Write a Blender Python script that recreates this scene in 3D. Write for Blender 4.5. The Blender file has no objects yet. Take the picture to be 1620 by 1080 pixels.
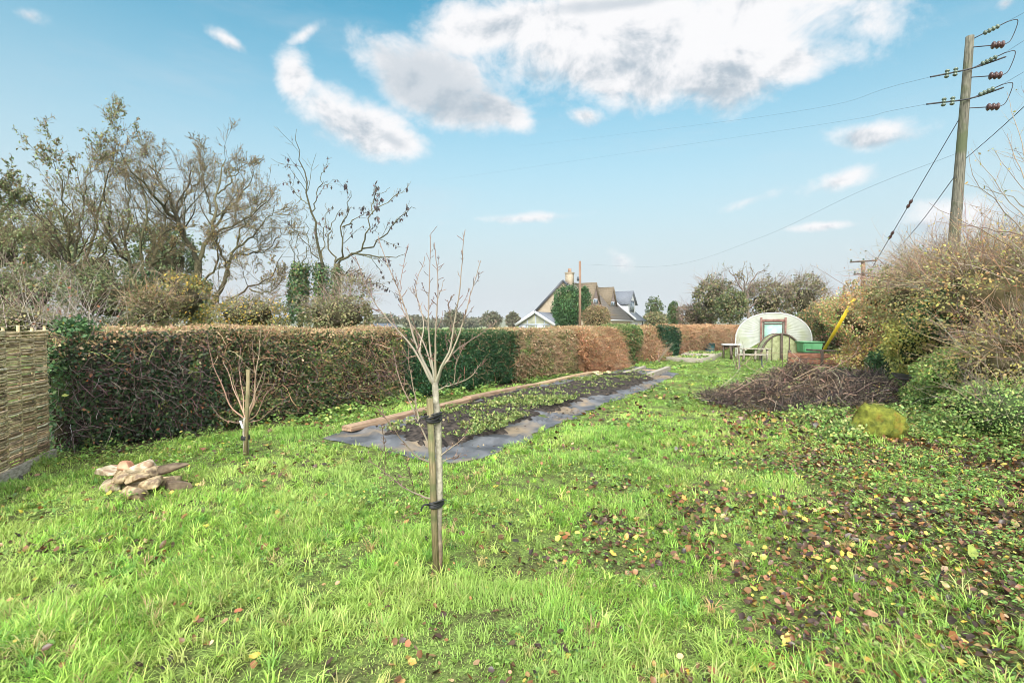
import bpy, bmesh, math, random
import numpy as np
from mathutils import Vector, Matrix

PI = math.pi
scene = bpy.context.scene
col = scene.collection
rad = math.radians

# ------------------------------------------------------------------ camera model (photo is 1620 x 1080)
F = 810.0
EYE = 1.6
PITCH = math.atan(25.0 / F)
FWD = np.array([0, math.cos(PITCH), -math.sin(PITCH)])
UPV = np.array([0, math.sin(PITCH), math.cos(PITCH)])


def ray(px, py):
    return FWD + np.array([(px - 810) / F, 0, 0]) + UPV * ((540 - py) / F)


def at(px, py, Y):
    """world point seen at a photo pixel, Y metres in front of the camera"""
    d = ray(px, py)
    return np.array([0, 0, EYE]) + d * (Y / d[1])


def gp(px, py, z=0.0):
    """ground point seen at a photo pixel"""
    d = ray(px, py)
    return np.array([0, 0, EYE]) + d * ((z - EYE) / d[2])


# ------------------------------------------------------------------ noise
def _hash(i, j, k, seed):
    h = (i * 374761393 + j * 668265263 + k * 1274126177 + seed * 974634777) & 0x7FFFFFFF
    h = ((h ^ (h >> 13)) * 1103515245) & 0x7FFFFFFF
    h = ((h ^ (h >> 16)) * 2246822519) & 0x7FFFFFFF
    return ((h ^ (h >> 15)) & 0xFFFFFF) / float(0xFFFFFF)


def vnoise(p, seed=0):
    p = np.asarray(p, dtype=np.float64)
    f = np.floor(p).astype(np.int64)
    t = p - f
    t = t * t * (3 - 2 * t)
    i, j, k = f[:, 0], f[:, 1], f[:, 2]
    r = 0
    for a in (0, 1):
        wa = t[:, 0] if a else 1 - t[:, 0]
        for b in (0, 1):
            wb = t[:, 1] if b else 1 - t[:, 1]
            for c in (0, 1):
                wc = t[:, 2] if c else 1 - t[:, 2]
                r = r + wa * wb * wc * _hash(i + a, j + b, k + c, seed)
    return r


def fbm(p, seed=0, oct=3):
    p = np.asarray(p, dtype=np.float64)
    r, a, s = 0, 0.5, 0
    for o in range(oct):
        r = r + a * vnoise(p * (2 ** o) + 17.3 * o, seed + o)
        s += a
        a *= 0.5
    return r / s


def p3(x, y, z=0):
    x = np.asarray(x, dtype=float)
    return np.stack([x, np.asarray(y, dtype=float) + 0 * x, np.zeros_like(x) + z], -1)


def fbm2(x, y, sc, seed=0, oct=3):
    return fbm(p3(np.ravel(x) * sc + 100, np.ravel(y) * sc + 100), seed, oct).reshape(np.shape(x))


def sstep(a, b, x):
    t = np.clip((x - a) / (b - a), 0, 1)
    return t * t * (3 - 2 * t)


def unit(v):
    return v / np.maximum(np.linalg.norm(v, axis=-1, keepdims=True), 1e-9)


def rdir(r, n):
    return unit(r.normal(size=(n, 3)))


def pick(r, pal, n, jit=0.18):
    """n colours from a palette [(weight, (r,g,b)), ...]"""
    w = np.array([q[0] for q in pal], dtype=float)
    c = np.array([q[1] for q in pal], dtype=float)
    k = r.choice(len(w), size=n, p=w / w.sum())
    o = c[k] * (1 + r.normal(size=(n, 1)) * jit) * (1 + r.normal(size=(n, 3)) * jit * 0.3)
    return np.clip(o, 0.004, 0.9)


# ------------------------------------------------------------------ materials
MATS = {}


def nn(nt, t, **kw):
    n = nt.nodes.new(t)
    for k, v in kw.items():
        setattr(n, k, v)
    return n


def attr_mat(name, rough=0.6, transl=0.0, spec=0.3, noise=0.0, nscale=30.0, bump=0.0, sheen=0.0):
    """material whose base colour is the mesh's colour attribute, varied by noise"""
    m = bpy.data.materials.new(name)
    m.use_nodes = True
    nt = m.node_tree
    b = nt.nodes['Principled BSDF']
    out = nt.nodes['Material Output']
    a = nn(nt, 'ShaderNodeAttribute', attribute_name='Col')
    c = a.outputs['Color']
    if noise or bump:
        tc = nn(nt, 'ShaderNodeTexCoord')
        nz = nn(nt, 'ShaderNodeTexNoise')
        nz.inputs['Scale'].default_value = nscale
        nz.inputs['Detail'].default_value = 6
        nt.links.new(tc.outputs['Object'], nz.inputs['Vector'])
        if noise:
            mr = nn(nt, 'ShaderNodeMapRange')
            mr.inputs['From Min'].default_value = 0.3
            mr.inputs['From Max'].default_value = 0.7
            mr.inputs['To Min'].default_value = 1 - noise
            mr.inputs['To Max'].default_value = 1 + noise
            nt.links.new(nz.outputs['Fac'], mr.inputs['Value'])
            mx = nn(nt, 'ShaderNodeVectorMath', operation='SCALE')
            nt.links.new(c, mx.inputs[0])
            nt.links.new(mr.outputs['Result'], mx.inputs['Scale'])
            c = mx.outputs['Vector']
        if bump:
            bp = nn(nt, 'ShaderNodeBump')
            bp.inputs['Strength'].default_value = bump
            bp.inputs['Distance'].default_value = 0.02
            nt.links.new(nz.outputs['Fac'], bp.inputs['Height'])
            nt.links.new(bp.outputs['Normal'], b.inputs['Normal'])
    nt.links.new(c, b.inputs['Base Color'])
    b.inputs['Roughness'].default_value = rough
    b.inputs['Specular IOR Level'].default_value = spec
    if transl:
        t = nn(nt, 'ShaderNodeBsdfTranslucent')
        nt.links.new(c, t.inputs['Color'])
        mix = nn(nt, 'ShaderNodeMixShader')
        mix.inputs[0].default_value = transl
        nt.links.new(b.outputs[0], mix.inputs[1])
        nt.links.new(t.outputs[0], mix.inputs[2])
        nt.links.new(mix.outputs[0], out.inputs['Surface'])
    MATS[name] = m
    return m


def noise_mat(name, c1, c2, scale=8.0, rough=0.7, spec=0.3, bump=0.0, detail=8, stretch=(1, 1, 1), lo=0.35, hi=0.65,
              metal=0.0, c3=None, scale3=3.0, transl=0.0, alpha=1.0, dist=0.02):
    """two or three colours mixed by noise in object space"""
    m = bpy.data.materials.new(name)
    m.use_nodes = True
    nt = m.node_tree
    b = nt.nodes['Principled BSDF']
    out = nt.nodes['Material Output']
    tc = nn(nt, 'ShaderNodeTexCoord')
    mp = nn(nt, 'ShaderNodeMapping')
    mp.inputs['Scale'].default_value = stretch
    nt.links.new(tc.outputs['Object'], mp.inputs['Vector'])
    nz = nn(nt, 'ShaderNodeTexNoise')
    nz.inputs['Scale'].default_value = scale
    nz.inputs['Detail'].default_value = detail
    nt.links.new(mp.outputs[0], nz.inputs['Vector'])
    rp = nn(nt, 'ShaderNodeValToRGB')
    e = rp.color_ramp.elements
    e[0].position, e[1].position = lo, hi
    e[0].color = (*c1, 1)
    e[1].color = (*c2, 1)
    nt.links.new(nz.outputs['Fac'], rp.inputs['Fac'])
    c = rp.outputs['Color']
    if c3 is not None:
        n3 = nn(nt, 'ShaderNodeTexNoise')
        n3.inputs['Scale'].default_value = scale3
        n3.inputs['Detail'].default_value = 5
        nt.links.new(tc.outputs['Object'], n3.inputs['Vector'])
        mr = nn(nt, 'ShaderNodeMapRange')
        mr.inputs['From Min'].default_value = 0.5
        mr.inputs['From Max'].default_value = 0.62
        nt.links.new(n3.outputs['Fac'], mr.inputs['Value'])
        mx = nn(nt, 'ShaderNodeMixRGB')
        mx.inputs[2].default_value = (*c3, 1)
        nt.links.new(mr.outputs['Result'], mx.inputs[0])
        nt.links.new(c, mx.inputs[1])
        c = mx.outputs[0]
    nt.links.new(c, b.inputs['Base Color'])
    b.inputs['Roughness'].default_value = rough
    b.inputs['Specular IOR Level'].default_value = spec
    b.inputs['Metallic'].default_value = metal
    b.inputs['Alpha'].default_value = alpha
    if bump:
        bp = nn(nt, 'ShaderNodeBump')
        bp.inputs['Strength'].default_value = bump
        bp.inputs['Distance'].default_value = dist
        nt.links.new(nz.outputs['Fac'], bp.inputs['Height'])
        nt.links.new(bp.outputs['Normal'], b.inputs['Normal'])
    if transl:
        t = nn(nt, 'ShaderNodeBsdfTranslucent')
        nt.links.new(c, t.inputs['Color'])
        mix = nn(nt, 'ShaderNodeMixShader')
        mix.inputs[0].default_value = transl
        nt.links.new(b.outputs[0], mix.inputs[1])
        nt.links.new(t.outputs[0], mix.inputs[2])
        nt.links.new(mix.outputs[0], out.inputs['Surface'])
    MATS[name] = m
    return m


# ------------------------------------------------------------------ objects
def tag(o, label=None, cat=None, group=None, kind=None):
    if label: o['label'] = label
    if cat: o['category'] = cat
    if group: o['group'] = group
    if kind: o['kind'] = kind
    return o


def thing(name, loc, label, cat, group=None):
    o = bpy.data.objects.new(name, None)
    col.objects.link(o)
    o.location = Vector([float(v) for v in loc])
    o.empty_display_size = 0.1
    return tag(o, label, cat, group)


def origin(o):
    v = Vector((0, 0, 0))
    while o is not None:
        v = v + Vector(o.location)
        o = o.parent
    return np.array(v)


class Geo:
    """collects faces with a colour per vertex and links them as ONE mesh object"""

    def __init__(s):
        s.v, s.c, s.q, s.t, s.n = [], [], [], [], 0

    def add(s, v, quads=None, tris=None, c=(0.5, 0.5, 0.5)):
        v = np.asarray(v, dtype=np.float64).reshape(-1, 3)
        c = np.asarray(c, dtype=np.float64)
        if c.ndim == 1: c = np.tile(c, (len(v), 1))
        s.v.append(v); s.c.append(c)
        if quads is not None and len(quads): s.q.append(np.asarray(quads, dtype=np.int64).reshape(-1, 4) + s.n)
        if tris is not None and len(tris): s.t.append(np.asarray(tris, dtype=np.int64).reshape(-1, 3) + s.n)
        s.n += len(v)
        return s

    # -- tubes: P (N,n,3), R (N,n)
    def tubes(s, P, R, c, sides=4, caps=False):
        P = np.asarray(P, dtype=np.float64); R = np.asarray(R, dtype=np.float64)
        if P.ndim == 2: P = P[None]; R = R[None]
        N, n = P.shape[:2]
        if N == 0: return s
        T = np.gradient(P, axis=1)
        T = unit(T)
        ref = unit(P[:, -1] - P[:, 0])
        a = np.where(np.abs(ref[:, 2:3]) < 0.8, np.array([[0, 0, 1.0]]), np.array([[1.0, 0.3, 0]]))
        a = np.repeat(a[:, None], n, 1)
        U = unit(np.cross(T, a)); W = np.cross(T, U)
        th = np.arange(sides) * 2 * PI / sides
        V = P[:, :, None] + R[:, :, None, None] * (U[:, :, None] * np.cos(th)[None, None, :, None] + W[:, :, None] * np.sin(th)[None, None, :, None])
        base = (np.arange(N) * n * sides)[:, None, None]
        i = (np.arange(n - 1) * sides)[None, :, None]
        j = np.arange(sides)[None, None, :]; j2 = (j + 1) % sides
        q = np.stack([base + i + j, base + i + j2, base + i + sides + j2, base + i + sides + j], -1).reshape(-1, 4)
        c = np.asarray(c, dtype=float)
        if c.ndim == 2: c = np.repeat(c, n * sides, 0)
        elif c.ndim == 3: c = np.repeat(c.reshape(-1, 3), sides, 0)
        n0 = s.n
        s.add(V.reshape(-1, 3), q, None, c)
        if caps:
            for k in range(N):
                for e in (0, n - 1):
                    ids = n0 + k * n * sides + e * sides + np.arange(sides)
                    cv = P[k, e][None]
                    cc = c if c.ndim == 1 else c[k * n * sides + e * sides]
                    ci = s.n
                    s.add(cv, None, None, cc)
                    tri = [(ids[m], ids[(m + 1) % sides], ci) if e else (ids[(m + 1) % sides], ids[m], ci) for m in range(sides)]
                    s.t.append(np.array(tri, dtype=np.int64))
        return s

    # -- leaves: kite faces
    def leaves(s, P, D, Nn, size, c, asp=0.55, fold=0.15):
        """P base points, D leaf axis, Nn approximate normal"""
        P = np.asarray(P); N = len(P)
        if N == 0: return s
        D = unit(D); W = unit(np.cross(D, Nn)); Nv = np.cross(W, D)
        size = np.broadcast_to(np.asarray(size, dtype=float), (N,))[:, None]
        a = P
        b = P + D * size * 0.45 + W * size * asp * 0.5 + Nv * size * fold
        t = P + D * size
        d = P + D * size * 0.45 - W * size * asp * 0.5 + Nv * size * fold
        V = np.stack([a, b, t, d], 1).reshape(-1, 3)
        q = np.arange(N * 4).reshape(-1, 4)
        c = np.asarray(c, dtype=float)
        if c.ndim == 2: c = np.repeat(c, 4, 0)
        return s.add(V, q, None, c)

    # -- broader leaves with a midrib, folded and curled
    def leaves6(s, P, D, Nn, size, c, asp, r):
        N = len(P)
        if N == 0: return s
        D = unit(D); W = unit(np.cross(D, Nn)); Nv = np.cross(W, D)
        size = np.broadcast_to(np.asarray(size, dtype=float), (N,))[:, None]
        u = lambda a, b: r.uniform(a, b, (N, 1))
        fold = u(-.05, .22); curl = u(-.15, .35); wl, wr = asp * u(.38, .62), asp * u(.38, .62)
        b = P; m = P + size * (D * .5 - Nv * .04)
        t = P + size * (D * u(.95, 1.1) + Nv * curl + W * u(-.12, .12))
        l1 = P + size * (D * u(.10, .25) + W * wl * .8 + Nv * fold); l2 = P + size * (D * u(.55, .75) + W * wl + Nv * (fold + curl * .5))
        r1 = P + size * (D * u(.10, .25) - W * wr * .8 + Nv * fold * u(.4, 1.4)); r2 = P + size * (D * u(.55, .75) - W * wr + Nv * (fold * u(.4, 1.4) + curl * .5))
        V = np.stack([b, m, t, l1, l2, r1, r2], 1).reshape(-1, 3); k = (np.arange(N) * 7)[:, None]
        q = np.concatenate([k + np.array([[0, 1, 4, 3]]), k + np.array([[0, 5, 6, 1]])]); tr = np.concatenate([k + np.array([[1, 2, 4]]), k + np.array([[1, 6, 2]])])
        return s.add(V, q, tr, np.repeat(np.asarray(c), 7, 0))

    # -- grass blades
    def blades(s, P, az, h, w, bend, c, seg=3):
        N = len(P)
        if N == 0: return s
        d = np.stack([np.cos(az), np.sin(az), 0 * az], -1)
        sd = np.stack([-np.sin(az), np.cos(az), 0 * az], -1)
        rows = []
        for k in range(seg + 1):
            t = k / seg
            ang = bend * t
            # arc
            ctr = P + d * (h * np.where(bend > 1e-3, (1 - np.cos(ang)) / np.maximum(bend, 1e-3), 0))[:, None] + \
                np.array([0, 0, 1.0]) * (h * np.where(bend > 1e-3, np.sin(ang) / np.maximum(bend, 1e-3), t))[:, None]
            ww = w * (1 - t ** 1.6) * 0.5
            if k < seg:
                rows.append(ctr + sd * ww[:, None]); rows.append(ctr - sd * ww[:, None])
            else:
                rows.append(ctr)
        M = len(rows)
        V = np.stack(rows, 1).reshape(-1, 3)
        b = (np.arange(N) * M)[:, None]
        qs = []
        for k in range(seg - 1):
            qs.append(np.concatenate([b + 2 * k, b + 2 * k + 1, b + 2 * k + 3, b + 2 * k + 2], 1))
        k = seg - 1
        t = np.concatenate([b + 2 * k, b + 2 * k + 1, b + 2 * k + 2], 1)
        return s.add(V, np.concatenate(qs) if qs else None, t, np.repeat(c, M, 0))

    # -- a box given by centre, half sizes and axes (3x3 rows)
    def box(s, ctr, half, ax=None, c=(0.5, 0.5, 0.5), wob=0.0, r=None):
        ax = np.eye(3) if ax is None else np.asarray(ax)
        sg = np.array([[x, y, z] for x in (-1, 1) for y in (-1, 1) for z in (-1, 1)], dtype=float)
        L = sg * np.asarray(half)
        if wob and r is not None: L = L + r.normal(size=L.shape) * wob
        V = np.asarray(ctr) + L @ ax
        q = [(0, 1, 3, 2), (4, 6, 7, 5), (0, 4, 5, 1), (2, 3, 7, 6), (0, 2, 6, 4), (1, 5, 7, 3)]
        return s.add(V, q, None, c)

    # -- a grid of points (a,b,3)
    def grid(s, G, c=(0.5, 0.5, 0.5)):
        a, b = G.shape[:2]
        i = np.arange(a - 1)[:, None] * b; j = np.arange(b - 1)[None, :]
        q = np.stack([i + j, i + j + 1, i + b + j + 1, i + b + j], -1).reshape(-1, 4)
        c = np.asarray(c, dtype=float)
        if c.ndim == 3: c = c.reshape(-1, 3)
        return s.add(G.reshape(-1, 3), q, None, c)

    def build(s, name, mat, parent=None, smooth=False, bevel=0.0):
        me = bpy.data.meshes.new(name)
        V = np.concatenate(s.v) if s.v else np.zeros((0, 3))
        C = np.concatenate(s.c) if s.c else np.zeros((0, 3))
        if parent is not None: V = V - origin(parent)
        q = np.concatenate(s.q) if s.q else np.zeros((0, 4), dtype=np.int64)
        t = np.concatenate(s.t) if s.t else np.zeros((0, 3), dtype=np.int64)
        me.vertices.add(len(V)); me.vertices.foreach_set('co', V.astype(np.float32).ravel())
        nl = q.size + t.size
        me.loops.add(nl); me.loops.foreach_set('vertex_index', np.concatenate([q.ravel(), t.ravel()]).astype(np.int32))
        npoly = len(q) + len(t)
        me.polygons.add(npoly)
        st = np.concatenate([np.arange(len(q)) * 4, q.size + np.arange(len(t)) * 3]).astype(np.int32)
        me.polygons.foreach_set('loop_start', st)
        me.polygons.foreach_set('loop_total', np.concatenate([np.full(len(q), 4), np.full(len(t), 3)]).astype(np.int32))
        if smooth: me.polygons.foreach_set('use_smooth', np.ones(npoly, dtype=bool))
        me.update(calc_edges=True)
        at_ = me.color_attributes.new('Col', 'FLOAT_COLOR', 'POINT')
        at_.data.foreach_set('color', np.concatenate([C, np.ones((len(C), 1))], 1).astype(np.float32).ravel())
        me.materials.append(MATS[mat] if isinstance(mat, str) else mat)
        o = bpy.data.objects.new(name, me)
        col.objects.link(o)
        if parent is not None: o.parent = parent
        if bevel:
            bm = bmesh.new(); bm.from_mesh(me)
            bmesh.ops.remove_doubles(bm, verts=bm.verts, dist=1e-5)
            bmesh.ops.recalc_face_normals(bm, faces=bm.faces)
            ed = [e for e in bm.edges if len(e.link_faces) == 2 and e.calc_face_angle(0) > 0.5]
            bmesh.ops.bevel(bm, geom=ed, offset=bevel, segments=2, affect='EDGES', profile=0.5)
            bm.to_mesh(me); bm.free()
        return o


def axes_from(d, up=(0, 0, 1)):
    """rows: along d, sideways, up"""
    d = unit(np.asarray(d, dtype=float)); w = unit(np.cross(np.asarray(up, dtype=float), d)); u = np.cross(d, w)
    return np.stack([d, w, u])


def smooth_line(pts, n):
    """Catmull-Rom resample to n points"""
    P = np.asarray(pts, dtype=float)
    if len(P) == 2:
        t = np.linspace(0, 1, n)[:, None]
        return P[0] * (1 - t) + P[1] * t
    E = np.concatenate([[2 * P[0] - P[1]], P, [2 * P[-1] - P[-2]]])
    L = np.concatenate([[0], np.cumsum(np.linalg.norm(np.diff(P, axis=0), axis=1))]); L /= L[-1]
    out = []
    for u in np.linspace(0, 1, n):
        k = min(np.searchsorted(L, u, side='right') - 1, len(P) - 2)
        t = (u - L[k]) / max(L[k + 1] - L[k], 1e-9)
        a, b, c, d = E[k], E[k + 1], E[k + 2], E[k + 3]
        out.append(0.5 * (2 * b + (c - a) * t + (2 * a - 5 * b + 4 * c - d) * t * t + (3 * b - a - 3 * c + d) * t ** 3))
    return np.array(out)


# ------------------------------------------------------------------ branches
def sprout(r, P, R, k, ang=(25, 60), lf=0.55, npts=5, wander=0.25, up=0.15, tlo=0.25, rfac=0.6, taper=0.35, lmin=0.0, taper_len=0.55):
    """k children on every branch; all vectorised"""
    N, n = P.shape[:2]
    L = np.linalg.norm(np.diff(P, axis=1), axis=2).sum(1)
    idx = np.repeat(np.arange(N), k)
    M = len(idx)
    t = tlo + (1 - tlo) * r.random(M)
    x = t * (n - 1); i = np.minimum(x.astype(int), n - 2); f = (x - i)[:, None]
    pos = P[idx, i] * (1 - f) + P[idx, i + 1] * f
    tan = unit(P[idx, i + 1] - P[idx, i])
    rr = R[idx, i] * (1 - f[:, 0]) + R[idx, i + 1] * f[:, 0]
    pr = rdir(r, M); pr = unit(pr - (pr * tan).sum(1, keepdims=True) * tan)
    a = np.radians(r.uniform(ang[0], ang[1], M))[:, None]
    d = unit(tan * np.cos(a) + pr * np.sin(a))
    ln = np.maximum(L[idx] * lf * r.uniform(0.55, 1.15, M) * (1.1 - taper_len * t), lmin)
    step = (ln / (npts - 1))[:, None]
    pts = [pos]
    for s_ in range(npts - 1):
        d = unit(d + r.normal(size=(M, 3)) * wander + np.array([0, 0, up]))
        pts.append(pts[-1] + d * step)
    P2 = np.stack(pts, 1)
    r0 = rr * rfac * r.uniform(0.7, 1.0, M)
    R2 = r0[:, None] * np.linspace(1, taper, npts)[None]
    return P2, R2


def on_branches(r, P, n):
    """n random points along branches, with tangents"""
    N, m = P.shape[:2]
    k = r.integers(0, N, n); x = r.random(n) * (m - 1); i = np.minimum(x.astype(int), m - 2); f = (x - i)[:, None]
    return P[k, i] * (1 - f) + P[k, i + 1] * f, unit(P[k, i + 1] - P[k, i])


# ------------------------------------------------------------------ terrain
HA = np.array([-5.6, 6.2]); HD = unit(np.array([21.5, 30.7])); HN = np.array([HD[1], -HD[0]])   # hedge line, towards the garden
BA = np.array([7.9, 9.6]); BD = unit(np.array([0.47, 0.88])); BN = np.array([BD[1], -BD[0]])     # foot of the bank, away from the garden


def hoff(x, y): return (x - HA[0]) * HN[0] + (y - HA[1]) * HN[1]      # >0 garden side of the hedge face
def boff(x, y): return (x - BA[0]) * BN[0] + (y - BA[1]) * BN[1]      # >0 inside the bank


def terrain(x, y):
    x = np.asarray(x, dtype=float); y = np.asarray(y, dtype=float)
    near = 1 - sstep(30, 60, np.hypot(x, y))
    z = (fbm2(x, y, 0.45, 3, 2) - 0.5) * 0.10 * near + (fbm2(x, y, 2.2, 9, 2) - 0.5) * 0.05 * near
    s = boff(x, y)
    z = z + 1.5 * sstep(-0.6, 2.4, s) * (1 - sstep(45, 70, y)) * (1 - sstep(3.5, 6, s) * 0.5)
    z = z + 0.12 * sstep(-3.5, -0.5, s) * near
    far = np.hypot(x, y)
    z = z + (fbm2(x, y, 0.006, 5, 2) - 0.5) * 3.0 * sstep(120, 500, far) - 0.4 * sstep(80, 200, far)
    return z


def tz(x, y): return float(terrain(np.array([x]), np.array([y]))[0])
def onground(px, py):
    p = gp(px, py)
    for _ in range(6): p = gp(px, py, tz(p[0], p[1]))
    return p


def inpoly(x, y, poly):
    x = np.asarray(x); y = np.asarray(y)
    c = np.zeros(x.shape, dtype=bool)
    n = len(poly)
    j = n - 1
    for i in range(n):
        xi, yi = poly[i][:2]; xj, yj = poly[j][:2]
        cond = ((yi > y) != (yj > y)) & (x < (xj - xi) * (y - yi) / (yj - yi + 1e-12) + xi)
        c ^= cond
        j = i
    return c
# ------------------------------------------------------------------ materials
attr_mat('leaf', 0.45, 0.30, 0.35)
attr_mat('leaf_far', 0.7, 0.2, 0.15)
attr_mat('grass_blade', 0.5, 0.35, 0.3)
attr_mat('bark', 0.85, 0, 0.15, noise=0.45, nscale=14, bump=0.4)
attr_mat('twig', 0.8, 0, 0.15)
attr_mat('fresh_bark', 0.75, 0, 0.2, noise=0.32, nscale=28, bump=0.6)
attr_mat('dead_leaf', 0.35, 0.12, 0.5)
attr_mat('plain', 0.6, 0, 0.3, noise=0.12, nscale=12)
noise_mat('timber', (0.30, 0.20, 0.115), (0.52, 0.38, 0.24), 6, 0.75, bump=0.35, stretch=(1, 1, 8), detail=10)
noise_mat('plank', (0.20, 0.125, 0.08), (0.42, 0.29, 0.19), 5, 0.7, bump=0.4, stretch=(0.5, 6, 6), detail=10)
noise_mat('grey_plank', (0.22, 0.19, 0.15), (0.46, 0.41, 0.34), 7, 0.8, bump=0.4, stretch=(2, 2, 6), detail=10)
noise_mat('stake_wood', (0.13, 0.105, 0.05), (0.27, 0.22, 0.12), 16, 0.75, bump=0.35, stretch=(6, 6, 0.6), c3=(0.11, 0.12, 0.05), scale3=6)
noise_mat('pole_wood', (0.065, 0.062, 0.045), (0.19, 0.18, 0.135), 9, 0.85, bump=0.7, stretch=(5, 5, 0.35), c3=(0.085, 0.10, 0.05), scale3=1.6)
noise_mat('brown_pole', (0.14, 0.085, 0.055), (0.27, 0.17, 0.12), 4, 0.85, stretch=(4, 4, 0.4))
noise_mat('soil', (0.012, 0.010, 0.009), (0.07, 0.056, 0.046), 14, 0.9, 0.2, bump=0.8, detail=12)
noise_mat('membrane', (0.055, 0.058, 0.064), (0.135, 0.14, 0.15), 2.6, 0.6, 0.3, bump=0.35, detail=9, c3=(0.22, 0.17, 0.115), scale3=1.2, dist=0.03)
noise_mat('black_plastic', (0.012, 0.012, 0.013), (0.03, 0.03, 0.032), 8, 0.4, 0.5, bump=0.2)
noise_mat('rubber', (0.012, 0.012, 0.012), (0.03, 0.03, 0.03), 20, 0.55, 0.4)
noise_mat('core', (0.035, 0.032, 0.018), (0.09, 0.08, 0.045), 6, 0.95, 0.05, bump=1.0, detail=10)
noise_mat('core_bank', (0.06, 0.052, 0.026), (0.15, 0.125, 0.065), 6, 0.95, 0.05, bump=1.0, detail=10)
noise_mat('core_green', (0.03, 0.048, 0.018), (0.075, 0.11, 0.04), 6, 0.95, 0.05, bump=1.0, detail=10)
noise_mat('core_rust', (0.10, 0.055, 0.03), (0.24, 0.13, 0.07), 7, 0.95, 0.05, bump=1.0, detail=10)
noise_mat('stone_pale', (0.25, 0.195, 0.115), (0.66, 0.58, 0.42), 14, 0.85, 0.2, bump=0.7, c3=(0.30, 0.20, 0.13), scale3=9)
noise_mat('stone_tan', (0.15, 0.105, 0.055), (0.54, 0.42, 0.255), 14, 0.85, 0.2, bump=0.8, c3=(0.18, 0.13, 0.09), scale3=10)
noise_mat('stone_rust', (0.34, 0.13, 0.07), (0.58, 0.34, 0.22), 6, 0.85, 0.2, bump=0.6)
noise_mat('dead_log', (0.05, 0.035, 0.025), (0.19, 0.145, 0.10), 10, 0.9, 0.1, bump=0.9, stretch=(1, 1, 1))
noise_mat('moss', (0.085, 0.10, 0.02), (0.20, 0.215, 0.035), 12, 0.95, 0.1, bump=1.0, c3=(0.22, 0.14, 0.03), scale3=3.5)
noise_mat('tunnel_film', (0.48, 0.50, 0.42), (0.58, 0.60, 0.54), 3, 0.45, 0.4, bump=0.15, c3=(0.47, 0.50, 0.36), scale3=1.5, transl=0.3)
noise_mat('door_film', (0.30, 0.52, 0.42), (0.44, 0.66, 0.55), 5, 0.3, 0.5, transl=0.2)
noise_mat('net_film', (0.30, 0.32, 0.16), (0.48, 0.50, 0.28), 9, 0.5, 0.3, transl=0.3)
noise_mat('rust_wood', (0.17, 0.075, 0.045), (0.36, 0.18, 0.115), 5, 0.85, 0.15, bump=0.4, stretch=(1, 1, 5))
noise_mat('dark_frame', (0.06, 0.045, 0.035), (0.12, 0.09, 0.07), 8, 0.7)
noise_mat('door_frame', (0.15, 0.07, 0.055), (0.27, 0.15, 0.12), 8, 0.7)
noise_mat('green_plastic', (0.07, 0.22, 0.095), (0.11, 0.30, 0.14), 4, 0.4, 0.5)
noise_mat('teal_plastic', (0.02, 0.085, 0.10), (0.04, 0.13, 0.15), 4, 0.4, 0.5)
noise_mat('yellow_plastic', (0.68, 0.48, 0.02), (0.80, 0.58, 0.04), 4, 0.4, 0.5)
noise_mat('white_paint', (0.46, 0.47, 0.49), (0.54, 0.55, 0.57), 5, 0.6, 0.3)
noise_mat('white_top', (0.55, 0.55, 0.53), (0.74, 0.74, 0.72), 5, 0.6, 0.3)
noise_mat('dark_metal', (0.045, 0.05, 0.06), (0.08, 0.085, 0.10), 8, 0.5, 0.5)
noise_mat('wire', (0.03, 0.032, 0.036), (0.06, 0.06, 0.065), 5, 0.6, 0.3)
noise_mat('glass_insulator', (0.07, 0.10, 0.075), (0.14, 0.18, 0.13), 6, 0.15, 0.6)
noise_mat('brown_insulator', (0.055, 0.025, 0.022), (0.11, 0.055, 0.048), 6, 0.2, 0.6)
noise_mat('white_tag', (0.7, 0.7, 0.7), (0.8, 0.8, 0.8), 5, 0.5)


def wave_mat(name, c1, c2, axis, scale, dist=1.0, rough=0.8, nscale=6.0, amount=0.35):
    """rows of tiles, courses of stone or plank lines: wave bands over noise, in object space"""
    m = bpy.data.materials.new(name); m.use_nodes = True
    nt = m.node_tree; b = nt.nodes['Principled BSDF']
    tc = nn(nt, 'ShaderNodeTexCoord')
    w = nn(nt, 'ShaderNodeTexWave', bands_direction=axis, wave_profile='SAW')
    w.inputs['Scale'].default_value = scale; w.inputs['Distortion'].default_value = dist
    w.inputs['Detail'].default_value = 3
    nt.links.new(tc.outputs['Object'], w.inputs['Vector'])
    nz = nn(nt, 'ShaderNodeTexNoise'); nz.inputs['Scale'].default_value = nscale; nz.inputs['Detail'].default_value = 6
    nt.links.new(tc.outputs['Object'], nz.inputs['Vector'])
    ad = nn(nt, 'ShaderNodeMath', operation='MULTIPLY_ADD'); ad.inputs[1].default_value = amount
    nt.links.new(w.outputs['Fac'], ad.inputs[0]); nt.links.new(nz.outputs['Fac'], ad.inputs[2])
    rp = nn(nt, 'ShaderNodeValToRGB'); e = rp.color_ramp.elements
    e[0].position, e[1].position = 0.35, 0.95
    e[0].color, e[1].color = (*c1, 1), (*c2, 1)
    nt.links.new(ad.outputs[0], rp.inputs['Fac']); nt.links.new(rp.outputs[0], b.inputs['Base Color'])
    b.inputs['Roughness'].default_value = rough
    bp = nn(nt, 'ShaderNodeBump'); bp.inputs['Strength'].default_value = 0.6; bp.inputs['Distance'].default_value = 0.03
    nt.links.new(ad.outputs[0], bp.inputs['Height']); nt.links.new(bp.outputs[0], b.inputs['Normal'])
    MATS[name] = m


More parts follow.
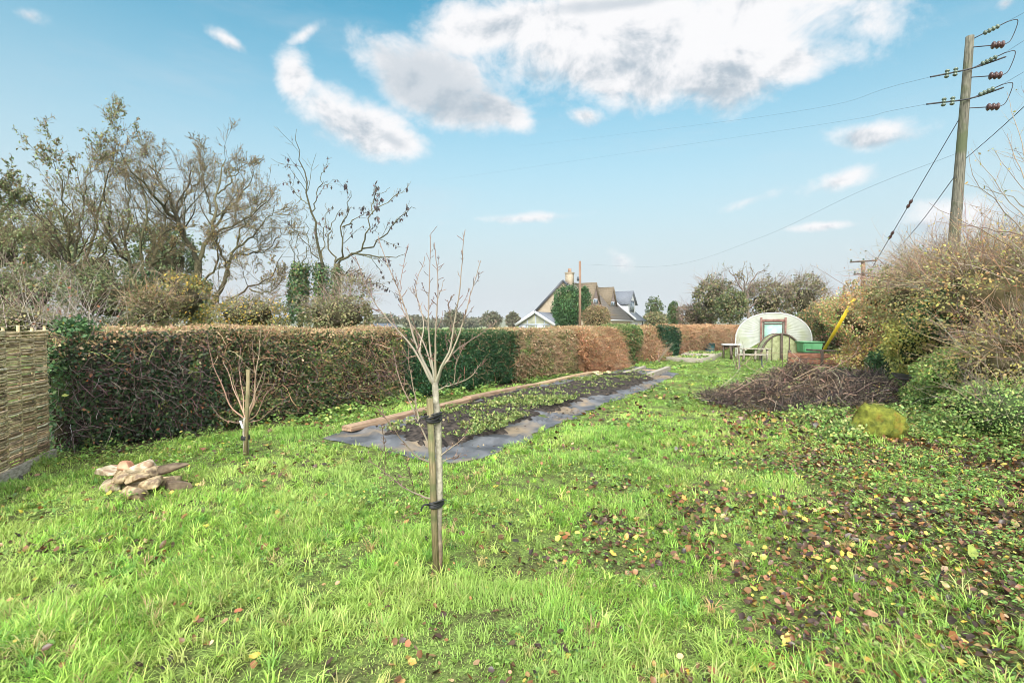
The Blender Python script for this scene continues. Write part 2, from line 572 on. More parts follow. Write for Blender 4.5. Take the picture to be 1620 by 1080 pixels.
wave_mat('roof_tile', (0.085, 0.07, 0.058), (0.17, 0.145, 0.12), 'Z', 0.9, 0.6)
wave_mat('dormer_tile', (0.085, 0.065, 0.04), (0.18, 0.14, 0.09), 'Z', 1.1, 0.6)
wave_mat('slate', (0.085, 0.095, 0.115), (0.16, 0.175, 0.20), 'Y', 1.0, 0.4)
wave_mat('house_stone', (0.24, 0.19, 0.13), (0.42, 0.35, 0.26), 'Z', 1.3, 2.5)
wave_mat('hung_tile', (0.18, 0.13, 0.12), (0.28, 0.22, 0.20), 'Z', 2.0, 0.6)
noise_mat('window_glass', (0.10, 0.13, 0.16), (0.30, 0.35, 0.40), 2, 0.1, 0.6)
noise_mat('sun_room_glass', (0.20, 0.21, 0.15), (0.36, 0.36, 0.26), 1.2, 0.15, 0.6)
noise_mat('grey_frame', (0.28, 0.31, 0.35), (0.36, 0.39, 0.43), 3, 0.5)
noise_mat('chimney_pot', (0.22, 0.14, 0.10), (0.36, 0.24, 0.17), 5, 0.8)

# ------------------------------------------------------------------ camera
cam = bpy.data.cameras.new('camera')
cam.sensor_width = 36.0; cam.lens = 36.0 * F / 1620.0
cam.clip_start = 0.05; cam.clip_end = 8000
co = bpy.data.objects.new('camera', cam); col.objects.link(co)
co.location = (0, 0, EYE); co.rotation_euler = (PI / 2 - PITCH, 0, 0)
scene.camera = co

# ------------------------------------------------------------------ light
SUN_EL, SUN_AZ = rad(38), rad(188)            # direction the light comes from: behind the camera, a little left
sd = np.array([math.sin(SUN_AZ) * math.cos(SUN_EL), math.cos(SUN_AZ) * math.cos(SUN_EL), math.sin(SUN_EL)])
sl = bpy.data.lights.new('sun', 'SUN'); sl.energy = 2.0; sl.angle = rad(40); sl.color = (1.0, 0.965, 0.91)
so = bpy.data.objects.new('sun', sl); col.objects.link(so)
so.rotation_euler = Vector(-sd).to_track_quat('-Z', 'Y').to_euler()
scene.view_settings.view_transform = 'Standard'
scene.view_settings.look = 'None'
scene.view_settings.exposure = 1.58
scene.view_settings.gamma = 1.0

world = bpy.data.worlds.new('World'); scene.world = world; world.use_nodes = True
wt = world.node_tree
bg = wt.nodes['Background']


def M(op, a, b=None, c=None, clamp=False):
    n = nn(wt, 'ShaderNodeMath', operation=op); n.use_clamp = clamp
    for i, v in enumerate((a, b, c)):
        if v is None: continue
        if isinstance(v, (int, float)): n.inputs[i].default_value = float(v)
        else: wt.links.new(v, n.inputs[i])
    return n.outputs[0]


def MIXC(f, a, b):
    n = nn(wt, 'ShaderNodeMixRGB')
    for i, v in enumerate((f, a, b)):
        if isinstance(v, (int, float)): n.inputs[i].default_value = float(v)
        elif isinstance(v, tuple): n.inputs[i].default_value = (*v, 1)
        else: wt.links.new(v, n.inputs[i])
    return n.outputs[0]


def SMOOTH(x, a, b):
    n = nn(wt, 'ShaderNodeMapRange', interpolation_type='SMOOTHSTEP')
    n.inputs['From Min'].default_value = a; n.inputs['From Max'].default_value = b
    wt.links.new(x, n.inputs['Value'])
    return n.outputs['Result']


sky = nn(wt, 'ShaderNodeTexSky', sky_type='NISHITA')
sky.sun_disc = False; sky.sun_elevation = SUN_EL; sky.sun_rotation = SUN_AZ
sky.air_density = 1.0; sky.dust_density = 0.6; sky.ozone_density = 2.0
wtc = nn(wt, 'ShaderNodeTexCoord')
sep = nn(wt, 'ShaderNodeSeparateXYZ'); wt.links.new(wtc.outputs['Generated'], sep.inputs[0])
X_, Y_, Z_ = sep.outputs
AZ = M('ARCTAN2', X_, Y_)
EL = M('ARCSINE', Z_)


def noise_w(scale, detail, rough=0.55, off=(0, 0, 0), squash=1.3, dist=0.0):
    mp = nn(wt, 'ShaderNodeMapping'); mp.inputs['Scale'].default_value = (1, 1, squash); mp.inputs['Location'].default_value = off
    wt.links.new(wtc.outputs['Generated'], mp.inputs['Vector'])
    n = nn(wt, 'ShaderNodeTexNoise'); n.inputs['Scale'].default_value = scale; n.inputs['Detail'].default_value = detail
    n.inputs['Roughness'].default_value = rough; n.inputs['Distortion'].default_value = dist
    wt.links.new(mp.outputs[0], n.inputs['Vector'])
    return n.outputs['Fac']


def azel(px, py):
    d = unit(ray(px, py)); return math.atan2(d[0], d[1]), math.asin(d[2])


# clouds by direction: (photo px centre, radii px, tilt degrees, weight)
CLOUDS = [
    (1010, 62, 330, 112, 4, 1.0), (1140, 98, 200, 66, 8, 1.0), (1190, 0, 180, 40, 0, .9), (790, 40, 170, 70, -8, .8), (900, 90, 190, 60, 10, .7),
    (565, 192, 110, 52, 22, 1.0), (470, 120, 62, 50, 60, .75), (480, 55, 80, 24, -35, .45),
    (690, 135, 160, 75, 12, .85), (780, 165, 85, 36, 25, .75), (620, 110, 70, 38, 30, .5),
    (1385, 212, 120, 34, 6, .72), (1330, 286, 90, 32, -8, .5), (1500, 345, 110, 50, 6, .72), (1300, 358, 120, 15, 0, .5),
    (985, 412, 52, 30, 38, .42), (930, 182, 60, 34, 10, .42), (48, 25, 60, 32, 0, .42), (365, 66, 66, 26, 15, .40),
    (1590, 5, 40, 30, 0, .4), (830, 345, 220, 20, -3, .30), (1180, 320, 120, 26, -15, .30),
    # clouds around the rest of the sky, outside the photograph
    (2300, 150, 420, 120, 0, .8), (-700, 120, 420, 120, 0, .8),
]


GREY_CLOUDS = [(690, 140, 150, 70, 12, 1.0), (860, 120, 120, 24, 6, .6), (1000, 4, 300, 22, 0, .7), (1110, 145, 150, 16, 6, .55), (1400, 225, 90, 12, 0, .7), (620, 222, 60, 22, 25, .6), (1450, 360, 60, 22, 0, .8)]


def cloud_field(dv, group=None):
    best = None
    for (px, py, rx, ry, rot, w) in (group or CLOUDS):
        a0, e0 = azel(px, py)
        ra = abs(azel(px + rx * .5, py)[0] - azel(px - rx * .5, py)[0]); re = abs(azel(px, py - ry * .5)[1] - azel(px, py + ry * .5)[1])
        c, s = math.cos(rad(-rot)), math.sin(rad(-rot))
        da = M('SUBTRACT', AZ, a0); de = M('SUBTRACT', EL, e0 + dv * re)
        u = M('ADD', M('MULTIPLY', da, c / ra), M('MULTIPLY', de, s / ra))
        v = M('ADD', M('MULTIPLY', da, -s / re), M('MULTIPLY', de, c / re))
        q = M('SUBTRACT', w, M('SQRT', M('ADD', M('MULTIPLY', u, u), M('MULTIPLY', v, v))))
        q = M('ADD', q, 0.0)
        best = q if best is None else M('MAXIMUM', best, q)
    return best


f0 = cloud_field(0.0)
f1 = cloud_field(0.55)
n0 = noise_w(9, 12, 0.63, dist=0.25)
n1 = noise_w(9, 12, 0.63, off=(0.012, 0.0, -0.02), dist=0.3)
nb = noise_w(3.0, 4, 0.5, off=(3, 1, 2))
dens = M('ADD', f0, M('MULTIPLY', M('SUBTRACT', n0, 0.5), 1.75))
alpha = SMOOTH(dens, -0.20, 0.42)
# lit side (upper) against the grey underside
lit = M('ADD', M('SUBTRACT', f1, f0), M('MULTIPLY', M('SUBTRACT', nb, 0.5), 1.0))
lit = M('ADD', lit, M('MULTIPLY', M('SUBTRACT', n0, n1), 3.5))
lit = SMOOTH(lit, -1.25, -0.10)
fg = cloud_field(0.0, GREY_CLOUDS)
lit = M('MULTIPLY', lit, M('SUBTRACT', 1.0, M('MULTIPLY', SMOOTH(M('ADD', fg, M('MULTIPLY', M('SUBTRACT', n1, 0.5), 1.2)), 0.0, 0.6), 0.60)))
CLOUD_LIT, CLOUD_DARK = (4.9, 4.9, 4.98), (2.35, 2.8, 3.2)
cloudc = MIXC(lit, CLOUD_DARK, CLOUD_LIT)
# the clear sky: Nishita, paler and milkier towards the horizon
tint = nn(wt, 'ShaderNodeVectorMath', operation='MULTIPLY'); wt.links.new(sky.outputs[0], tint.inputs[0]); tint.inputs[1].default_value = SKY_TINT if 'SKY_TINT' in globals() else (0.40, 1.17, 1.02)
hz = SMOOTH(M('SUBTRACT', 1.0, EL), 0.37, 0.97)
skyc = MIXC(hz, tint.outputs[0], (3.5, 3.8, 4.0))
# thin high veil
veil = M('MULTIPLY', SMOOTH(noise_w(2.6, 6, 0.6, off=(1, 2, 3), squash=5), 0.50, 0.80), 0.22)
skyc = MIXC(veil, skyc, (3.6, 3.9, 4.2))
skyc = MIXC(alpha, skyc, cloudc)
# unseen broken bright cloud, added overhead and behind the camera as main fill light
rear_fill = M('MAXIMUM', SMOOTH(EL, .75, 1.15), SMOOTH(Y_, .05, -.35))
rear_fill = M('MULTIPLY', rear_fill, SMOOTH(M('ADD', nb, M('MULTIPLY', n0, .5)), .55, .80))
skyc = MIXC(rear_fill, skyc, (14.5, 14.5, 14.6))
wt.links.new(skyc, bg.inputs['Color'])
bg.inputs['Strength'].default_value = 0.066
world.cycles.sampling_method = 'MANUAL'
world.cycles.sample_map_resolution = 1024

scene.cycles.filter_width = 0.9
scene.cycles.max_bounces = 6
scene.cycles.diffuse_bounces = 3
scene.cycles.glossy_bounces = 2
scene.cycles.transmission_bounces = 4
scene.cycles.transparent_max_bounces = 6
scene.cycles.use_denoising = True
scene.cycles.denoiser = 'OPENIMAGEDENOISE'
scene.cycles.denoising_input_passes = 'RGB_ALBEDO_NORMAL'
scene.cycles.denoising_prefilter = 'ACCURATE'
scene.render.use_persistent_data = False

# ------------------------------------------------------------------ the ground
def axis_coords(lo, hi, step, far, grow):
    a = list(np.arange(lo, hi + 1e-6, step)); s = step
    while a[-1] < far: s *= grow; a.append(a[-1] + s)
    s = step
    b = []
    x = lo
    while x > -far: s *= grow; x -= s; b.append(x)
    return np.array(b[::-1] + a)


gx = axis_coords(-9, 18, 0.16, 2200, 1.22)
gy = axis_coords(-1, 26, 0.16, 2200, 1.22)
GX, GY = np.meshgrid(gx, gy, indexing='ij')
GZ = terrain(GX, GY)
G = np.stack([GX, GY, GZ], -1)
m = bpy.data.materials.new('meadow'); m.use_nodes = True; MATS['meadow'] = m
nt = m.node_tree; b = nt.nodes['Principled BSDF']
a = nn(nt, 'ShaderNodeAttribute', attribute_name='Col')
geo = nn(nt, 'ShaderNodeNewGeometry')
nz = nn(nt, 'ShaderNodeTexNoise'); nz.inputs['Scale'].default_value = 9; nz.inputs['Detail'].default_value = 10
nt.links.new(geo.outputs['Position'], nz.inputs['Vector'])
nz2 = nn(nt, 'ShaderNodeTexNoise'); nz2.inputs['Scale'].default_value = 55; nz2.inputs['Detail'].default_value = 4
nt.links.new(geo.outputs['Position'], nz2.inputs['Vector'])
mr = nn(nt, 'ShaderNodeMapRange'); mr.inputs['From Min'].default_value = .3; mr.inputs['From Max'].default_value = .7
mr.inputs['To Min'].default_value = .5; mr.inputs['To Max'].default_value = 1.5
nt.links.new(nz2.outputs['Fac'], mr.inputs['Value'])
rp = nn(nt, 'ShaderNodeValToRGB'); e = rp.color_ramp.elements
e[0].position, e[1].position = .40, .58; e[0].color, e[1].color = (0.06, 0.045, 0.028, 1), (1, 1, 1, 1)
nt.links.new(nz.outputs['Fac'], rp.inputs['Fac'])
mx = nn(nt, 'ShaderNodeMixRGB', blend_type='MIX'); mx.inputs[2].default_value = (0.06, 0.045, 0.028, 1)
inv = nn(nt, 'ShaderNodeMapRange'); inv.inputs['From Min'].default_value = .40; inv.inputs['From Max'].default_value = .60
inv.inputs['To Min'].default_value = .7; inv.inputs['To Max'].default_value = 0.
nt.links.new(nz.outputs['Fac'], inv.inputs['Value'])
dist_ = nn(nt, 'ShaderNodeVectorMath', operation='LENGTH'); nt.links.new(geo.outputs['Position'], dist_.inputs[0])
fr = nn(nt, 'ShaderNodeMapRange'); fr.inputs['From Min'].default_value = 20; fr.inputs['From Max'].default_value = 45
fr.inputs['To Min'].default_value = 1; fr.inputs['To Max'].default_value = 0.1
nt.links.new(dist_.outputs['Value'], fr.inputs['Value'])
mm = nn(nt, 'ShaderNodeMath', operation='MULTIPLY'); nt.links.new(inv.outputs[0], mm.inputs[0]); nt.links.new(fr.outputs[0], mm.inputs[1])
nt.links.new(mm.outputs[0], mx.inputs[0]); nt.links.new(a.outputs['Color'], mx.inputs[1])
sc_ = nn(nt, 'ShaderNodeVectorMath', operation='SCALE'); nt.links.new(mx.outputs[0], sc_.inputs[0]); nt.links.new(mr.outputs[0], sc_.inputs['Scale'])
nt.links.new(sc_.outputs[0], b.inputs['Base Color'])
b.inputs['Roughness'].default_value = 0.95; b.inputs['Specular IOR Level'].default_value = 0.1
bp = nn(nt, 'ShaderNodeBump'); bp.inputs['Strength'].default_value = 0.7; bp.inputs['Distance'].default_value = 0.03
nt.links.new(nz2.outputs['Fac'], bp.inputs['Height']); nt.links.new(bp.outputs[0], b.inputs['Normal'])

# fields beyond the garden differ in crop, the garden has turf, the bank bare earth and leaf mould
gc = np.zeros(GX.shape + (3,)) + np.array([0.14, 0.20, 0.05])
fn = fbm2(GX, GY, 0.012, 21, 2)[..., None]
gc = np.where(np.hypot(GX, GY)[..., None] > 50, np.where(fn > 0.52, np.array([0.26, 0.25, 0.11]), np.array([0.17, 0.26, 0.07])), gc)
bs = sstep(-2.8, -0.3, boff(GX, GY))[..., None] * (np.hypot(GX, GY)[..., None] < 60)
gc = gc * (1 - bs) + np.array([0.075, 0.062, 0.032]) * bs
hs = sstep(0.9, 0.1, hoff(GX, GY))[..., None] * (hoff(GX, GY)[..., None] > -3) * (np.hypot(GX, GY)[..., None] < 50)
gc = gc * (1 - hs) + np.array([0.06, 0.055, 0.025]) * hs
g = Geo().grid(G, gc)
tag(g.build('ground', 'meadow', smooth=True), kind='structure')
# ------------------------------------------------------------------ the long vegetable bed: membrane, soil, planks
def G2(px, py): return gp(px, py)[:2]


Lm = [G2(*p) for p in ((512, 697), (600, 668), (700, 643), (800, 618), (880, 601), (965, 584), (1010, 580))]
Rm = [G2(*p) for p in ((700, 738), (760, 722), (830, 694), (900, 664), (960, 641), (1015, 620), (1074, 592))]
Ls = [G2(*p) for p in ((606, 694), (680, 660), (750, 640), (830, 618), (900, 606), (960, 594), (1000, 588))]
Rs = [G2(*p) for p in ((648, 706), (730, 702), (790, 684), (850, 660), (920, 638), (985, 618), (1036, 600))]


def strip(L, R, na, nb, zf, ragged=0.0, seed=1):
    a = smooth_line(L, na); b = smooth_line(R, na)
    t = np.linspace(0, 1, nb)[None, :, None]
    if ragged:
        w = (fbm2(np.arange(na), np.zeros(na), 0.18, seed) - .5)[:, None] * ragged
        a = a + w * unit(a - b); w = (fbm2(np.arange(na), np.zeros(na) + 40, 0.18, seed) - .5)[:, None] * ragged; b = b - w * unit(a - b)
    P = a[:, None] * (1 - t) + b[:, None] * t
    u = np.linspace(0, 1, na)[:, None] + 0 * t[..., 0]; v = t[..., 0] + 0 * u
    z = terrain(P[..., 0], P[..., 1]) + zf(P[..., 0], P[..., 1], u, v)
    return np.concatenate([P, z[..., None]], -1)


def mem_z(x, y, u, v):
    edge = np.minimum(np.minimum(v, 1 - v) * 12, np.minimum(u, 1 - u) * 30).clip(0, 1)
    r = 1 - np.abs(fbm2(x * 1.0 + y * .4, y * 2.2, 1.5, 31, 4) - .5) * 2
    fold = np.clip(r - 0.86, 0, 1) / 0.14
    return 0.012 + 0.06 * fold * edge + 0.05 * (fbm2(x, y, 3.2, 8, 2) - .5) * edge


g = Geo().grid(strip(Lm, Rm, 260, 60, mem_z, 0.35, 5))
tag(g.build('weed_membrane', 'membrane', smooth=True), 'crumpled grey black weed membrane spread under the long vegetable bed', 'membrane')
o = bpy.data.objects['weed_membrane']; o.data.update()


def soil_z(x, y, u, v):
    e = np.minimum(np.minimum(v, 1 - v) * 5, np.minimum(u, 1 - u) * 22).clip(0, 1)
    return 0.0 + 0.115 * e ** .6 + 0.10 * (fbm2(x, y, 4.5, 14, 4) - .5) * e + 0.05 * (fbm2(x, y, 16, 15, 2) - .5) * e


g = Geo().grid(strip(Ls, Rs, 420, 90, soil_z, 0.45, 9))
tag(g.build('soil', 'soil', smooth=True), 'dark lumpy soil heaped along the long bed', 'soil', kind='structure')
SOIL = [tuple(p) for p in Ls] + [tuple(p) for p in Rs[::-1]]
BED = [tuple(p) for p in Lm] + [tuple(p) for p in Rm[::-1]]
r = np.random.default_rng(11)


def plank(name, a, b, w, h, z0, mat, label, cat='plank', group=None, z1=None, twist=0.0, sag=0.0):
    """a sawn plank from a to b (xy), lying on the ground, split into lengths so that it can bow"""
    a = np.array([a[0], a[1], tz(a[0], a[1]) + z0]); b = np.array([b[0], b[1], tz(b[0], b[1]) + (z0 if z1 is None else z1)])
    ctr = (a + b) / 2; A = axes_from(b - a)
    L = np.linalg.norm(b - a) / 2
    bm = bmesh.new(); bmesh.ops.create_cube(bm, size=1)
    for v in bm.verts: v.co = Vector((v.co.x * 2 * L, v.co.y * w, v.co.z * h + h / 2))
    bmesh.ops.subdivide_edges(bm, edges=[e for e in bm.edges if abs(e.verts[0].co.x - e.verts[1].co.x) > 0.01], cuts=6)
    for v in bm.verts:
        t = v.co.x / L
        v.co.z += -sag * (1 - t * t) + random.Random(name + label).uniform(-1, 1) * 0.004
        v.co.y += 0.012 * math.sin(t * 2.2 + len(label))
        if twist:
            an = twist * t; y, z = v.co.y, v.co.z; v.co.y = y * math.cos(an) - z * math.sin(an); v.co.z = y * math.sin(an) + z * math.cos(an)
    bmesh.ops.bevel(bm, geom=[e for e in bm.edges if len(e.link_faces) == 2 and e.calc_face_angle(0) > .6], offset=0.007, segments=2, affect='EDGES')
    me = bpy.data.meshes.new(name); bm.to_mesh(me); bm.free(); me.materials.append(MATS[mat])
    o = bpy.data.objects.new(name, me); col.objects.link(o)
    o.matrix_world = Matrix.Translation(Vector(ctr)) @ Matrix(A.T.tolist()).to_4x4()
    return tag(o, label, cat, group)


plank('plank', G2(548, 689), G2(742, 640), 0.20, 0.075, 0.03, 'plank', 'long brown plank edging the bed, nearest the small staked tree', group='planks edging the long bed', z1=0.05)
plank('plank', G2(738, 640), G2(846, 611), 0.20, 0.07, 0.085, 'plank', 'pale brown plank lapped over the end of the nearest edging plank', group='planks edging the long bed', z1=0.03, twist=0.03)
plank('plank', G2(846, 611), G2(912, 596), 0.19, 0.06, 0.03, 'timber', 'sandy edging plank midway along the left of the bed', group='planks edging the long bed')
plank('plank', G2(910, 597), G2(968, 585), 0.18, 0.06, 0.03, 'timber', 'farthest plank along the left edge of the bed, half in grass', group='planks edging the long bed')

# two grey boards and their cross pieces at the far end of the bed
plank('board', G2(990, 596), G2(1019, 585), 0.14, 0.13, 0.02, 'grey_plank', 'grey board on edge at far end of bed, left of its twin', group='boards at the far end of the bed')
plank('board', G2(1027, 599), G2(1057, 587), 0.16, 0.15, 0.02, 'grey_plank', 'grey board on edge at far end of bed, beside the grass', group='boards at the far end of the bed')
plank('batten', G2(1018, 588), G2(1046, 590), 0.10, 0.07, 0.02, 'timber', 'short reddish batten bridging the two grey boards', group='boards at the far end of the bed')
plank('batten', G2(1003, 597), G2(1021, 598), 0.10, 0.05, 0.02, 'grey_plank', 'pale short batten lying at the near end of the grey boards', group='boards at the far end of the bed')
# scrap of cardboard on the bed
c_ = gp(952, 594)
Gs = np.zeros((9, 7, 3)); rr_ = np.random.default_rng(2)
for i in range(9):
    for j in range(7):
        Gs[i, j] = (c_[0] + (i - 4) * .075 + (j - 3) * .03 + rr_.normal() * .012, c_[1] + (j - 3) * .11, c_[2] + .10 + .035 * math.sin(i * 1.3) * (1 - abs(i - 4) / 5) + .02 * math.cos(j * 2 + i) + rr_.normal() * .008)
tag(Geo().grid(Gs, (0.62, 0.47, 0.27)).build('cardboard', 'plain', smooth=True), 'torn scrap of pale cardboard on the far part of the bed', 'cardboard')

# weeds over the soil, light green tufts
n = 8500
x = r.uniform(-3, 5.5, n * 5); y = r.uniform(4.5, 19, n * 5)
k = inpoly(x, y, SOIL); x, y = x[k], y[k]
wn = fbm2(x, y, 0.9, 40, 3); far_dark = sstep(9.0, 12.5, y) * sstep(17.5, 14, y)
k = r.random(len(x)) < sstep(0.36, 0.62, wn - 0.26 * far_dark) * 1.0 + .06
x, y = x[k][:n], y[k][:n]
z = terrain(x, y) + 0.115 + 0.10 * (fbm2(x, y, 4.5, 14, 4) - .5) + r.random(len(x)) * .02
g = Geo()
pal = [(3, (0.20, 0.27, 0.07)), (3, (0.27, 0.32, 0.10)), (2, (0.12, 0.19, 0.05)), (1, (0.36, 0.32, 0.15))]
for q in range(5):
    N = len(x); az = r.uniform(0, 2 * PI, N); el = r.uniform(.1, 1.2, N)
    D = np.stack([np.cos(az) * np.cos(el), np.sin(az) * np.cos(el), np.sin(el)], -1)
    g.leaves(np.stack([x + r.normal(size=N) * .03, y + r.normal(size=N) * .03, z], -1), D, np.array([[0, 0, 1.0]]) + rdir(r, N) * .4, r.uniform(.03, .075, N), pick(r, pal, N, .2), .55)
tag(g.build('weeds', 'leaf'), 'low pale green weeds scattered over the dark soil of the bed', 'weeds', kind='stuff')
# crumbs of soil and debris spilled on the membrane
n = 2600
x = r.uniform(-3, 5.5, n * 8); y = r.uniform(4.5, 19, n * 8)
k = inpoly(x, y, BED) & ~inpoly(x, y, SOIL); x, y = x[k], y[k]
k = r.random(len(x)) < sstep(.45, .7, fbm2(x, y, 1.1, 77, 3)) + .02; x, y = x[k][:n], y[k][:n]; N = len(x)
D = rdir(r, N); D[:, 2] *= .2
g = Geo().leaves(np.stack([x, y, terrain(x, y) + .035 + 0.02 * r.random(N)], -1), D, np.array([[0, 0, 1.0]]) + rdir(r, N) * .3, r.uniform(.02, .06, N), pick(r, [(3, (.05, .036, .025)), (2, (.22, .13, .06)), (2, (.30, .22, .13))], N), .7)
tag(g.build('debris', 'dead_leaf'), 'small brown leaf debris strewn on the grey membrane', 'debris', kind='stuff')

# ------------------------------------------------------------------ grass
r = np.random.default_rng(5)


def wedge(ymin, ymax, dens):
    """random points in the part of the ground the camera can see (and a step to the side)"""
    xm = 1.06 * ymax + 2.0
    n = int(dens * 2 * xm * (ymax - ymin))
    x = r.uniform(-xm, xm, n); y = r.uniform(ymin, ymax, n)
    k = np.abs(x) < 1.06 * y + 1.6
    return x[k], y[k]


EXCL = []      # further places where no grass grows, filled by hand


def litter(x, y):
    """how thick the fallen leaves lie"""
    s = boff(x, y)
    base = sstep(-4.7, -2.0, s) * sstep(14, 6, y)
    return base * sstep(.40, .58, fbm2(x, y, 1.1, 51, 3) + .25 * sstep(-3.6, -1.3, s))


def lawn(x, y):
    h = hoff(x, y); s = boff(x, y)
    ok = (h > 0.25 + 0.5 * (fbm2(x, y, .8, 61) - .5)) & (s < 0.4) & ~inpoly(x + (fbm2(x, y, 2.5, 62, 2) - .5) * .55, y + (fbm2(x, y, 2.5, 63, 2) - .5) * .55, BED)
    for q in EXCL: ok &= ~inpoly(x, y, q)
    return ok


EXCL.append([G2(1100, 622), G2(1130, 640), G2(1250, 655), G2(1400, 690), G2(1480, 640), G2(1420, 592), G2(1250, 585)])
gpal = [(5, (0.275, 0.465, 0.072)), (4, (0.365, 0.545, 0.105)), (3, (0.450, 0.595, 0.145)), (2, (0.175, 0.345, 0.068)), (1.0, (0.48, 0.46, 0.19)), (.6, (0.44, 0.32, 0.16))]
g = Geo()
for (y0, y1, dens, w0, seg) in ((0.9, 3.2, 7600, .0056, 3), (3.2, 5.0, 5000, .0066, 3), (5.0, 8.0, 3000, .0085, 2), (8.0, 13.0, 1300, .012, 2), (13.0, 22.0, 380, .018, 2), (22., 40., 90, .035, 2)):
    x, y = wedge(y0, y1, dens)
    tuft = fbm2(x, y, 2.6, 71, 3); big = fbm2(x, y, .55, 72, 2)
    lit_ = litter(x, y)
    keep = lawn(x, y) & (r.random(len(x)) < (0.42 + 0.75 * sstep(.30, .58, tuft)) * (1 - .58 * lit_) * (1 - .45 * sstep(-2.6, -.6, boff(x, y))))
    x, y, tuft, big, lit_ = x[keep], y[keep], tuft[keep], big[keep], lit_[keep]
    N = len(x)
    nearhedge = sstep(1.4, .4, hoff(x, y))
    h = (0.026 + 0.085 * sstep(.35, .75, tuft) * (.5 + .9 * big)) * r.uniform(.55, 1.35, N) * (1 + .5 * nearhedge)
    h = np.where(r.random(N) < .04, h * 1.6, h)
    if y0 >= 8: h = h * .8
    w = w0 * r.uniform(.6, 1.3, N)
    azb = 2 * PI * fbm2(x, y, 1.1, 73, 2) * 1.6
    az = azb + r.normal(size=N) * 1.1
    bend = r.uniform(.9, 3.0, N)
    c = pick(r, gpal, N, .16)
    yel = sstep(.50, .70, fbm2(x, y, 1.3, 74, 3))[:, None]
    c = c * (1 - .45 * yel) + np.array([0.42, 0.50, 0.14]) * .45 * yel
    dk = sstep(.52, .72, fbm2(x, y, .8, 75, 2))[:, None]
    c = c * (1 - .35 * dk) + np.array([0.18, 0.36, 0.07]) * .35 * dk
    g.blades(np.stack([x, y, terrain(x, y) - .004], -1), az, h, w, bend, c, seg)
    if y0 < 8:
        # tufts: longer blades arching out from one crown
        k = r.random(N) < .035 * sstep(.35, .6, big) + .008
        nb_ = 16; M_ = int(k.sum())
        tx, ty, tc = np.repeat(x[k], nb_), np.repeat(y[k], nb_), np.repeat(c[k], nb_, 0)
        g.blades(np.stack([tx + r.normal(size=len(tx)) * .014, ty + r.normal(size=len(tx)) * .014, terrain(tx, ty) - .004], -1), r.uniform(0, 2 * PI, len(tx)), np.repeat(r.uniform(.06, .15, M_), nb_) * r.uniform(.6, 1.2, len(tx)), w0 * r.uniform(.9, 1.5, len(tx)), r.uniform(1.0, 3.0, len(tx)), np.clip(tc * r.uniform(.8, 1.25, (len(tx), 1)), .01, .8), 3)
tag(g.build('grass', 'grass_blade'), 'rough bright green grass across the whole garden', 'grass', kind='stuff')
print('grass verts', g.n)

# ------------------------------------------------------------------ low broad-leaved plants: clover by the grass, ivy and nettle at the foot of the bank
g = Geo()
pal = [(4, (0.16, 0.28, 0.06)), (3, (0.22, 0.36, 0.08)), (2, (0.31, 0.41, 0.12)), (1, (0.09, 0.17, 0.05)), (.5, (.48, .43, .11))]
for (y0, y1, dens, sz) in ((1.0, 4.0, 620, .020), (4.0, 8.0, 520, .030), (8., 16., 220, .06), (16., 30., 60, .09)):
    x, y = wedge(y0, y1, dens)
    s = boff(x, y); h = hoff(x, y)
    pn = fbm2(x, y, 1.6, 81, 3)
    wgt = np.maximum(sstep(.52, .66, pn) * .30, sstep(-2.6, -.6, s) * sstep(.36, .55, pn) * 1.1)
    wgt = np.maximum(wgt, sstep(1.0, .3, h) * .9 * sstep(.40, .55, pn))
    k = (r.random(len(x)) < wgt) & (h > .15) & ~inpoly(x, y, BED) & (s < 2.4)
    x, y, s, h = x[k], y[k], s[k], h[k]
    hh = r.uniform(.02, .07, len(x)) + .16 * sstep(-1.5, .5, s) * r.random(len(x)) + .10 * sstep(.9, .2, h) * r.random(len(x))
    for q in range(4):
        N = len(x); az = r.uniform(0, 2 * PI, N); el = r.uniform(-.3, .7, N)
        D = np.stack([np.cos(az) * np.cos(el), np.sin(az) * np.cos(el), np.sin(el)], -1)
        g.leaves(np.stack([x, y, terrain(x, y) + hh * r.uniform(.6, 1.1, N)], -1) + D * sz * .25, D, np.array([[0, 0, 1.0]]) + rdir(r, N) * .35, sz * r.uniform(.6, 1.5, N), pick(r, pal, N, .2), .75, .1)
tag(g.build('ground_cover', 'leaf'), 'small round green leaves of creeping weeds along bank and hedge foot', 'ground cover', kind='stuff')

# ------------------------------------------------------------------ leaf litter
lpal = [(5, (0.050, 0.029, 0.020)), (5, (0.105, 0.052, 0.026)), (4, (0.21, 0.095, 0.036)), (2.2, (0.36, 0.20, 0.08)), (1.1, (0.58, 0.42, 0.08)), (.8, (0.42, 0.27, 0.14))]
g = Geo()
for (y0, y1, dens, sz) in ((0.9, 3.5, 1050, .033), (3.5, 7.0, 750, .041), (7., 14., 300, .065)):
    x, y = wedge(y0, y1, dens)
    s = boff(x, y)
    k = (r.random(len(x)) < litter(x, y) + .045 + .18 * sstep(.52, .66, fbm2(x, y, 1.2, 91)) ) & (hoff(x, y) > .1) & ~inpoly(x, y, BED) & (s < 1.2)
    x, y = x[k], y[k]; N = len(x)
    az = r.uniform(0, 2 * PI, N); el = r.normal(size=N) * .45
    D = np.stack([np.cos(az) * np.cos(el), np.sin(az) * np.cos(el), np.sin(el)], -1)
    g.leaves6(np.stack([x, y, terrain(x, y) + r.uniform(.0, .035, N)], -1), D, np.array([[0, 0, 1.0]]) + rdir(r, N) * .65, sz * r.uniform(.4, 1.5, N), pick(r, lpal, N, .3), .75, r)
tag(g.build('fallen_leaves', 'dead_leaf'), 'damp brown and yellow fallen leaves littering the grass by the bank', 'leaf litter', kind='stuff')
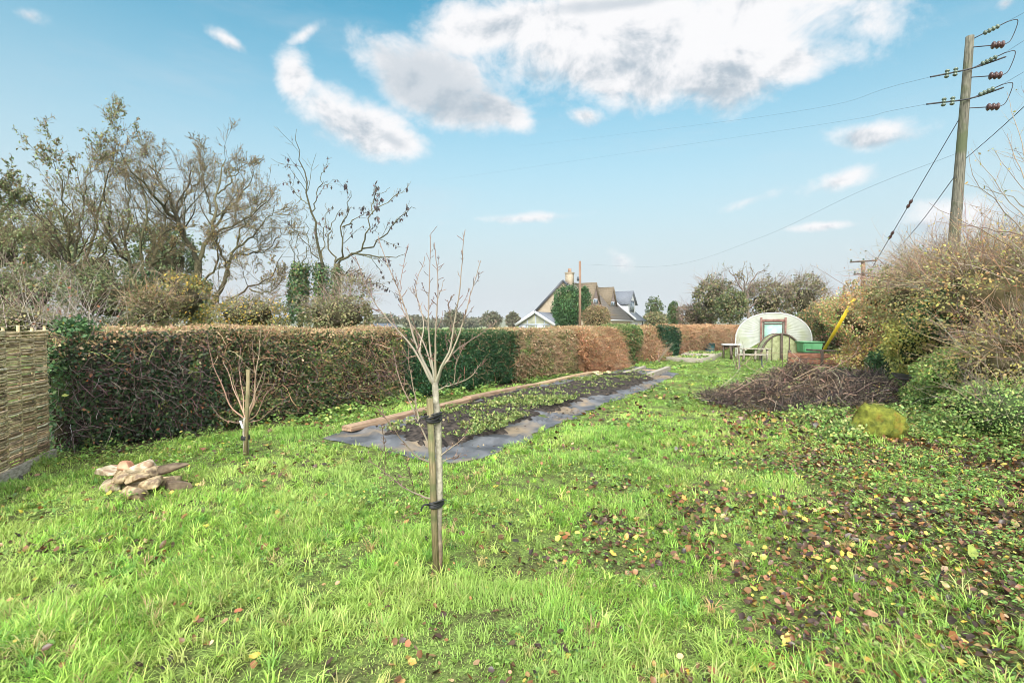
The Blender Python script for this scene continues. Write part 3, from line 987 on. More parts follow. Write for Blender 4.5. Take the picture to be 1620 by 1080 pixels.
# ------------------------------------------------------------------ clipped hedge along the left, one plant stretch after another
def hpt(px, Yoff=0.0):
    """where the hedge face is seen at photo column px: distance along the hedge line"""
    k = (px - 810) / F
    # solve (HA+t*HD).x = k*(HA+t*HD).y
    return (k * HA[1] - HA[0]) / (HD[0] - k * HD[1])


def hedge(name, label, px0, px1, leafpal, twigpal, topal, nleaf, leaf, ntwig, core, height=1.62, thick=1.25, bulge=0.16, seed=1, topleaf=0.5, out=0.0, cat='hedge', slump=0.0, topn=1.0, twl=(.18, .5), tanfrom=.84, bright=None):
    r = np.random.default_rng(seed)
    t0, t1 = hpt(px0), hpt(px1)
    L = t1 - t0
    mid = HA + HD * (t0 + t1) / 2
    root = thing(name, (mid[0] - HN[0] * thick / 2, mid[1] - HN[1] * thick / 2, tz(*mid)), label, cat)

    def face(t, z, off):
        """t along, z 0..1 up, off outwards from the rough face"""
        n = (fbm(np.stack([t * .9 + 7 * seed * 0, z * 1.3, 0 * t], -1), 5, 3) - .5) * 2
        prof = out + bulge * n - 0.10 * z ** 3 + slump * (1 - z) - .16 * sstep(.12, 0, z)
        d = off + prof
        x = HA[0] + HD[0] * t + HN[0] * d; y = HA[1] + HD[1] * t + HN[1] * d
        return x, y

    def top_h(t): return height + 0.10 * (fbm(np.stack([t * .9, 0 * t, 0 * t], -1), 7, 3) - .5) * 2

    # dense inside
    na = max(6, int(L / .12)); nb = 26
    tt = np.linspace(t0 - .03, t1 + .03, na)
    rows = []
    for q in range(nb):
        u = q / (nb - 1)
        if u < .5: zz, off = u / .5, -.13
        elif u < .62: zz, off = 1, -.13 - (u - .5) / .12 * (thick - .26)
        else: zz, off = 1 - (u - .62) / .38, None
        T = tt
        if off is None:
            X = HA[0] + HD[0] * T - HN[0] * (thick - .13); Y = HA[1] + HD[1] * T - HN[1] * (thick - .13)
        else:
            X, Y = face(T, np.full(na, zz if u < .5 else 1.0), off)
        Z = terrain(X, Y) * (u < .45) + zz * (top_h(T) - .10)
        P = np.stack([X, Y, Z], -1)
        P = P + ((fbm(P * 6, 12, 2) - .5) * .10)[:, None] * np.array([HN[0], HN[1], .6])
        rows.append(P)
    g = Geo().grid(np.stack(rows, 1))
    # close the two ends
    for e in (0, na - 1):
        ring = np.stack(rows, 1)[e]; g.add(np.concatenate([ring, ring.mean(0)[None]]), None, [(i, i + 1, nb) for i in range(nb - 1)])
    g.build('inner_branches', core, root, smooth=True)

    # foliage on the garden side, the top and the back
    g = Geo()
    N = int(nleaf)
    t = r.uniform(t0 - .4, t1 + .4, N); z = r.random(N) ** .9
    eb = (fbm(np.stack([0 * t + t0, z * 2.2, 0 * t], -1), 41, 2) - .5) * 1.6; eb1 = (fbm(np.stack([0 * t + t1, z * 2.2, 0 * t], -1), 41, 2) - .5) * 1.6
    kk = (t > t0 + eb) & (t < t1 + eb1); t, z = t[kk], z[kk]; N = len(t)
    x, y = face(t, z, -.10 + .16 * r.random(N) ** 2 + .03)
    clump = fbm(np.stack([t * 2.1, z * 2.6, 0 * t + seed], -1), 21, 3)
    P = np.stack([x, y, tz(*mid) + z * top_h(t)], -1)
    k = r.random(N) < sstep(.30, .55, clump) * 1.0 + .12
    P, t_, z_ = P[k], t[k], z[k]; N = len(P)
    nrm = np.array([HN[0], HN[1], .35]) + rdir(r, N) * .7
    D = rdir(r, N); D[:, 2] -= .25
    c = np.where(((z_ + r.normal(size=N) * .12) > tanfrom)[:, None] & (r.random((N, 1)) < .62), pick(r, topal, N, .22), pick(r, leafpal, N, .22))
    hue = fbm(np.stack([t_ * .8, z_ * 1.0, 0 * t_ + 3], -1), 23, 2)[:, None]
    c = c * (.72 + .62 * hue)
    if bright is not None:
        cl2 = fbm(np.stack([t_ * 2.4, z_ * 3.0, 0 * t_ + 11], -1), 29, 2)
        bb = (cl2 > bright[0]) & (r.random(N) < .7) & (z_ < .9)
        c[bb] = pick(r, bright[1], int(bb.sum()), .2)
    g.leaves(P, D, nrm, leaf * r.uniform(.5, 1.35, N), c, .62)
    N = int(nleaf * topleaf * topn)
    t = r.uniform(t0, t1, N); o = r.uniform(0, thick, N)
    X, Y = face(t, np.ones(N), -o)
    Z = top_h(t) + tz(*mid) + r.normal(size=N) * .035 - .05 * sstep(.25, 0, o) - .02
    g.leaves(np.stack([X, Y, Z], -1), rdir(r, N) + np.array([0, 0, .3]), np.array([0, 0, 1.0]) + rdir(r, N) * .8, leaf * r.uniform(.5, 1.1, N), pick(r, topal, N, .22), .6)
    N = int(nleaf * .12)
    t = r.uniform(t0, t1, N); z = r.random(N)
    X = HA[0] + HD[0] * t - HN[0] * (thick + .02); Y = HA[1] + HD[1] * t - HN[1] * (thick + .02)
    g.leaves(np.stack([X, Y, tz(*mid) + z * height], -1), rdir(r, N), np.array([-HN[0], -HN[1], .3]) + rdir(r, N) * .6, leaf * 1.6, pick(r, leafpal, N, .2), .6)
    if nleaf: g.build('foliage', 'leaf', root)

    # twigs on the face, clipped shoots along the top
    N = int(ntwig); npt = 5
    if N:
        t = r.uniform(t0, t1, N); z = r.random(N) ** .75
        x, y = face(t, z, -.07 + .10 * r.random(N))
        p = np.stack([x, y, tz(*mid) + z * (top_h(t) - .03)], -1)
        d = rdir(r, N) * np.array([1, 1, 1.0]); d = d + np.array([HN[0], HN[1], 0]) * .25 + np.array([0, 0, .25])
        d = unit(d); ln = r.uniform(twl[0], twl[1], N) * (1 - .3 * z)
        pts = [p]
        for q in range(npt - 1):
            d = unit(d + r.normal(size=(N, 3)) * .28 - np.array([0, 0, .08]))
            pts.append(pts[-1] + d * (ln / (npt - 1))[:, None])
        P = np.stack(pts, 1)
        P[:, :, 2] = np.minimum(P[:, :, 2], tz(*mid) + height + .05)
        # keep twigs near the face
        ho = hoff(P[..., 0], P[..., 1]); lim = out + bulge + .20 + slump
        P[..., :2] -= (np.maximum(ho - lim, 0))[..., None] * HN
        sc = 1 + np.linalg.norm(p[:, :2], axis=1) / 14
        R = (r.uniform(.0015, .0034, N) * sc)[:, None] * np.linspace(1, .5, npt)[None]
        gt = Geo().tubes(P, R, np.where((z + r.normal(size=N) * .1 > tanfrom)[:, None], pick(r, topal, N, .25), pick(r, twigpal, N, .25)), 3)
        N2 = int(N * .55 * topn)
        t = r.uniform(t0, t1, N2); o = r.uniform(-.02, thick, N2)
        X, Y = face(t, np.ones(N2), -o)
        p = np.stack([X, Y, top_h(t) - .14 + tz(*mid)], -1)
        d = unit(np.array([0, 0, 1.0]) + r.normal(size=(N2, 3)) * .45)
        ln = r.uniform(.10, .22, N2)
        P = np.stack([p + d * (ln * q / 2)[:, None] + r.normal(size=(N2, 3)) * .012 for q in range(3)], 1)
        sc = 1 + np.linalg.norm(p[:, :2], axis=1) / 14
        R = (r.uniform(.0018, .0036, N2) * sc)[:, None] * np.linspace(1, .6, 3)[None]
        gt.tubes(P, R, pick(r, topal, N2, .25), 3)
        gt.build('twigs', 'twig', root)
    return root


TW_BROWN = [(3, (.115, .078, .075)), (2, (.17, .125, .115)), (.8, (.28, .235, .205)), (4, (.065, .044, .046))]
TW_TAN = [(3, (.34, .22, .13)), (3, (.42, .30, .18)), (2, (.27, .15, .085)), (1, (.2, .12, .07))]
TOP_TAN = [(3, (.42, .29, .16)), (3, (.50, .38, .22)), (1.5, (.36, .21, .11)), (1, (.30, .32, .13))]
BRI = [(3, (.15, .22, .06)), (2, (.24, .29, .09)), (1.5, (.10, .16, .045)), (.5, (.40, .20, .13)), (.3, (.42, .36, .1))]
DK = [(4, (.024, .052, .020)), (3, (.038, .080, .028)), (2, (.06, .11, .04)), (.7, (.14, .20, .07)), (1, (.09, .05, .035))]
hedge('hedge', 'dark twiggy mixed hedge with scattered ivy leaves, beside the woven panel', 96, 330, DK + [(.25, (.36, .14, .06))], TW_BROWN, TOP_TAN, 38000, .05, 1700, 'core', 1.50, seed=1, topleaf=.5, twl=(.2, .65), tanfrom=.95, bright=(.58, BRI))
hedge('hedge', 'brown twiggy mixed hedge with tan clipped top behind the small staked tree', 330, 640, [(4, (.035, .065, .022)), (4, (.065, .11, .035)), (2, (.13, .18, .06)), (1.2, (.25, .28, .09)), (1.0, (.28, .15, .085)), (1, (.10, .06, .045))], TW_BROWN + TW_TAN, TOP_TAN, 50000, .048, 2100, 'core', 1.50, seed=2, topleaf=.5, twl=(.2, .6), tanfrom=.90, bright=(.52, BRI))
hedge('hedge', 'dense dark green evergreen stretch of hedge behind the staked sapling', 636, 816, [(4, (.018, .062, .022)), (3, (.028, .088, .03)), (1.5, (.045, .12, .04)), (.3, (.10, .18, .06))], TW_TAN, [(3, (.04, .10, .03)), (2, (.08, .15, .05)), (1.5, (.34, .26, .14))], 42000, .046, 350, 'core_green', 1.47, bulge=.08, seed=3, out=.05)
hedge('hedge', 'mottled green and straw coloured hedge stretch beyond the dark evergreen', 812, 915, [(3, (.13, .17, .055)), (2, (.06, .10, .03)), (3, (.38, .28, .16)), (2, (.48, .38, .24)), (1.5, (.28, .17, .10))], TW_TAN, TOP_TAN, 24000, .065, 2600, 'core', 1.46, bulge=.34, seed=4, slump=.2, out=.05, bright=(.55, BRI))
hedge('hedge', 'rust brown tangle of dead bracken and twigs hanging over the hedge', 908, 972, [(3, (.42, .22, .11)), (3, (.34, .16, .075)), (2, (.52, .32, .18)), (.5, (.2, .2, .07))], TW_TAN + [(3, (.44, .22, .11))], TOP_TAN + [(3, (.45, .25, .13))], 12000, .07, 4200, 'core_rust', 1.52, bulge=.5, seed=5, slump=.6, out=.2, twl=(.15, .45))
hedge('hedge', 'leafy green ivy covered bush between two rust brown hedge stretches', 966, 1004, [(3, (.065, .13, .035)), (3, (.10, .18, .05)), (1.5, (.2, .26, .08)), (1, (.03, .07, .02))], TW_TAN, [(3, (.13, .2, .06)), (2, (.28, .30, .12))], 15000, .085, 500, 'core_green', 1.54, bulge=.4, seed=6, out=.25)
hedge('hedge', 'russet leaved hedge stretch between the ivy bush and dark evergreen', 1000, 1046, [(3, (.36, .19, .10)), (3, (.28, .14, .07)), (2, (.47, .32, .19)), (1, (.16, .17, .06))], TW_TAN, TOP_TAN + [(3, (.45, .25, .13))], 13000, .09, 2600, 'core_rust', 1.50, bulge=.4, seed=7, slump=.35, bright=(.60, BRI))
hedge('hedge', 'narrow dark evergreen bush standing in the russet hedge', 1042, 1066, [(4, (.02, .06, .028)), (3, (.03, .085, .035)), (1, (.06, .12, .05))], TW_TAN, [(3, (.04, .09, .04)), (1, (.3, .2, .1))], 12000, .09, 0, 'core_green', 1.52, bulge=.3, seed=8, out=.28)
hedge('hedge', 'farthest long orange brown beech hedge stretch running to the polytunnel', 1062, 1192, [(4, (.44, .23, .11)), (3, (.36, .18, .085)), (2, (.54, .36, .21)), (.8, (.22, .2, .08))], TW_TAN + [(2, (.5, .34, .2))], [(3, (.52, .34, .19)), (2, (.44, .25, .13))], 26000, .12, 5200, 'core_rust', 1.56, bulge=.45, seed=9, bright=(.66, BRI), twl=(.4, 1.0))


# ------------------------------------------------------------------ shrubs: leaves over a lumpy shell, stems inside and poking out
def ico(sub):
    bm = bmesh.new(); bmesh.ops.create_icosphere(bm, subdivisions=sub, radius=1)
    v = np.array([q.co[:] for q in bm.verts]); f = np.array([[w.index for w in q.verts] for q in bm.faces]); bm.free()
    return v, f


ICO = {q: ico(q) for q in (3, 4)}


def crown(g, r, ctr, radii, pal, n, leaf, seed, lump=.35, ls=1.6, shell=(.72, 1.05), droop=.2, gaps=.35, lo=-1.0, asp=.6, hue=.6):
    """leaves in clumps over an uneven ellipsoid"""
    ctr = np.asarray(ctr, dtype=float); radii = np.asarray(radii, dtype=float)
    d = rdir(r, int(n * 1.6)); d = d[d[:, 2] > lo]
    rr = 1 + lump * (fbm(d * ls + ctr * .37 + 50, seed, 4) - .5) * 2
    t = shell[0] + (shell[1] - shell[0]) * r.random(len(d)) ** .7
    P = ctr + d * radii * (rr * t)[:, None]
    cl = fbm(P * (2.6 / max(radii.max(), .3)) * 1.6 + 9, seed + 5, 3)
    k = r.random(len(d)) < sstep(gaps - .08, gaps + .18, cl) + .06
    P, d, cl = P[k][:n], d[k][:n], cl[k][:n]; N = len(P)
    D = unit(rdir(r, N) + d * .5 - np.array([0, 0, droop])); nrm = d * .6 + np.array([0, 0, .5]) + rdir(r, N) * .7
    c = pick(r, pal, N, .22) * (1 - hue / 2 + hue * fbm(P * (1.5 / max(radii.max(), .3)) * 2 + 4, seed + 8, 3))[:, None]
    g.leaves(P, D, nrm, leaf * r.uniform(.55, 1.35, N), c, asp)
    return rr


def blob(g, ctr, radii, seed, lump=.35, ls=1.6, scale=.78, sub=3, lo=None, c=(.05, .05, .03)):
    v, f = ICO[sub]
    ctr = np.asarray(ctr, dtype=float)
    rr = 1 + lump * (fbm(v * ls + ctr * .37 + 50, seed, 4) - .5) * 2
    P = ctr + v * np.asarray(radii) * (rr * scale)[:, None]
    g.add(P, None, f, c)


def shrub(name, label, cat, ctr, radii, pal, n, leaf, twigpal=None, nstem=0, stemlen=(.5, 1.2), stemr=.006, core='core', seed=1, group=None, lump=.35, ls=1.6, base=None, coresc=.75, gaps=.35, up=.6, stem_out=.75, droop=.2, lo=-1.0, asp=.6, shell=(.72, 1.05), leafmat='leaf', wander=.2):
    r = np.random.default_rng(seed)
    ctr = np.asarray(ctr, dtype=float); radii = np.asarray(radii, dtype=float)
    root = thing(name, base if base is not None else (ctr[0], ctr[1], tz(ctr[0], ctr[1])), label, cat, group)
    g = Geo(); crown(g, r, ctr, radii, pal, n, leaf, seed, lump, ls, shell, droop, gaps, lo, asp)
    g.build('foliage', leafmat, root)
    if core:
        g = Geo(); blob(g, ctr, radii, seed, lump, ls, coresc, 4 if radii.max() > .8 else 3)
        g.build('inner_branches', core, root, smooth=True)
    if nstem:
        g = Geo(); N = nstem; npt = 6
        d = rdir(r, N); d[:, 2] = np.abs(d[:, 2]) * .9 + .05; d = unit(d)
        p = ctr + d * radii * stem_out * r.uniform(.7, 1.1, N)[:, None]
        d = unit(d * .8 + np.array([0, 0, up]) + r.normal(size=(N, 3)) * .45); ln = r.uniform(*stemlen, N)
        pts = [p]
        for q in range(npt - 1):
            d = unit(d + r.normal(size=(N, 3)) * wander - np.array([0, 0, .06])); pts.append(pts[-1] + d * (ln / (npt - 1))[:, None])
        P = np.stack(pts, 1); R = (stemr * r.uniform(.5, 1.2, N))[:, None] * np.linspace(1, .35, npt)[None]
        g.tubes(P, R, pick(r, twigpal or TW_BROWN, N, .25), 3)
        P2, R2 = sprout(r, P, R, 2, (25, 60), .4, 4, .2, .1, .3, .7)
        g.tubes(P2, R2, pick(r, twigpal or TW_BROWN, len(P2), .25), 3)
        g.build('stems', 'twig', root)
    return root


# ivy climbing over the end of the hedge, next to the woven panel
IV = [(3, (.045, .105, .04)), (3, (.07, .15, .055)), (3, (.12, .22, .075)), (.6, (.14, .22, .07)), (.15, (.45, .40, .10))]
pI = gp(94, 715)
shrub('ivy', 'dark green ivy climbing the hedge end beside the woven panel', 'ivy', (pI[0] - .02, pI[1] + .28, .78), (.36, .42, .92), IV, 6500, .06, TW_BROWN, 60, (.3, .7), .004, 'core_green', 31, lump=.25, ls=2.4)

# ------------------------------------------------------------------ the overgrown bank on the right, plant by plant
BR = [(1.5, (.55, .42, .12)), (3, (0.270, 0.257, 0.095)), (3, (0.405, 0.338, 0.135)), (2, (0.189, 0.230, 0.081)), (2, (0.513, 0.297, 0.135)), (1, (0.600, 0.499, 0.135))]
RUST = [(2, (.56, .30, .10)), (3, (0.486, 0.284, 0.149)), (3, (0.405, 0.230, 0.115)), (2, (0.594, 0.432, 0.243)), (2, (0.297, 0.297, 0.108)), (1, (0.567, 0.405, 0.121))]
YEL = [(4, (0.513, 0.446, 0.108)), (3, (0.405, 0.405, 0.108)), (2, (0.600, 0.486, 0.162)), (2, (0.297, 0.351, 0.095))]
NET = [(3, (.20, .33, .08)), (3, (.26, .40, .11)), (2, (.36, .44, .14)), (1.5, (.46, .44, .15)), (.8, (.12, .20, .06))]
OLV = [(3, (0.203, 0.216, 0.081)), (3, (0.270, 0.257, 0.108)), (2, (0.351, 0.324, 0.135)), (1, (0.405, 0.297, 0.149)), (1, (0.135, 0.176, 0.068))]
GREY = [(3, (.30, .25, .19)), (3, (.24, .185, .14)), (2, (.18, .12, .10)), (1.5, (.40, .34, .26))]


def bk(px, py, Y): return at(px, py, Y)


def bank(name, label, cat, px, py, Y, rx, rz, pal, n, leaf, **k):
    if k.get('core', 'core') == 'core': k['core'] = 'core_bank'
    pal = [(a, tuple(min(.62, q * 1.18) for q in b)) for a, b in pal]
    if k.get('nstem', 0) > 300: k['twigpal'] = GREY + TW_TAN
    if 'nettle' not in name: k['lump'] = .55; k['ls'] = 2.1; k['coresc'] = .64
    c = bk(px, py, Y)
    ry = k.pop('ry', rx * .8); n = int(n * 1.9)
    return shrub(name, label, cat, c, (rx, ry, rz), pal, n, leaf, **k)


bank('bramble_bush', 'twiggy grey brown bramble bush at right edge below the long bare shoots', 'bramble', 1610, 468, 8.6, 1.45, .95, BR, 4200, .055, twigpal=GREY, nstem=620, stemlen=(.5, 1.3), stemr=.006, seed=41, gaps=.44, ry=1.6, lump=.45)
bank('bramble_bush', 'olive and brown bramble bush below the leaning wooden pole', 'bramble', 1520, 462, 11.2, 1.6, .95, OLV, 6500, .06, twigpal=GREY, nstem=620, stemlen=(.5, 1.3), stemr=.007, seed=42, gaps=.42, ry=1.7, lump=.45)
bank('bracken_bush', 'orange brown bracken left of the pole on the bank top', 'bramble', 1462, 475, 14.5, 1.55, 1.0, RUST, 7000, .075, twigpal=TW_TAN + GREY, nstem=420, stemlen=(.5, 1.3), stemr=.008, seed=43, gaps=.42, ry=2.0, lump=.4, core='core')
bank('bramble_bush', 'rust and green bramble around the foot of the yellow guard', 'bramble', 1378, 502, 23.0, 2.1, 1.4, RUST + NET[:2], 6500, .09, twigpal=TW_TAN, nstem=260, stemlen=(.6, 1.3), stemr=.009, seed=44, gaps=.42, ry=2.0, lump=.4)
bank('bramble_bush', 'green and russet bramble just right of the polytunnel', 'bramble', 1340, 512, 27.5, 1.75, 1.3, [(3, (.10, .14, .045)), (2, (.32, .15, .08)), (2, (.06, .10, .035)), (1, (.2, .2, .07))], 5200, .11, twigpal=TW_TAN, nstem=160, stemlen=(.7, 1.4), stemr=.01, seed=45, gaps=.42, ry=2.2)
bank('ivy', 'dark glossy ivy patch under the bramble twigs on the bank', 'ivy', 1530, 500, 9.6, .85, .5, IV, 3600, .06, seed=46, core='core_green', ry=.5)
bank('ivy', 'dark ivy low on the bank behind the yellow leaved bush', 'ivy', 1420, 570, 13.5, .55, .35, IV, 2600, .075, seed=47, core='core_green', ry=.8)
bank('yellow_bush', 'yellow leaved low bush in the middle of the bank', 'bush', 1465, 545, 11.0, .85, .62, YEL, 3600, .065, twigpal=TW_TAN, nstem=80, stemlen=(.3, .7), stemr=.004, seed=48, gaps=.36, core='core_green', ry=.8)
bank('nettle_patch', 'fresh green nettles and weeds mounded beside the yellow leaved bush', 'nettles', 1545, 590, 8.3, .68, .42, NET, 4600, .05, twigpal=TW_TAN, nstem=90, stemlen=(.3, .7), stemr=.004, seed=49, core='core_green', ry=.9, gaps=.38)
bank('nettle_patch', 'green leafy weeds at the right edge above the fallen leaves', 'nettles', 1600, 655, 6.4, .62, .42, NET, 4200, .034, twigpal=GREY, nstem=160, stemlen=(.3, .8), stemr=.004, seed=50, core='core_green', ry=.8, gaps=.38)
bank('bramble_bush', 'thin olive bramble with dry grey stems at right edge, over the weeds', 'bramble', 1625, 570, 7.2, .85, .62, OLV + YEL[:1], 2800, .045, twigpal=GREY, nstem=360, stemlen=(.4, 1.0), stemr=.005, seed=51, gaps=.44, ry=1.0)
bank('nettle_patch', 'pale green weeds sprouting between black sheet and yellow bush', 'nettles', 1490, 640, 9.0, .62, .30, NET, 2400, .05, seed=52, core='core_green', ry=.6, gaps=.38)
bank('bramble_bush', 'tan and yellow bramble slope behind the compost boards', 'bramble', 1400, 568, 15.0, .95, .6, RUST + YEL[:2], 3600, .08, twigpal=TW_TAN, nstem=140, stemlen=(.4, 1.0), stemr=.006, seed=53, gaps=.42, ry=1.3)
bank('weed_clump', 'bright green weed clump beside the black sheet', 'weeds', 1462, 620, 9.6, .34, .24, NET, 900, .055, seed=54, core='core_green', ry=.3)

# long bare shoots arching out from the right-hand edge against the sky
rr = np.random.default_rng(61)
root = thing('bare_shoots', (bk(1640, 440, 6.8)[0], 6.8, tz(bk(1640, 440, 6.8)[0], 6.8)), 'long bare arching shoots reaching in from the right edge against the sky', 'shrub')
SH = [((1700, 520), (1640, 400), (1585, 330), (1540, 280), (1532, 240)), ((1700, 480), (1650, 380), (1600, 320), (1560, 270), (1537, 235)), ((1690, 420), (1640, 380), (1570, 362), (1500, 352)),
      ((1690, 360), (1640, 290), (1612, 220), (1594, 145)), ((1700, 400), (1650, 330), (1615, 270), (1592, 210)), ((1700, 520), (1640, 430), (1580, 380), (1510, 345), (1470, 320)),
      ((1700, 460), (1640, 350), (1600, 310), (1560, 300), (1520, 290)), ((1690, 500), (1620, 400), (1570, 370), (1530, 362)), ((1700, 540), (1630, 440), (1560, 400), (1480, 372)),
      ((1690, 340), (1650, 260), (1630, 200), (1618, 140)), ((1700, 430), (1660, 340), (1618, 300), (1575, 240))]
P = []; R = []
for i, s_ in enumerate(SH):
    Y0 = rr.uniform(6.0, 7.4)
    P.append(smooth_line([at(a_[0], a_[1], Y0 + .18 * q) for q, a_ in enumerate(s_)], 14) + rr.normal(size=(14, 3)) * .008); R.append(np.linspace(.011, .0022, 14))
P = np.array(P); R = np.array(R)
g = Geo().tubes(P, R, pick(rr, GREY, len(P)), 5)
P2, R2 = sprout(rr, P, R, 9, (20, 50), .28, 6, .12, .08, .2, .6); g.tubes(P2, R2, pick(rr, GREY, len(P2)), 4)
P3, R3 = sprout(rr, P2, R2, 3, (20, 50), .4, 4, .12, .08, .2, .7, lmin=.06); g.tubes(P3, R3, pick(rr, GREY, len(P3)), 3)
g.build('stems', 'twig', root)
a_, b_ = on_branches(rr, P2, 120)
Geo().leaves(a_, rdir(rr, 120) - np.array([0, 0, .4]), rdir(rr, 120), rr.uniform(.02, .05, 120), pick(rr, BR + YEL, 120), .6).build('last_leaves', 'leaf', root)
# fine upright stems along the bank top
for i, (px, py, Y, n_, s_, lab) in enumerate(((1450, 430, 13.5, 150, 71, 'fine bare upright stems on the bank top left of the pole'), (1560, 410, 9.8, 190, 72, 'thicket of fine bare stems right of the pole foot'), (1400, 452, 24.0, 110, 73, 'thin reddish bare stems beside the distant crossarm pole'))):
    rr = np.random.default_rng(s_)
    c = at(px, py + 30, Y); root = thing('bare_thicket', (c[0], c[1], tz(c[0], c[1])), lab, 'shrub')
    p = c + rr.normal(size=(n_, 3)) * np.array([.75, .7, .18]); d = unit(np.array([-.15, 0, 1.0]) + rr.normal(size=(n_, 3)) * .38); ln = rr.uniform(.5, 1.25, n_)
    pts = [p]
    for q in range(6):
        d = unit(d + rr.normal(size=(n_, 3)) * .13); pts.append(pts[-1] + d * (ln / 6)[:, None])
    P = np.stack(pts, 1); R = (.0045 * Y / 11 * rr.uniform(.6, 1.3, n_))[:, None] * np.linspace(1, .3, 7)[None]
    g = Geo().tubes(P, R, pick(rr, GREY + [(2, (.24, .11, .08))], n_), 3)
    P2, R2 = sprout(rr, P, R, 5, (20, 55), .38, 4, .15, .1, .25, .7); g.tubes(P2, R2, pick(rr, GREY + [(2, (.24, .11, .08))], len(P2)), 3)
    g.build('stems', 'twig', root)
    a_, b_ = on_branches(rr, P2, n_ * 2)
    Geo().leaves(a_, rdir(rr, n_ * 2) - np.array([0, 0, .4]), rdir(rr, n_ * 2), rr.uniform(.03, .06, n_ * 2) * Y / 11, pick(rr, BR + RUST, n_ * 2), .6).build('last_leaves', 'leaf', root)
# ------------------------------------------------------------------ bare winter trees beyond the hedge
BK_GRN = [(3, (.085, .08, .045)), (2, (.12, .11, .06)), (1, (.065, .06, .04))]
BK_GRY = [(3, (.16, .13, .10)), (2, (.20, .17, .13)), (1, (.11, .09, .07))]
TWG = [(3, (.16, .125, .075)), (2, (.21, .165, .10)), (1, (.11, .085, .055))]


SQUASH = 1.0


def limbs_of(specs, Y, r, npt=14, wob=.04):
    P, R = [], []
    for s in specs:
        pts = [at(a[0], 520 - (520 - a[1]) * SQUASH, Y + (a[2] if len(a) > 2 else 0)) for a in s['p']]
        L = smooth_line(pts, npt); L[1:-1] += r.normal(size=(npt - 2, 3)) * wob
        P.append(L)
        w0, w1 = s['w'][0] * .66, s['w'][1] * .66
        R.append(np.linspace(w0 / 2 / F * Y, w1 / 2 / F * Y, npt))
    return np.array(P), np.array(R)


def bare_tree(name, label, Y, trunk, limbs, levels, seed, bark=BK_GRN, leafpal=None, nleaf=0, leafsize=.08, group=None, base=None, twigs=TWG, ivy=None, hang=.6, leaflevel=-1, wob=.04, cat='tree'):
    """trunk and main limbs follow photo outlines given as pixel rows at depth Y; every further order of branches is grown from them"""
    r = np.random.default_rng(seed)
    P, R = limbs_of(trunk, Y, r, 16, wob * .5)
    b0 = P[0, 0].copy()
    gz = tz(b0[0], b0[1])
    root = thing(name, (b0[0], b0[1], gz), label, cat, group)
    g = Geo()
    P[0, 0, 2] = min(P[0, 0, 2], gz - .1)
    g.tubes(P, R, pick(r, bark, len(P), .1), 9)
    g.build('trunk', 'bark', root, smooth=True)
    g = Geo()
    P1, R1 = limbs_of(limbs, Y, r, 14, wob)
    g.tubes(P1, R1, pick(r, bark, len(P1), .12), 7)
    cur = (P1, R1); allp = [cur]
    for i, lv in enumerate(levels):
        nx = sprout(r, cur[0], cur[1], **lv)
        g.tubes(nx[0], np.maximum(nx[1], .0046 * Y / 20), pick(r, (bark if i == 0 else twigs), len(nx[0]), .18), 5 if i == 0 else (4 if i == 1 else 3))
        cur = nx; allp.append(cur)
    g.build('crown', 'twig', root)
    if nleaf:
        q = np.concatenate([c[0].reshape(-1, c[0].shape[1], 3)[:, :4] for c in allp[leaflevel - 1:]]) if leaflevel == -1 else allp[leaflevel][0]
        p, t = on_branches(r, q, nleaf)
        cl = fbm(p * .9, seed + 3, 2); k = r.random(nleaf) < sstep(.30, .62, cl) * .8 + .2; p = p[k]; N = len(p)
        D = rdir(r, N) - np.array([0, 0, hang])
        Geo().leaves(p, D, rdir(r, N) + np.array([0, 0, .4]), leafsize * r.uniform(.5, 1.3, N), pick(r, leafpal, N, .25), .6).build('last_leaves', 'leaf', root)
    if ivy:
        g = Geo(); gs = Geo()
        for (which, t0, t1, rad_, n, lf) in ivy:
            src = P[which] if which < len(P) else P1[which - len(P)]
            u = r.uniform(t0, t1, n) * (len(src) - 1); i = np.minimum(u.astype(int), len(src) - 2); f = (u - i)[:, None]
            c = src[i] * (1 - f) + src[i + 1] * f; d = rdir(r, n); d[:, 2] *= .3; d = unit(d)
            w = rad_ * (.25 + 1.5 * fbm(c * 1.8 + d * .8, seed + 9, 3))
            pp = c + d * w[:, None] * r.uniform(.75, 1.1, n)[:, None]
            g.leaves(pp, unit(rdir(r, n) - np.array([0, 0, .6])), d + rdir(r, n) * .5, lf * r.uniform(.6, 1.3, n), pick(r, IV + [(4, (.13, .15, .06)), (2, (.19, .16, .085))], n, .25), .75)
        g.build('ivy', 'leaf', root)
    return root


YT = 19.0
OAKLF = [(3, (.24, .16, .08)), (2, (.18, .13, .07)), (2, (.34, .24, .10)), (1, (.46, .34, .07)), (4, (.18, .21, .08))]
LV = [dict(k=10, ang=(22, 58), lf=.56, npts=7, wander=.11, up=.05, tlo=.15, rfac=.5, taper=.3),
      dict(k=10, ang=(22, 60), lf=.50, npts=5, wander=.12, up=.05, tlo=.15, rfac=.6, taper=.35),
      dict(k=6, ang=(22, 60), lf=.55, npts=4, wander=.12, up=.05, tlo=.1, rfac=.65, taper=.4)]
LV2 = [dict(k=12, ang=(16, 45), lf=.48, npts=7, wander=.09, up=.07, tlo=.12, rfac=.5, taper=.3),
       dict(k=10, ang=(18, 50), lf=.48, npts=5, wander=.10, up=.05, tlo=.12, rfac=.6, taper=.35),
       dict(k=7, ang=(20, 55), lf=.5, npts=4, wander=.12, up=.03, tlo=.1, rfac=.65, taper=.4)]

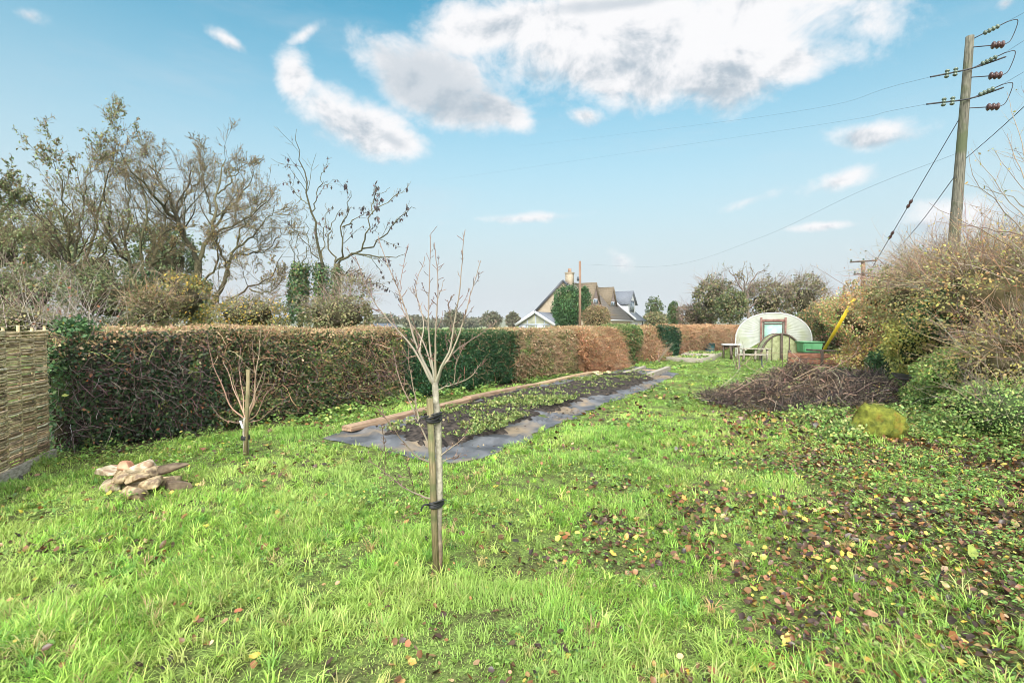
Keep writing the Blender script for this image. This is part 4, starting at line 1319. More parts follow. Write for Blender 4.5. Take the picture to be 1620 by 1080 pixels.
# the big spreading oak
SQUASH = .87
bare_tree('bare_oak', 'tall spreading bare oak with ivy foot and few brown leaves, tallest of the left trees', YT,
          [dict(p=[(318, 540), (316, 480), (313, 430), (314, 396)], w=(26, 15))],
          [dict(p=[(314, 400), (300, 370, -.3), (284, 335, -.6), (274, 300, -.8), (262, 262, -1.0), (235, 222, -1.2)], w=(12, 2)),
           dict(p=[(290, 345, -.5), (279, 318, -.2), (281, 290, .2), (296, 262, .4), (302, 232, .6)], w=(9, 2)),
           dict(p=[(314, 398), (324, 372, .3), (333, 348, .5), (340, 310, .8), (344, 275, 1.0), (352, 235, 1.1), (357, 213, 1.2)], w=(11, 2)),
           dict(p=[(334, 350, .5), (352, 318, 1.0), (372, 290, 1.4), (392, 262, 1.6), (402, 232, 1.8)], w=(7, 1.5)),
           dict(p=[(316, 440, 0), (340, 410, -.5), (346, 380, -.9), (342, 350, -1.2)], w=(6, 2)),
           dict(p=[(279, 320, -.6), (255, 295, -1.2), (232, 262, -1.8), (206, 225, -2.2), (190, 195, -2.5)], w=(8, 1.5)),
           dict(p=[(270, 290, -.8), (258, 258, -.2), (246, 228, .3), (243, 205, .6)], w=(5, 1.5)),
           dict(p=[(340, 325, .6), (330, 290, 1.4), (322, 255, 2.0), (316, 222, 2.4)], w=(5, 1.5)),
           dict(p=[(333, 352, .4), (360, 335, .2), (385, 325, 0), (412, 300, -.3), (432, 275, -.5)], w=(6, 1.5)),
           dict(p=[(300, 372, -.2), (270, 355, .6), (245, 335, 1.2), (222, 300, 1.6), (205, 270, 1.9)], w=(7, 1.5)),
           dict(p=[(282, 300, .3), (300, 272, 1.2), (318, 245, 1.6), (335, 215, 1.9), (340, 200, 2)], w=(5, 1.2)),
           dict(p=[(345, 275, 1), (366, 250, 1.4), (380, 228, 1.8), (400, 222, 2)], w=(4, 1.2))],
          LV, 101, leafpal=OAKLF, nleaf=5500, leafsize=.055, ivy=[(0, .0, .72, .42, 2600, .11)])
# the smaller spreading tree right of it
bare_tree('bare_tree', 'low bare tree spreading right beyond the oak, nearly leafless', YT - 1.0,
          [dict(p=[(318, 545), (330, 495), (350, 445), (362, 420)], w=(14, 9))],
          [dict(p=[(356, 432), (368, 392, .3), (378, 370, .5), (400, 350, .7), (418, 325, .8), (434, 300, 1)], w=(8, 1.5)),
           dict(p=[(362, 420), (352, 385, -.5), (341, 360, -.8), (338, 345, -1)], w=(6, 2)),
           dict(p=[(330, 495), (360, 470, -.4), (395, 447, -.6), (425, 428, -.8), (447, 385, -1)], w=(7, 1.2)),
           dict(p=[(372, 385, .4), (398, 385, .8), (425, 372, 1.2), (446, 345, 1.5)], w=(5, 1.2)),
           dict(p=[(376, 372, .5), (382, 340, .2), (400, 312, 0), (420, 290, -.2)], w=(5, 1.2)),
           dict(p=[(395, 447, -.6), (420, 455, -.8), (440, 440, -.6), (450, 412, -.6)], w=(4, 1))],
          LV, 102, leafpal=OAKLF, nleaf=5000, leafsize=.055)
# leaning tree at the middle of the left group
bare_tree('leaning_tree', 'leaning bare tree with ivy trunk, left of the tall oak', YT - 1.5,
          [dict(p=[(206, 545), (211, 490), (218, 445), (236, 408)], w=(22, 12))],
          [dict(p=[(236, 408), (252, 375, .2), (258, 340, .4), (262, 312, .5)], w=(10, 2.5)),
           dict(p=[(218, 440), (205, 400, -.4), (200, 350, -.6), (205, 300, -.8), (198, 250, -1)], w=(8, 1.5)),
           dict(p=[(225, 425), (222, 370, .4), (232, 310, .8), (226, 260, 1.1), (215, 215, 1.3)], w=(8, 1.5)),
           dict(p=[(240, 402), (262, 385, -.5), (275, 372, -.7), (283, 350, -.9)], w=(6, 1.5)),
           dict(p=[(210, 410), (185, 375, -.8), (172, 330, -1.2), (166, 280, -1.5), (172, 232, -1.7)], w=(7, 1.2))],
          LV2, 103, leafpal=OAKLF, nleaf=4500, leafsize=.055, ivy=[(0, 0, .95, .40, 2200, .10)])
# the willow-like tree on the left
bare_tree('spreading_tree', 'fan shaped tree of fine branches and narrow green leaves, behind the hurdle', YT - 2.5,
          [dict(p=[(112, 560), (116, 500), (118, 455), (116, 425)], w=(17, 11))],
          [dict(p=[(116, 428), (100, 385, -.3), (80, 345, -.6), (50, 305, -.8), (25, 280, -1)], w=(8, 1.2)),
           dict(p=[(117, 428), (120, 380, .2), (128, 330, .4), (135, 270, .6), (142, 215, .8)], w=(8, 1.2)),
           dict(p=[(117, 425), (135, 392, .5), (150, 345, .8), (158, 290, 1), (176, 232, 1.1), (186, 178, 1.2)], w=(8, 1.2)),
           dict(p=[(112, 440), (88, 400, .6), (62, 370, 1), (35, 345, 1.3), (10, 330, 1.5)], w=(6, 1.2)),
           dict(p=[(116, 420), (108, 360, -.8), (104, 300, -1.1), (96, 245, -1.3), (84, 215, -1.4)], w=(7, 1.2)),
           dict(p=[(118, 455), (95, 455, -.4), (70, 448, -.8), (40, 435, -1), (5, 425, -1)], w=(6, 1.5)),
           dict(p=[(120, 432), (145, 405, -.6), (165, 375, -.8), (185, 350, -.9), (196, 320, -.9)], w=(6, 1.2))],
          LV2, 104, bark=BK_GRN, leafpal=[(4, (.20, .23, .10)), (3, (.26, .28, .13)), (2, (.30, .21, .12)), (1, (.14, .17, .08))], nleaf=13000, leafsize=.075, hang=.9,
          ivy=[(0, .2, .9, .22, 500, .10)])
bare_tree('spreading_tree', 'leafy olive tree cut off by the left edge of the photo', YT - 4.5,
          [dict(p=[(-60, 560), (-55, 500), (-48, 440), (-45, 400)], w=(22, 15))],
          [dict(p=[(-45, 410), (-20, 350, .2), (5, 300, .4), (20, 255, .5)], w=(10, 1.5)),
           dict(p=[(-46, 420), (-5, 395, -.4), (25, 370, -.6), (45, 350, -.6)], w=(9, 1.5)),
           dict(p=[(-48, 440), (-15, 440, .4), (15, 430, .8), (40, 415, 1)], w=(9, 1.5)),
           dict(p=[(-45, 400), (-50, 330, 0), (-40, 270, 0), (-20, 220, 0)], w=(10, 1.5)),
           dict(p=[(-45, 400), (-90, 340, 0), (-120, 280, 0), (-130, 230, 0)], w=(10, 1.5))],
          LV2, 105, leafpal=[(4, (.19, .23, .10)), (3, (.24, .28, .12)), (2, (.27, .21, .12))], nleaf=7000, leafsize=.08, hang=.8)

# pollards with ivy trunks
SQUASH = .95
YP = 16.5
LP = [dict(k=5, ang=(20, 50), lf=.42, npts=6, wander=.13, up=.06, tlo=.25, rfac=.5, taper=.4),
      dict(k=4, ang=(25, 55), lf=.4, npts=4, wander=.13, up=.02, tlo=.25, rfac=.65, taper=.5)]
ASH = [(3, (.085, .070, .075)), (2, (.12, .095, .09))]
bare_tree('pollard_ash', 'ivy covered pollard stump with a few thin whips, left of three', YP,
          [dict(p=[(476, 545), (475, 500), (473, 450), (474, 414)], w=(12, 11))],
          [dict(p=[(470, 418), (462, 385), (458, 350), (460, 330)], w=(2.2, .8)), dict(p=[(478, 416), (486, 380), (484, 345), (481, 320)], w=(2.2, .8)),
           dict(p=[(473, 416), (470, 385), (468, 352)], w=(2, .8)), dict(p=[(480, 420), (492, 395), (500, 372), (505, 350)], w=(2, .8))],
          [dict(k=4, ang=(15, 40), lf=.4, npts=5, wander=.1, up=.15, tlo=.2, rfac=.6, taper=.5)], 111, ivy=[(0, .3, 1.0, .30, 3800, .075)], group='pollard trees behind the hedge')
bare_tree('pollard_ash', 'ivy covered pollard with the tallest thin leader, middle of three', YP + .3,
          [dict(p=[(507, 545), (507, 500), (507, 450), (508, 410)], w=(13, 14))],
          [dict(p=[(510, 412), (505, 385), (500, 360), (495, 330), (486, 290), (478, 255), (473, 215), (469, 188)], w=(7, .8)),
           dict(p=[(494, 325), (500, 300), (508, 275), (511, 245)], w=(3, .8)),
           dict(p=[(491, 318), (475, 302), (466, 290), (459, 275)], w=(2.5, .8)),
           dict(p=[(506, 405), (512, 370), (515, 340), (516, 310)], w=(3, .8)),
           dict(p=[(503, 408), (490, 385), (478, 370), (455, 345)], w=(3, .8))],
          LP, 112, leafpal=ASH, nleaf=90, leafsize=.115, hang=2.5, ivy=[(0, 0, .97, .22, 3000, .075)], group='pollard trees behind the hedge')
bare_tree('pollard_ash', 'mossy pollard with long curving branches and seed bunches, right of three', YP - .2,
          [dict(p=[(524, 545), (526, 500), (531, 450), (533, 412)], w=(15, 15))],
          [dict(p=[(535, 412), (548, 400), (565, 394), (590, 397), (615, 402), (640, 396)], w=(6, 1)),
           dict(p=[(552, 398), (575, 390, .3), (598, 375, .4), (618, 355, .5), (632, 335, .6), (645, 322, .6), (658, 320, .6)], w=(5, 1)),
           dict(p=[(572, 390, .2), (580, 360, -.2), (590, 330, -.4), (605, 312, -.5), (625, 298, -.6), (640, 292, -.6)], w=(4, 1)),
           dict(p=[(530, 410), (541, 385, -.4), (541, 350, -.6), (548, 320, -.8), (555, 290, -1)], w=(5, 1)),
           dict(p=[(530, 408), (520, 380, .2), (525, 350, .5), (540, 320, .8)], w=(4, 1)),
           dict(p=[(590, 330, -.4), (589, 310, -.2), (600, 295, 0), (617, 285, .2)], w=(2.5, .8)),
           dict(p=[(541, 350, -.6), (560, 338, -1), (578, 325, -1.3)], w=(3, .8)),
           dict(p=[(534, 430), (560, 424, -.4), (573, 420, -.6)], w=(4, 2)),
           dict(p=[(536, 420), (560, 440, .4), (590, 445, .5), (615, 452, .6)], w=(3, 1))],
          LP, 113, leafpal=ASH, nleaf=520, leafsize=.115, hang=2.5, ivy=[(0, 0, .95, .17, 2600, .07)], group='pollard trees behind the hedge')

# shrubs and evergreens behind the hedge
UG = [(3, (.20, .20, .085)), (2, (.26, .24, .11)), (2, (.15, .17, .07)), (1, (.32, .24, .14))]
GOLD = [(3, (.19, .21, .07)), (2, (.26, .22, .08)), (1.8, (.58, .40, .06)), (1, (.30, .22, .08)), (1, (.10, .12, .04))]
EVG = [(3, (.09, .13, .05)), (3, (.13, .17, .065)), (2, (.17, .20, .085)), (1, (.055, .085, .04))]


def back(name, label, cat, px, py, Y, rpx, rpy, pal, n, leaf, **k):
    c = at(px, py, Y); s = Y / F
    return shrub(name, label, cat, c, (rpx * s, rpx * s * .8, rpy * s), pal, n, leaf, **k)


back('shrub', 'golden leaved shrub at the foot of the tall oak', 'shrub', 288, 478, 15.5, 50, 46, GOLD, 3600, .08, seed=121, gaps=.46, coresc=.55, nstem=160, twigpal=GREY, stemlen=(.4, 1.0))
back('shrub', 'olive shrub right of the oak, above the hedge top', 'shrub', 395, 500, 15, 62, 30, UG + GOLD[2:3], 3600, .075, seed=122, gaps=.44, coresc=.6, nstem=160, twigpal=GREY, stemlen=(.3, .9))
back('shrub', 'brown green bush around the feet of the pollards', 'shrub', 535, 500, 14.6, 58, 32, UG, 4200, .07, seed=123, gaps=.42, coresc=.65, nstem=240, twigpal=GREY, stemlen=(.3, .9))
back('shrub', 'taller airy bush right of the ivy pollards', 'shrub', 560, 468, 15.4, 30, 34, UG, 1500, .07, seed=127, gaps=.48, core=None, nstem=220, twigpal=GREY, stemlen=(.3, .9), lump=.5)
back('shrub', 'pinkish brown bare bush beneath the leaning tree', 'shrub', 240, 492, 14, 40, 30, [(2, (.24, .17, .11)), (2, (.20, .19, .08)), (2, (.16, .18, .07))], 3000, .07, seed=124, gaps=.44, coresc=.6, nstem=110, twigpal=TW_TAN, stemlen=(.3, 1.))
back('shrub', 'dark green undergrowth below the leaning tree', 'shrub', 165, 470, 15, 62, 46, EVG + UG[:1], 4200, .085, seed=125, gaps=.42, coresc=.6, nstem=120, twigpal=GREY, stemlen=(.4, 1.))
back('shrub', 'low brown green thicket right behind the woven panel top', 'shrub', 40, 512, 10.5, 70, 26, UG, 3000, .06, seed=128, gaps=.40, coresc=.7, nstem=160, twigpal=GREY, stemlen=(.3, .9))
back('shrub', 'green undergrowth at far left above the woven panel', 'shrub', 20, 470, 12.5, 75, 46, EVG + UG[:2], 4200, .08, seed=126, gaps=.44, coresc=.6, nstem=160, twigpal=GREY, stemlen=(.4, 1.))
back('conifer', 'soft green conifer glimpsed behind the leaning tree', 'conifer', 262, 415, 26, 48, 62, EVG + [(2, (.12, .16, .07))], 5200, .16, seed=131, gaps=.44, coresc=.5, lump=.5, ls=2.5)
back('conifer', 'dark conifer glimpsed behind the fan shaped tree', 'conifer', 78, 385, 27, 36, 62, EVG + UG[:2], 2800, .17, seed=132, gaps=.47, coresc=.45, lump=.5, ls=2.6)
back('conifer', 'ragged dark conifer at far left', 'conifer', 8, 390, 26, 34, 66, EVG + UG[:2], 2600, .17, seed=133, gaps=.47, coresc=.45, lump=.5, ls=2.6)
back('evergreen', 'dark evergreen between the fan shaped tree and leaning tree', 'tree', 150, 430, 25, 55, 50, EVG + UG[:2], 3000, .15, seed=134, gaps=.48, coresc=.45, lump=.5, ls=2.5)

# the grey bare bush of whippy stems above the ivy
rr = np.random.default_rng(141)
c = at(120, 520, 8.6); root = thing('bare_bush', (c[0], c[1], tz(c[0], c[1])), 'pale grey bare bush of whippy stems above the ivy and hedge end', 'shrub')
n_ = 95
p = c + rr.normal(size=(n_, 3)) * np.array([.36, .3, .06]); d = unit(np.array([.05, 0, .75]) + rr.normal(size=(n_, 3)) * np.array([.75, .4, .35])); ln = rr.uniform(.5, 1.35, n_)
pts = [p]
for q in range(6):
    d = unit(d + rr.normal(size=(n_, 3)) * .10); pts.append(pts[-1] + d * (ln / 6)[:, None])
P = np.stack(pts, 1); R = (.003 * rr.uniform(.6, 1.4, n_))[:, None] * np.linspace(1, .35, 7)[None]
PALEG = [(3, (.42, .38, .34)), (2, (.34, .29, .25)), (1, (.24, .18, .15))]
g = Geo().tubes(P, R, pick(rr, PALEG, n_), 3)
P2, R2 = sprout(rr, P, R, 3, (20, 50), .4, 4, .12, .1, .25, .7); g.tubes(P2, R2, pick(rr, PALEG, len(P2)), 3)
g.build('stems', 'twig', root)
a_, b_ = on_branches(rr, P2, 60)
Geo().leaves(a_, rdir(rr, 60) - np.array([0, 0, .4]), rdir(rr, 60), rr.uniform(.03, .08, 60), pick(rr, [(2, (.42, .16, .08)), (1, (.35, .25, .08)), (1, (.1, .17, .05))], 60), .65).build('last_leaves', 'leaf', root)

# ------------------------------------------------------------------ trees beyond the far end of the garden
SQUASH = 1.0
bare_tree('bare_tree', 'bare tree with twisted branches behind the polytunnel', 44,
          [dict(p=[(1185, 535), (1184, 500), (1180, 470)], w=(9, 6))],
          [dict(p=[(1180, 475), (1170, 450), (1158, 432), (1150, 424)], w=(4, 1)), dict(p=[(1181, 475), (1186, 450), (1200, 432), (1214, 428)], w=(4, 1)),
           dict(p=[(1182, 485), (1160, 465), (1145, 455), (1135, 440)], w=(4, 1)), dict(p=[(1180, 470), (1178, 450), (1176, 438), (1170, 428)], w=(4, 1)),
           dict(p=[(1183, 490), (1205, 470), (1222, 452), (1236, 440)], w=(4, 1))],
          [dict(k=7, ang=(25, 60), lf=.55, npts=5, wander=.2, up=.05, tlo=.25, rfac=.6, taper=.4), dict(k=6, ang=(25, 60), lf=.5, npts=4, wander=.2, up=.05, tlo=.2, rfac=.7, taper=.5)], 151, bark=BK_GRY, leafpal=OAKLF, nleaf=500, leafsize=.12)
back('evergreen', 'dark evergreen tree left of the bare twisted tree', 'tree', 1128, 474, 46, 30, 36, EVG[:1] + UG + GREY[:1], 4600, .19, seed=152, gaps=.46, coresc=.45, nstem=130, twigpal=GREY, stemlen=(1, 2.2), stemr=.02, lump=.4, ls=2.2)
back('evergreen', 'low dark green bush in front of the bare twisted tree', 'tree', 1158, 485, 42, 24, 26, EVG[:2] + UG, 3200, .18, seed=153, gaps=.44, coresc=.55)
back('broadleaf_tree', 'olive brown leafy tree behind the polytunnel roof', 'tree', 1215, 478, 45, 42, 34, UG + GREY[:1], 5200, .19, seed=154, gaps=.46, coresc=.45, lump=.5, ls=2.4, nstem=200, twigpal=GREY, stemlen=(1, 2), stemr=.02)
back('broadleaf_tree', 'rounded olive tree at right of the polytunnel, with open leafy top', 'tree', 1272, 476, 44, 36, 38, UG + GREY[:1], 5200, .19, seed=155, gaps=.46, coresc=.45, lump=.5, ls=2.4, nstem=200, twigpal=GREY, stemlen=(1, 2), stemr=.02)
back('shrub', 'pinkish bare bush at the end of the beech hedge', 'shrub', 1102, 500, 48, 30, 20, [(3, (.28, .20, .15)), (2, (.22, .16, .11)), (1, (.2, .18, .09))], 2600, .2, seed=156, gaps=.42, coresc=.6, nstem=150, twigpal=GREY, stemlen=(.8, 2), stemr=.015)
back('shrub', 'dark mixed shrub filling in behind the polytunnel right side', 'shrub', 1300, 505, 36, 34, 24, EVG + RUST[:2], 3600, .16, seed=157, gaps=.42, coresc=.65)
back('conifer', 'slim green columnar conifer between house and far trees', 'conifer', 1065, 497, 55, 8.5, 20, [(3, (.07, .12, .03)), (2, (.10, .16, .05))], 2200, .16, seed=158, coresc=.7, lump=.2)
back('conifer', 'feathery dark pine just right of the house', 'conifer', 1035, 490, 90, 12, 18, EVG, 1600, .35, seed=159, coresc=.5, lump=.5, gaps=.46)
back('shrub', 'grey green bush beside the white house wall', 'shrub', 1038, 506, 80, 19, 12, UG, 1600, .3, seed=160, coresc=.65)
back('laurel', 'large glossy green laurel in front of the house gable', 'laurel', 899, 487, 48, 26, 34, [(3, (.055, .13, .045)), (3, (.08, .17, .06)), (1.5, (.13, .22, .09)), (1, (.03, .08, .03))], 7500, .17, seed=161, coresc=.75, lump=.28, ls=2.4, core='core_green')
back('laurel', 'upright green tip of shrub right of the house pole', 'laurel', 924, 478, 49, 9, 26, [(3, (.055, .13, .045)), (3, (.08, .17, .06)), (1, (.13, .22, .09))], 1800, .17, seed=162, coresc=.7, core='core_green')
back('shrub', 'golden brown round bush in front of the house roof', 'shrub', 944, 503, 46, 21, 20, [(3, (.30, .24, .12)), (3, (.24, .19, .09)), (2, (.36, .24, .14)), (1, (.2, .2, .08))], 4200, .14, seed=163, coresc=.6, nstem=120, twigpal=TW_TAN, stemlen=(.5, 1.2), stemr=.012)
# far trees on the plain, each on its own
ft = [(718, 505, 150, 15, 13, 'rounded hazy tree far out on the plain, right of the sapling'), (778, 506, 150, 17, 12, 'hazy broad tree far out on the plain, left of the sunroom'), (812, 506, 130, 10, 11, 'small twiggy grey tree just left of the sunroom'),
      (655, 508, 210, 22, 9, 'low hazy tree seen through the sapling branches'), (612, 506, 190, 20, 9, 'hazy tree on the plain left of the sapling trunk'), (745, 510, 260, 24, 7, 'faint distant clump of trees at the middle of the plain'), (690, 511, 300, 26, 6, 'faintest distant clump of trees behind the sapling')]
for i, (px, py, Y, a_, b_, lab) in enumerate(ft):
    back('field_tree', lab, 'tree', px, py, Y, a_, b_, [(3, (.16, .16, .10)), (2, (.20, .18, .12)), (1, (.12, .13, .08))], 1500, Y * .0042, seed=170 + i, coresc=.72, lump=.4, ls=2.4, gaps=.40, leafmat='leaf_far', group='trees on the distant plain')
# hills and woods on the horizon
g = Geo(); rr = np.random.default_rng(181)
az = np.linspace(-1.5, 1.5, 500)
rows = []
for (D_, h) in ((700, 0), (720, 1.0), (900, .8)):
    hh = (8 + 9 * fbm(np.stack([az * 14, 0 * az, 0 * az], -1), 4, 4)) * h
    rows.append(np.stack([np.sin(az) * D_, np.cos(az) * D_, hh - 2], -1))
g.grid(np.stack(rows, 0), (.16, .17, .11))
tag(g.build('distant_woods', 'leaf_far'), 'low hazy line of woods along the horizon', 'woods', kind='stuff')
g = Geo(); rows = []
for (D_, h) in ((1500, 0), (1700, .7), (2050, 1.0)):
    hh = (5 + 16 * fbm(np.stack([az * 3.2, 0 * az, 0 * az], -1), 9, 3)) * h
    rows.append(np.stack([np.sin(az) * D_, np.cos(az) * D_, hh - 2], -1))
g.grid(np.stack(rows, 0), (.15, .18, .10))
tag(g.build('hills', 'leaf_far', smooth=True), kind='structure')
# ------------------------------------------------------------------ woven hurdle panel at the left
r = np.random.default_rng(201)
E1 = gp(77, 724); E1[2] = tz(E1[0], E1[1])
hd = unit(np.array([-5.15 - E1[0] + .0, 5.0 - E1[1]]))          # from the far end towards the camera
E0 = E1[:2] + hd * 2.9
hn = np.array([-hd[1], hd[0]])
if hn[0] < 0: hn = -hn
root = thing('woven_hurdle', (E1[0] + hd[0] * 1.4, E1[1] + hd[1] * 1.4, 0), 'tall woven wattle panel of pale brown rods at the left', 'fence panel')
H0, H1 = .10, at(77, 523, E1[1])[2]
nr = 124; sp = .30
g = Geo()
for i in range(nr):
    z = H0 + (H1 - H0) * i / (nr - 1)
    for k in range(3):
        s0 = k * .95 - r.uniform(0, .1); s1 = s0 + 1.06
        s0 = max(s0, -.02 + r.normal() * .02); s1 = min(s1, 2.92)
        n = 26; s = np.linspace(s0, s1, n)
        off = .022 * np.sin(s / sp * PI + PI * (i % 2)) + r.normal() * .004
        zz = z + r.normal() * .004 + .008 * np.sin(s * 2.1 + i) + np.linspace(r.normal() * .008, r.normal() * .008, n)
        P = np.stack([E1[0] + hd[0] * s + hn[0] * off, E1[1] + hd[1] * s + hn[1] * off, zz], -1)
        R = np.linspace(r.uniform(.011, .0145), r.uniform(.008, .011), n)
        g.tubes(P, R, pick(r, [(4, (.44, .34, .20)), (3, (.54, .43, .27)), (2, (.33, .24, .14)), (1, (.24, .17, .10)), (.6, (.62, .53, .37))], 1, .12)[0], 5)
g.build('weave', 'bark', root, smooth=True)
for k in range(11):
    s = k * sp + .02
    P = np.stack([np.array([E1[0] + hd[0] * s, E1[1] + hd[1] * s, q]) for q in (-.1, .8, H1 + r.uniform(.03, .10))])
    Geo().tubes(P, np.array([.019, .018, .015]), (.46, .36, .20), 7, caps=True).build('upright', 'bark', root, smooth=True)
plank('gravel_board', E1[:2] + hd * -.02 + hn * .05, E0 + hn * .05, .04, .13, -.02, 'grey_plank', 'weathered board along the foot of the woven panel', 'board')

# ------------------------------------------------------------------ young trees with their stakes and ties
FB = [(2, (.36, .33, .24)), (2, (.28, .25, .18)), (1, (.42, .39, .29))]
FT = [(3, (.19, .125, .10)), (2, (.25, .18, .14)), (1, (.13, .08, .07))]


def sap(name, label, Y, trunk, w, limbs, seed, spurs=16, twk=3, lw=(9, 2.2), bcol=FB):
    r = np.random.default_rng(seed)
    T = smooth_line([at(px, py, Y) for px, py in trunk], 30)
    gz = tz(T[0, 0], T[0, 1]); T[0, 2] = min(T[0, 2], gz - .05)
    root = thing(name, (T[0, 0], T[0, 1], gz), label, 'tree', 'young fruit trees on the lawn')
    R = np.interp(np.linspace(0, 1, 30), np.linspace(0, 1, len(w)), np.array(w) / 2 / F * Y) * (1 + .10 * (vnoise(p3(np.arange(30) * .6, 0), seed) - .5) * 2)
    # bark: dark and cracked at the foot, pale above
    hgt = np.linspace(0, 1, 30)[:, None]
    cT = np.array([.20, .13, .085]) * (1 - sstep(0, .45, hgt)) + np.array([.35, .32, .245]) * sstep(0, .45, hgt)
    Geo().tubes(T, R, np.repeat(cT[None], 1, 0), 12).build('trunk', 'fresh_bark', root, smooth=True)
    g = Geo(); allP, allR = [], []
    for L in limbs:
        pts = L['p']; dz = L.get('d', 0)
        n = 18
        P = smooth_line([at(a[0], a[1], Y + dz * (k / (len(pts) - 1))) for k, a in enumerate(pts)], n)
        P[1:] += np.cumsum(r.normal(size=(n - 1, 3)) * .0022, 0)
        w0, w1 = L.get('w', lw)
        Rr = (w1 + (w0 - w1) * (1 - np.linspace(0, 1, n)) ** 1.6) * .66 / 2 / F * Y
        c0, c1 = pick(r, bcol, 1, .1)[0], pick(r, FT, 1, .1)[0]
        t = np.linspace(0, 1, n)[:, None] ** .8
        if L.get('dark'): c0 = c1
        g.tubes(P, Rr, (c0 * (1 - t) + c1 * t)[None], 7)
        allP.append(P); allR.append(Rr)
    P = np.array(allP); R = np.array(allR)
    # short fruiting spurs and buds
    S, SR = sprout(r, P, R, spurs, (35, 70), .05, 3, .25, .2, .15, .75, .8, lmin=.022, taper_len=0)
    g.tubes(S, np.clip(SR, .0018, .0035), pick(r, FT, len(S)), 5)
    S2, SR2 = sprout(r, P, R, twk, (25, 50), .22, 6, .10, .14, .2, .55, .4, lmin=.08)
    g.tubes(S2, np.clip(SR2, .0015, .004), pick(r, FT, len(S2)), 5)
    S3, SR3 = sprout(r, S2, SR2, 5, (35, 70), .1, 3, .2, .2, .15, .8, .8, lmin=.015)
    g.tubes(S3, np.clip(SR3, .0016, .003), pick(r, FT, len(S3)), 4)
    g.build('crown', 'twig', root, smooth=True)
    return root, T


Y1 = gp(691, 903)[1]
s1, T1 = sap('sapling', 'pale barked bare young tree tied to a wooden stake at centre', Y1,
             [(690, 908), (693, 880), (692, 850), (694, 800), (695, 751), (694, 710), (693, 673), (690, 635), (688, 604)], [17, 16, 13, 11.5, 11, 10.5, 10, 10, 9.5],
             [dict(p=[(688, 608), (683, 595), (664, 557), (650, 518), (630, 460), (611, 412), (600, 373)], w=(8, 1.6), d=.18),
              dict(p=[(688, 604), (684, 570), (680, 523), (679, 440), (679, 365)], w=(6, 1.7), d=.25),
              dict(p=[(689, 604), (690, 560), (691, 523), (694, 445), (688, 385)], w=(6.5, 1.7), d=-.1),
              dict(p=[(690, 603), (698, 580), (711, 551), (720, 500), (728, 457), (737, 362)], w=(7, 1.6), d=-.25),
              dict(p=[(691, 606), (705, 570), (733, 545), (760, 528), (786, 507)], w=(6, 1.7), d=.25),
              dict(p=[(692, 600), (700, 580), (711, 566), (730, 515), (742, 473), (760, 415)], w=(6.5, 1.6), d=.05),
              dict(p=[(692, 618), (705, 612), (717, 607), (745, 596), (762, 572)], w=(4, 1.5), d=-.2),
              dict(p=[(686, 608), (681, 600), (655, 551), (617, 507), (589, 468), (564, 407)], w=(7, 1.6), d=-.2),
              dict(p=[(688, 596), (686, 584), (669, 540), (639, 495), (633, 451), (642, 404)], w=(5.5, 1.5), d=.35),
              dict(p=[(692, 720), (680, 707), (658, 660), (650, 640), (633, 601), (622, 551)], w=(5.5, 1.6), d=.12),
              dict(p=[(665, 675), (656, 630), (646, 580), (645, 545)], w=(4, 1.4), d=.12),
              dict(p=[(664, 557), (668, 510), (655, 455), (672, 410)], w=(4, 1.4), d=.2),
              dict(p=[(695, 737), (661, 723), (640, 700), (617, 673), (592, 643)], w=(5, 1.6), d=-.25),
              dict(p=[(696, 794), (661, 784), (635, 770), (611, 751), (583, 732)], w=(5.5, 1.8), d=-.3),
              dict(p=[(608, 750), (607, 720), (604, 690), (602, 668)], w=(2.2, 1.2), d=-.3, dark=True),
              dict(p=[(656, 783), (650, 760), (641, 728)], w=(2, 1.2), d=-.25, dark=True),
              dict(p=[(696, 722), (705, 712), (717, 701), (730, 690), (736, 678)], w=(4, 1.5), d=-.2),
              dict(p=[(697, 730), (712, 724), (725, 722), (738, 718)], w=(3.5, 1.5), d=.15),
              dict(p=[(722, 530), (712, 500), (710, 470)], w=(3, 1.3), d=-.1),
              dict(p=[(718, 605), (725, 575), (738, 545)], w=(2.5, 1.3), d=-.1)], 211)
r = np.random.default_rng(212)
a_ = at(680, 630, Y1 - .07); b_ = at(691, 900, Y1 - .02); b_[2] = tz(b_[0], b_[1]) - .1
root = thing('tree_stake', (b_[0], b_[1], tz(b_[0], b_[1])), 'weathered wooden stake tied beside the central young tree', 'stake')
Geo().tubes(np.stack([b_, (a_ + b_) / 2, a_]), np.array([.021, .021, .021]), (.4, .34, .18), 12, caps=True).build('post', 'stake_wood', root, smooth=False)
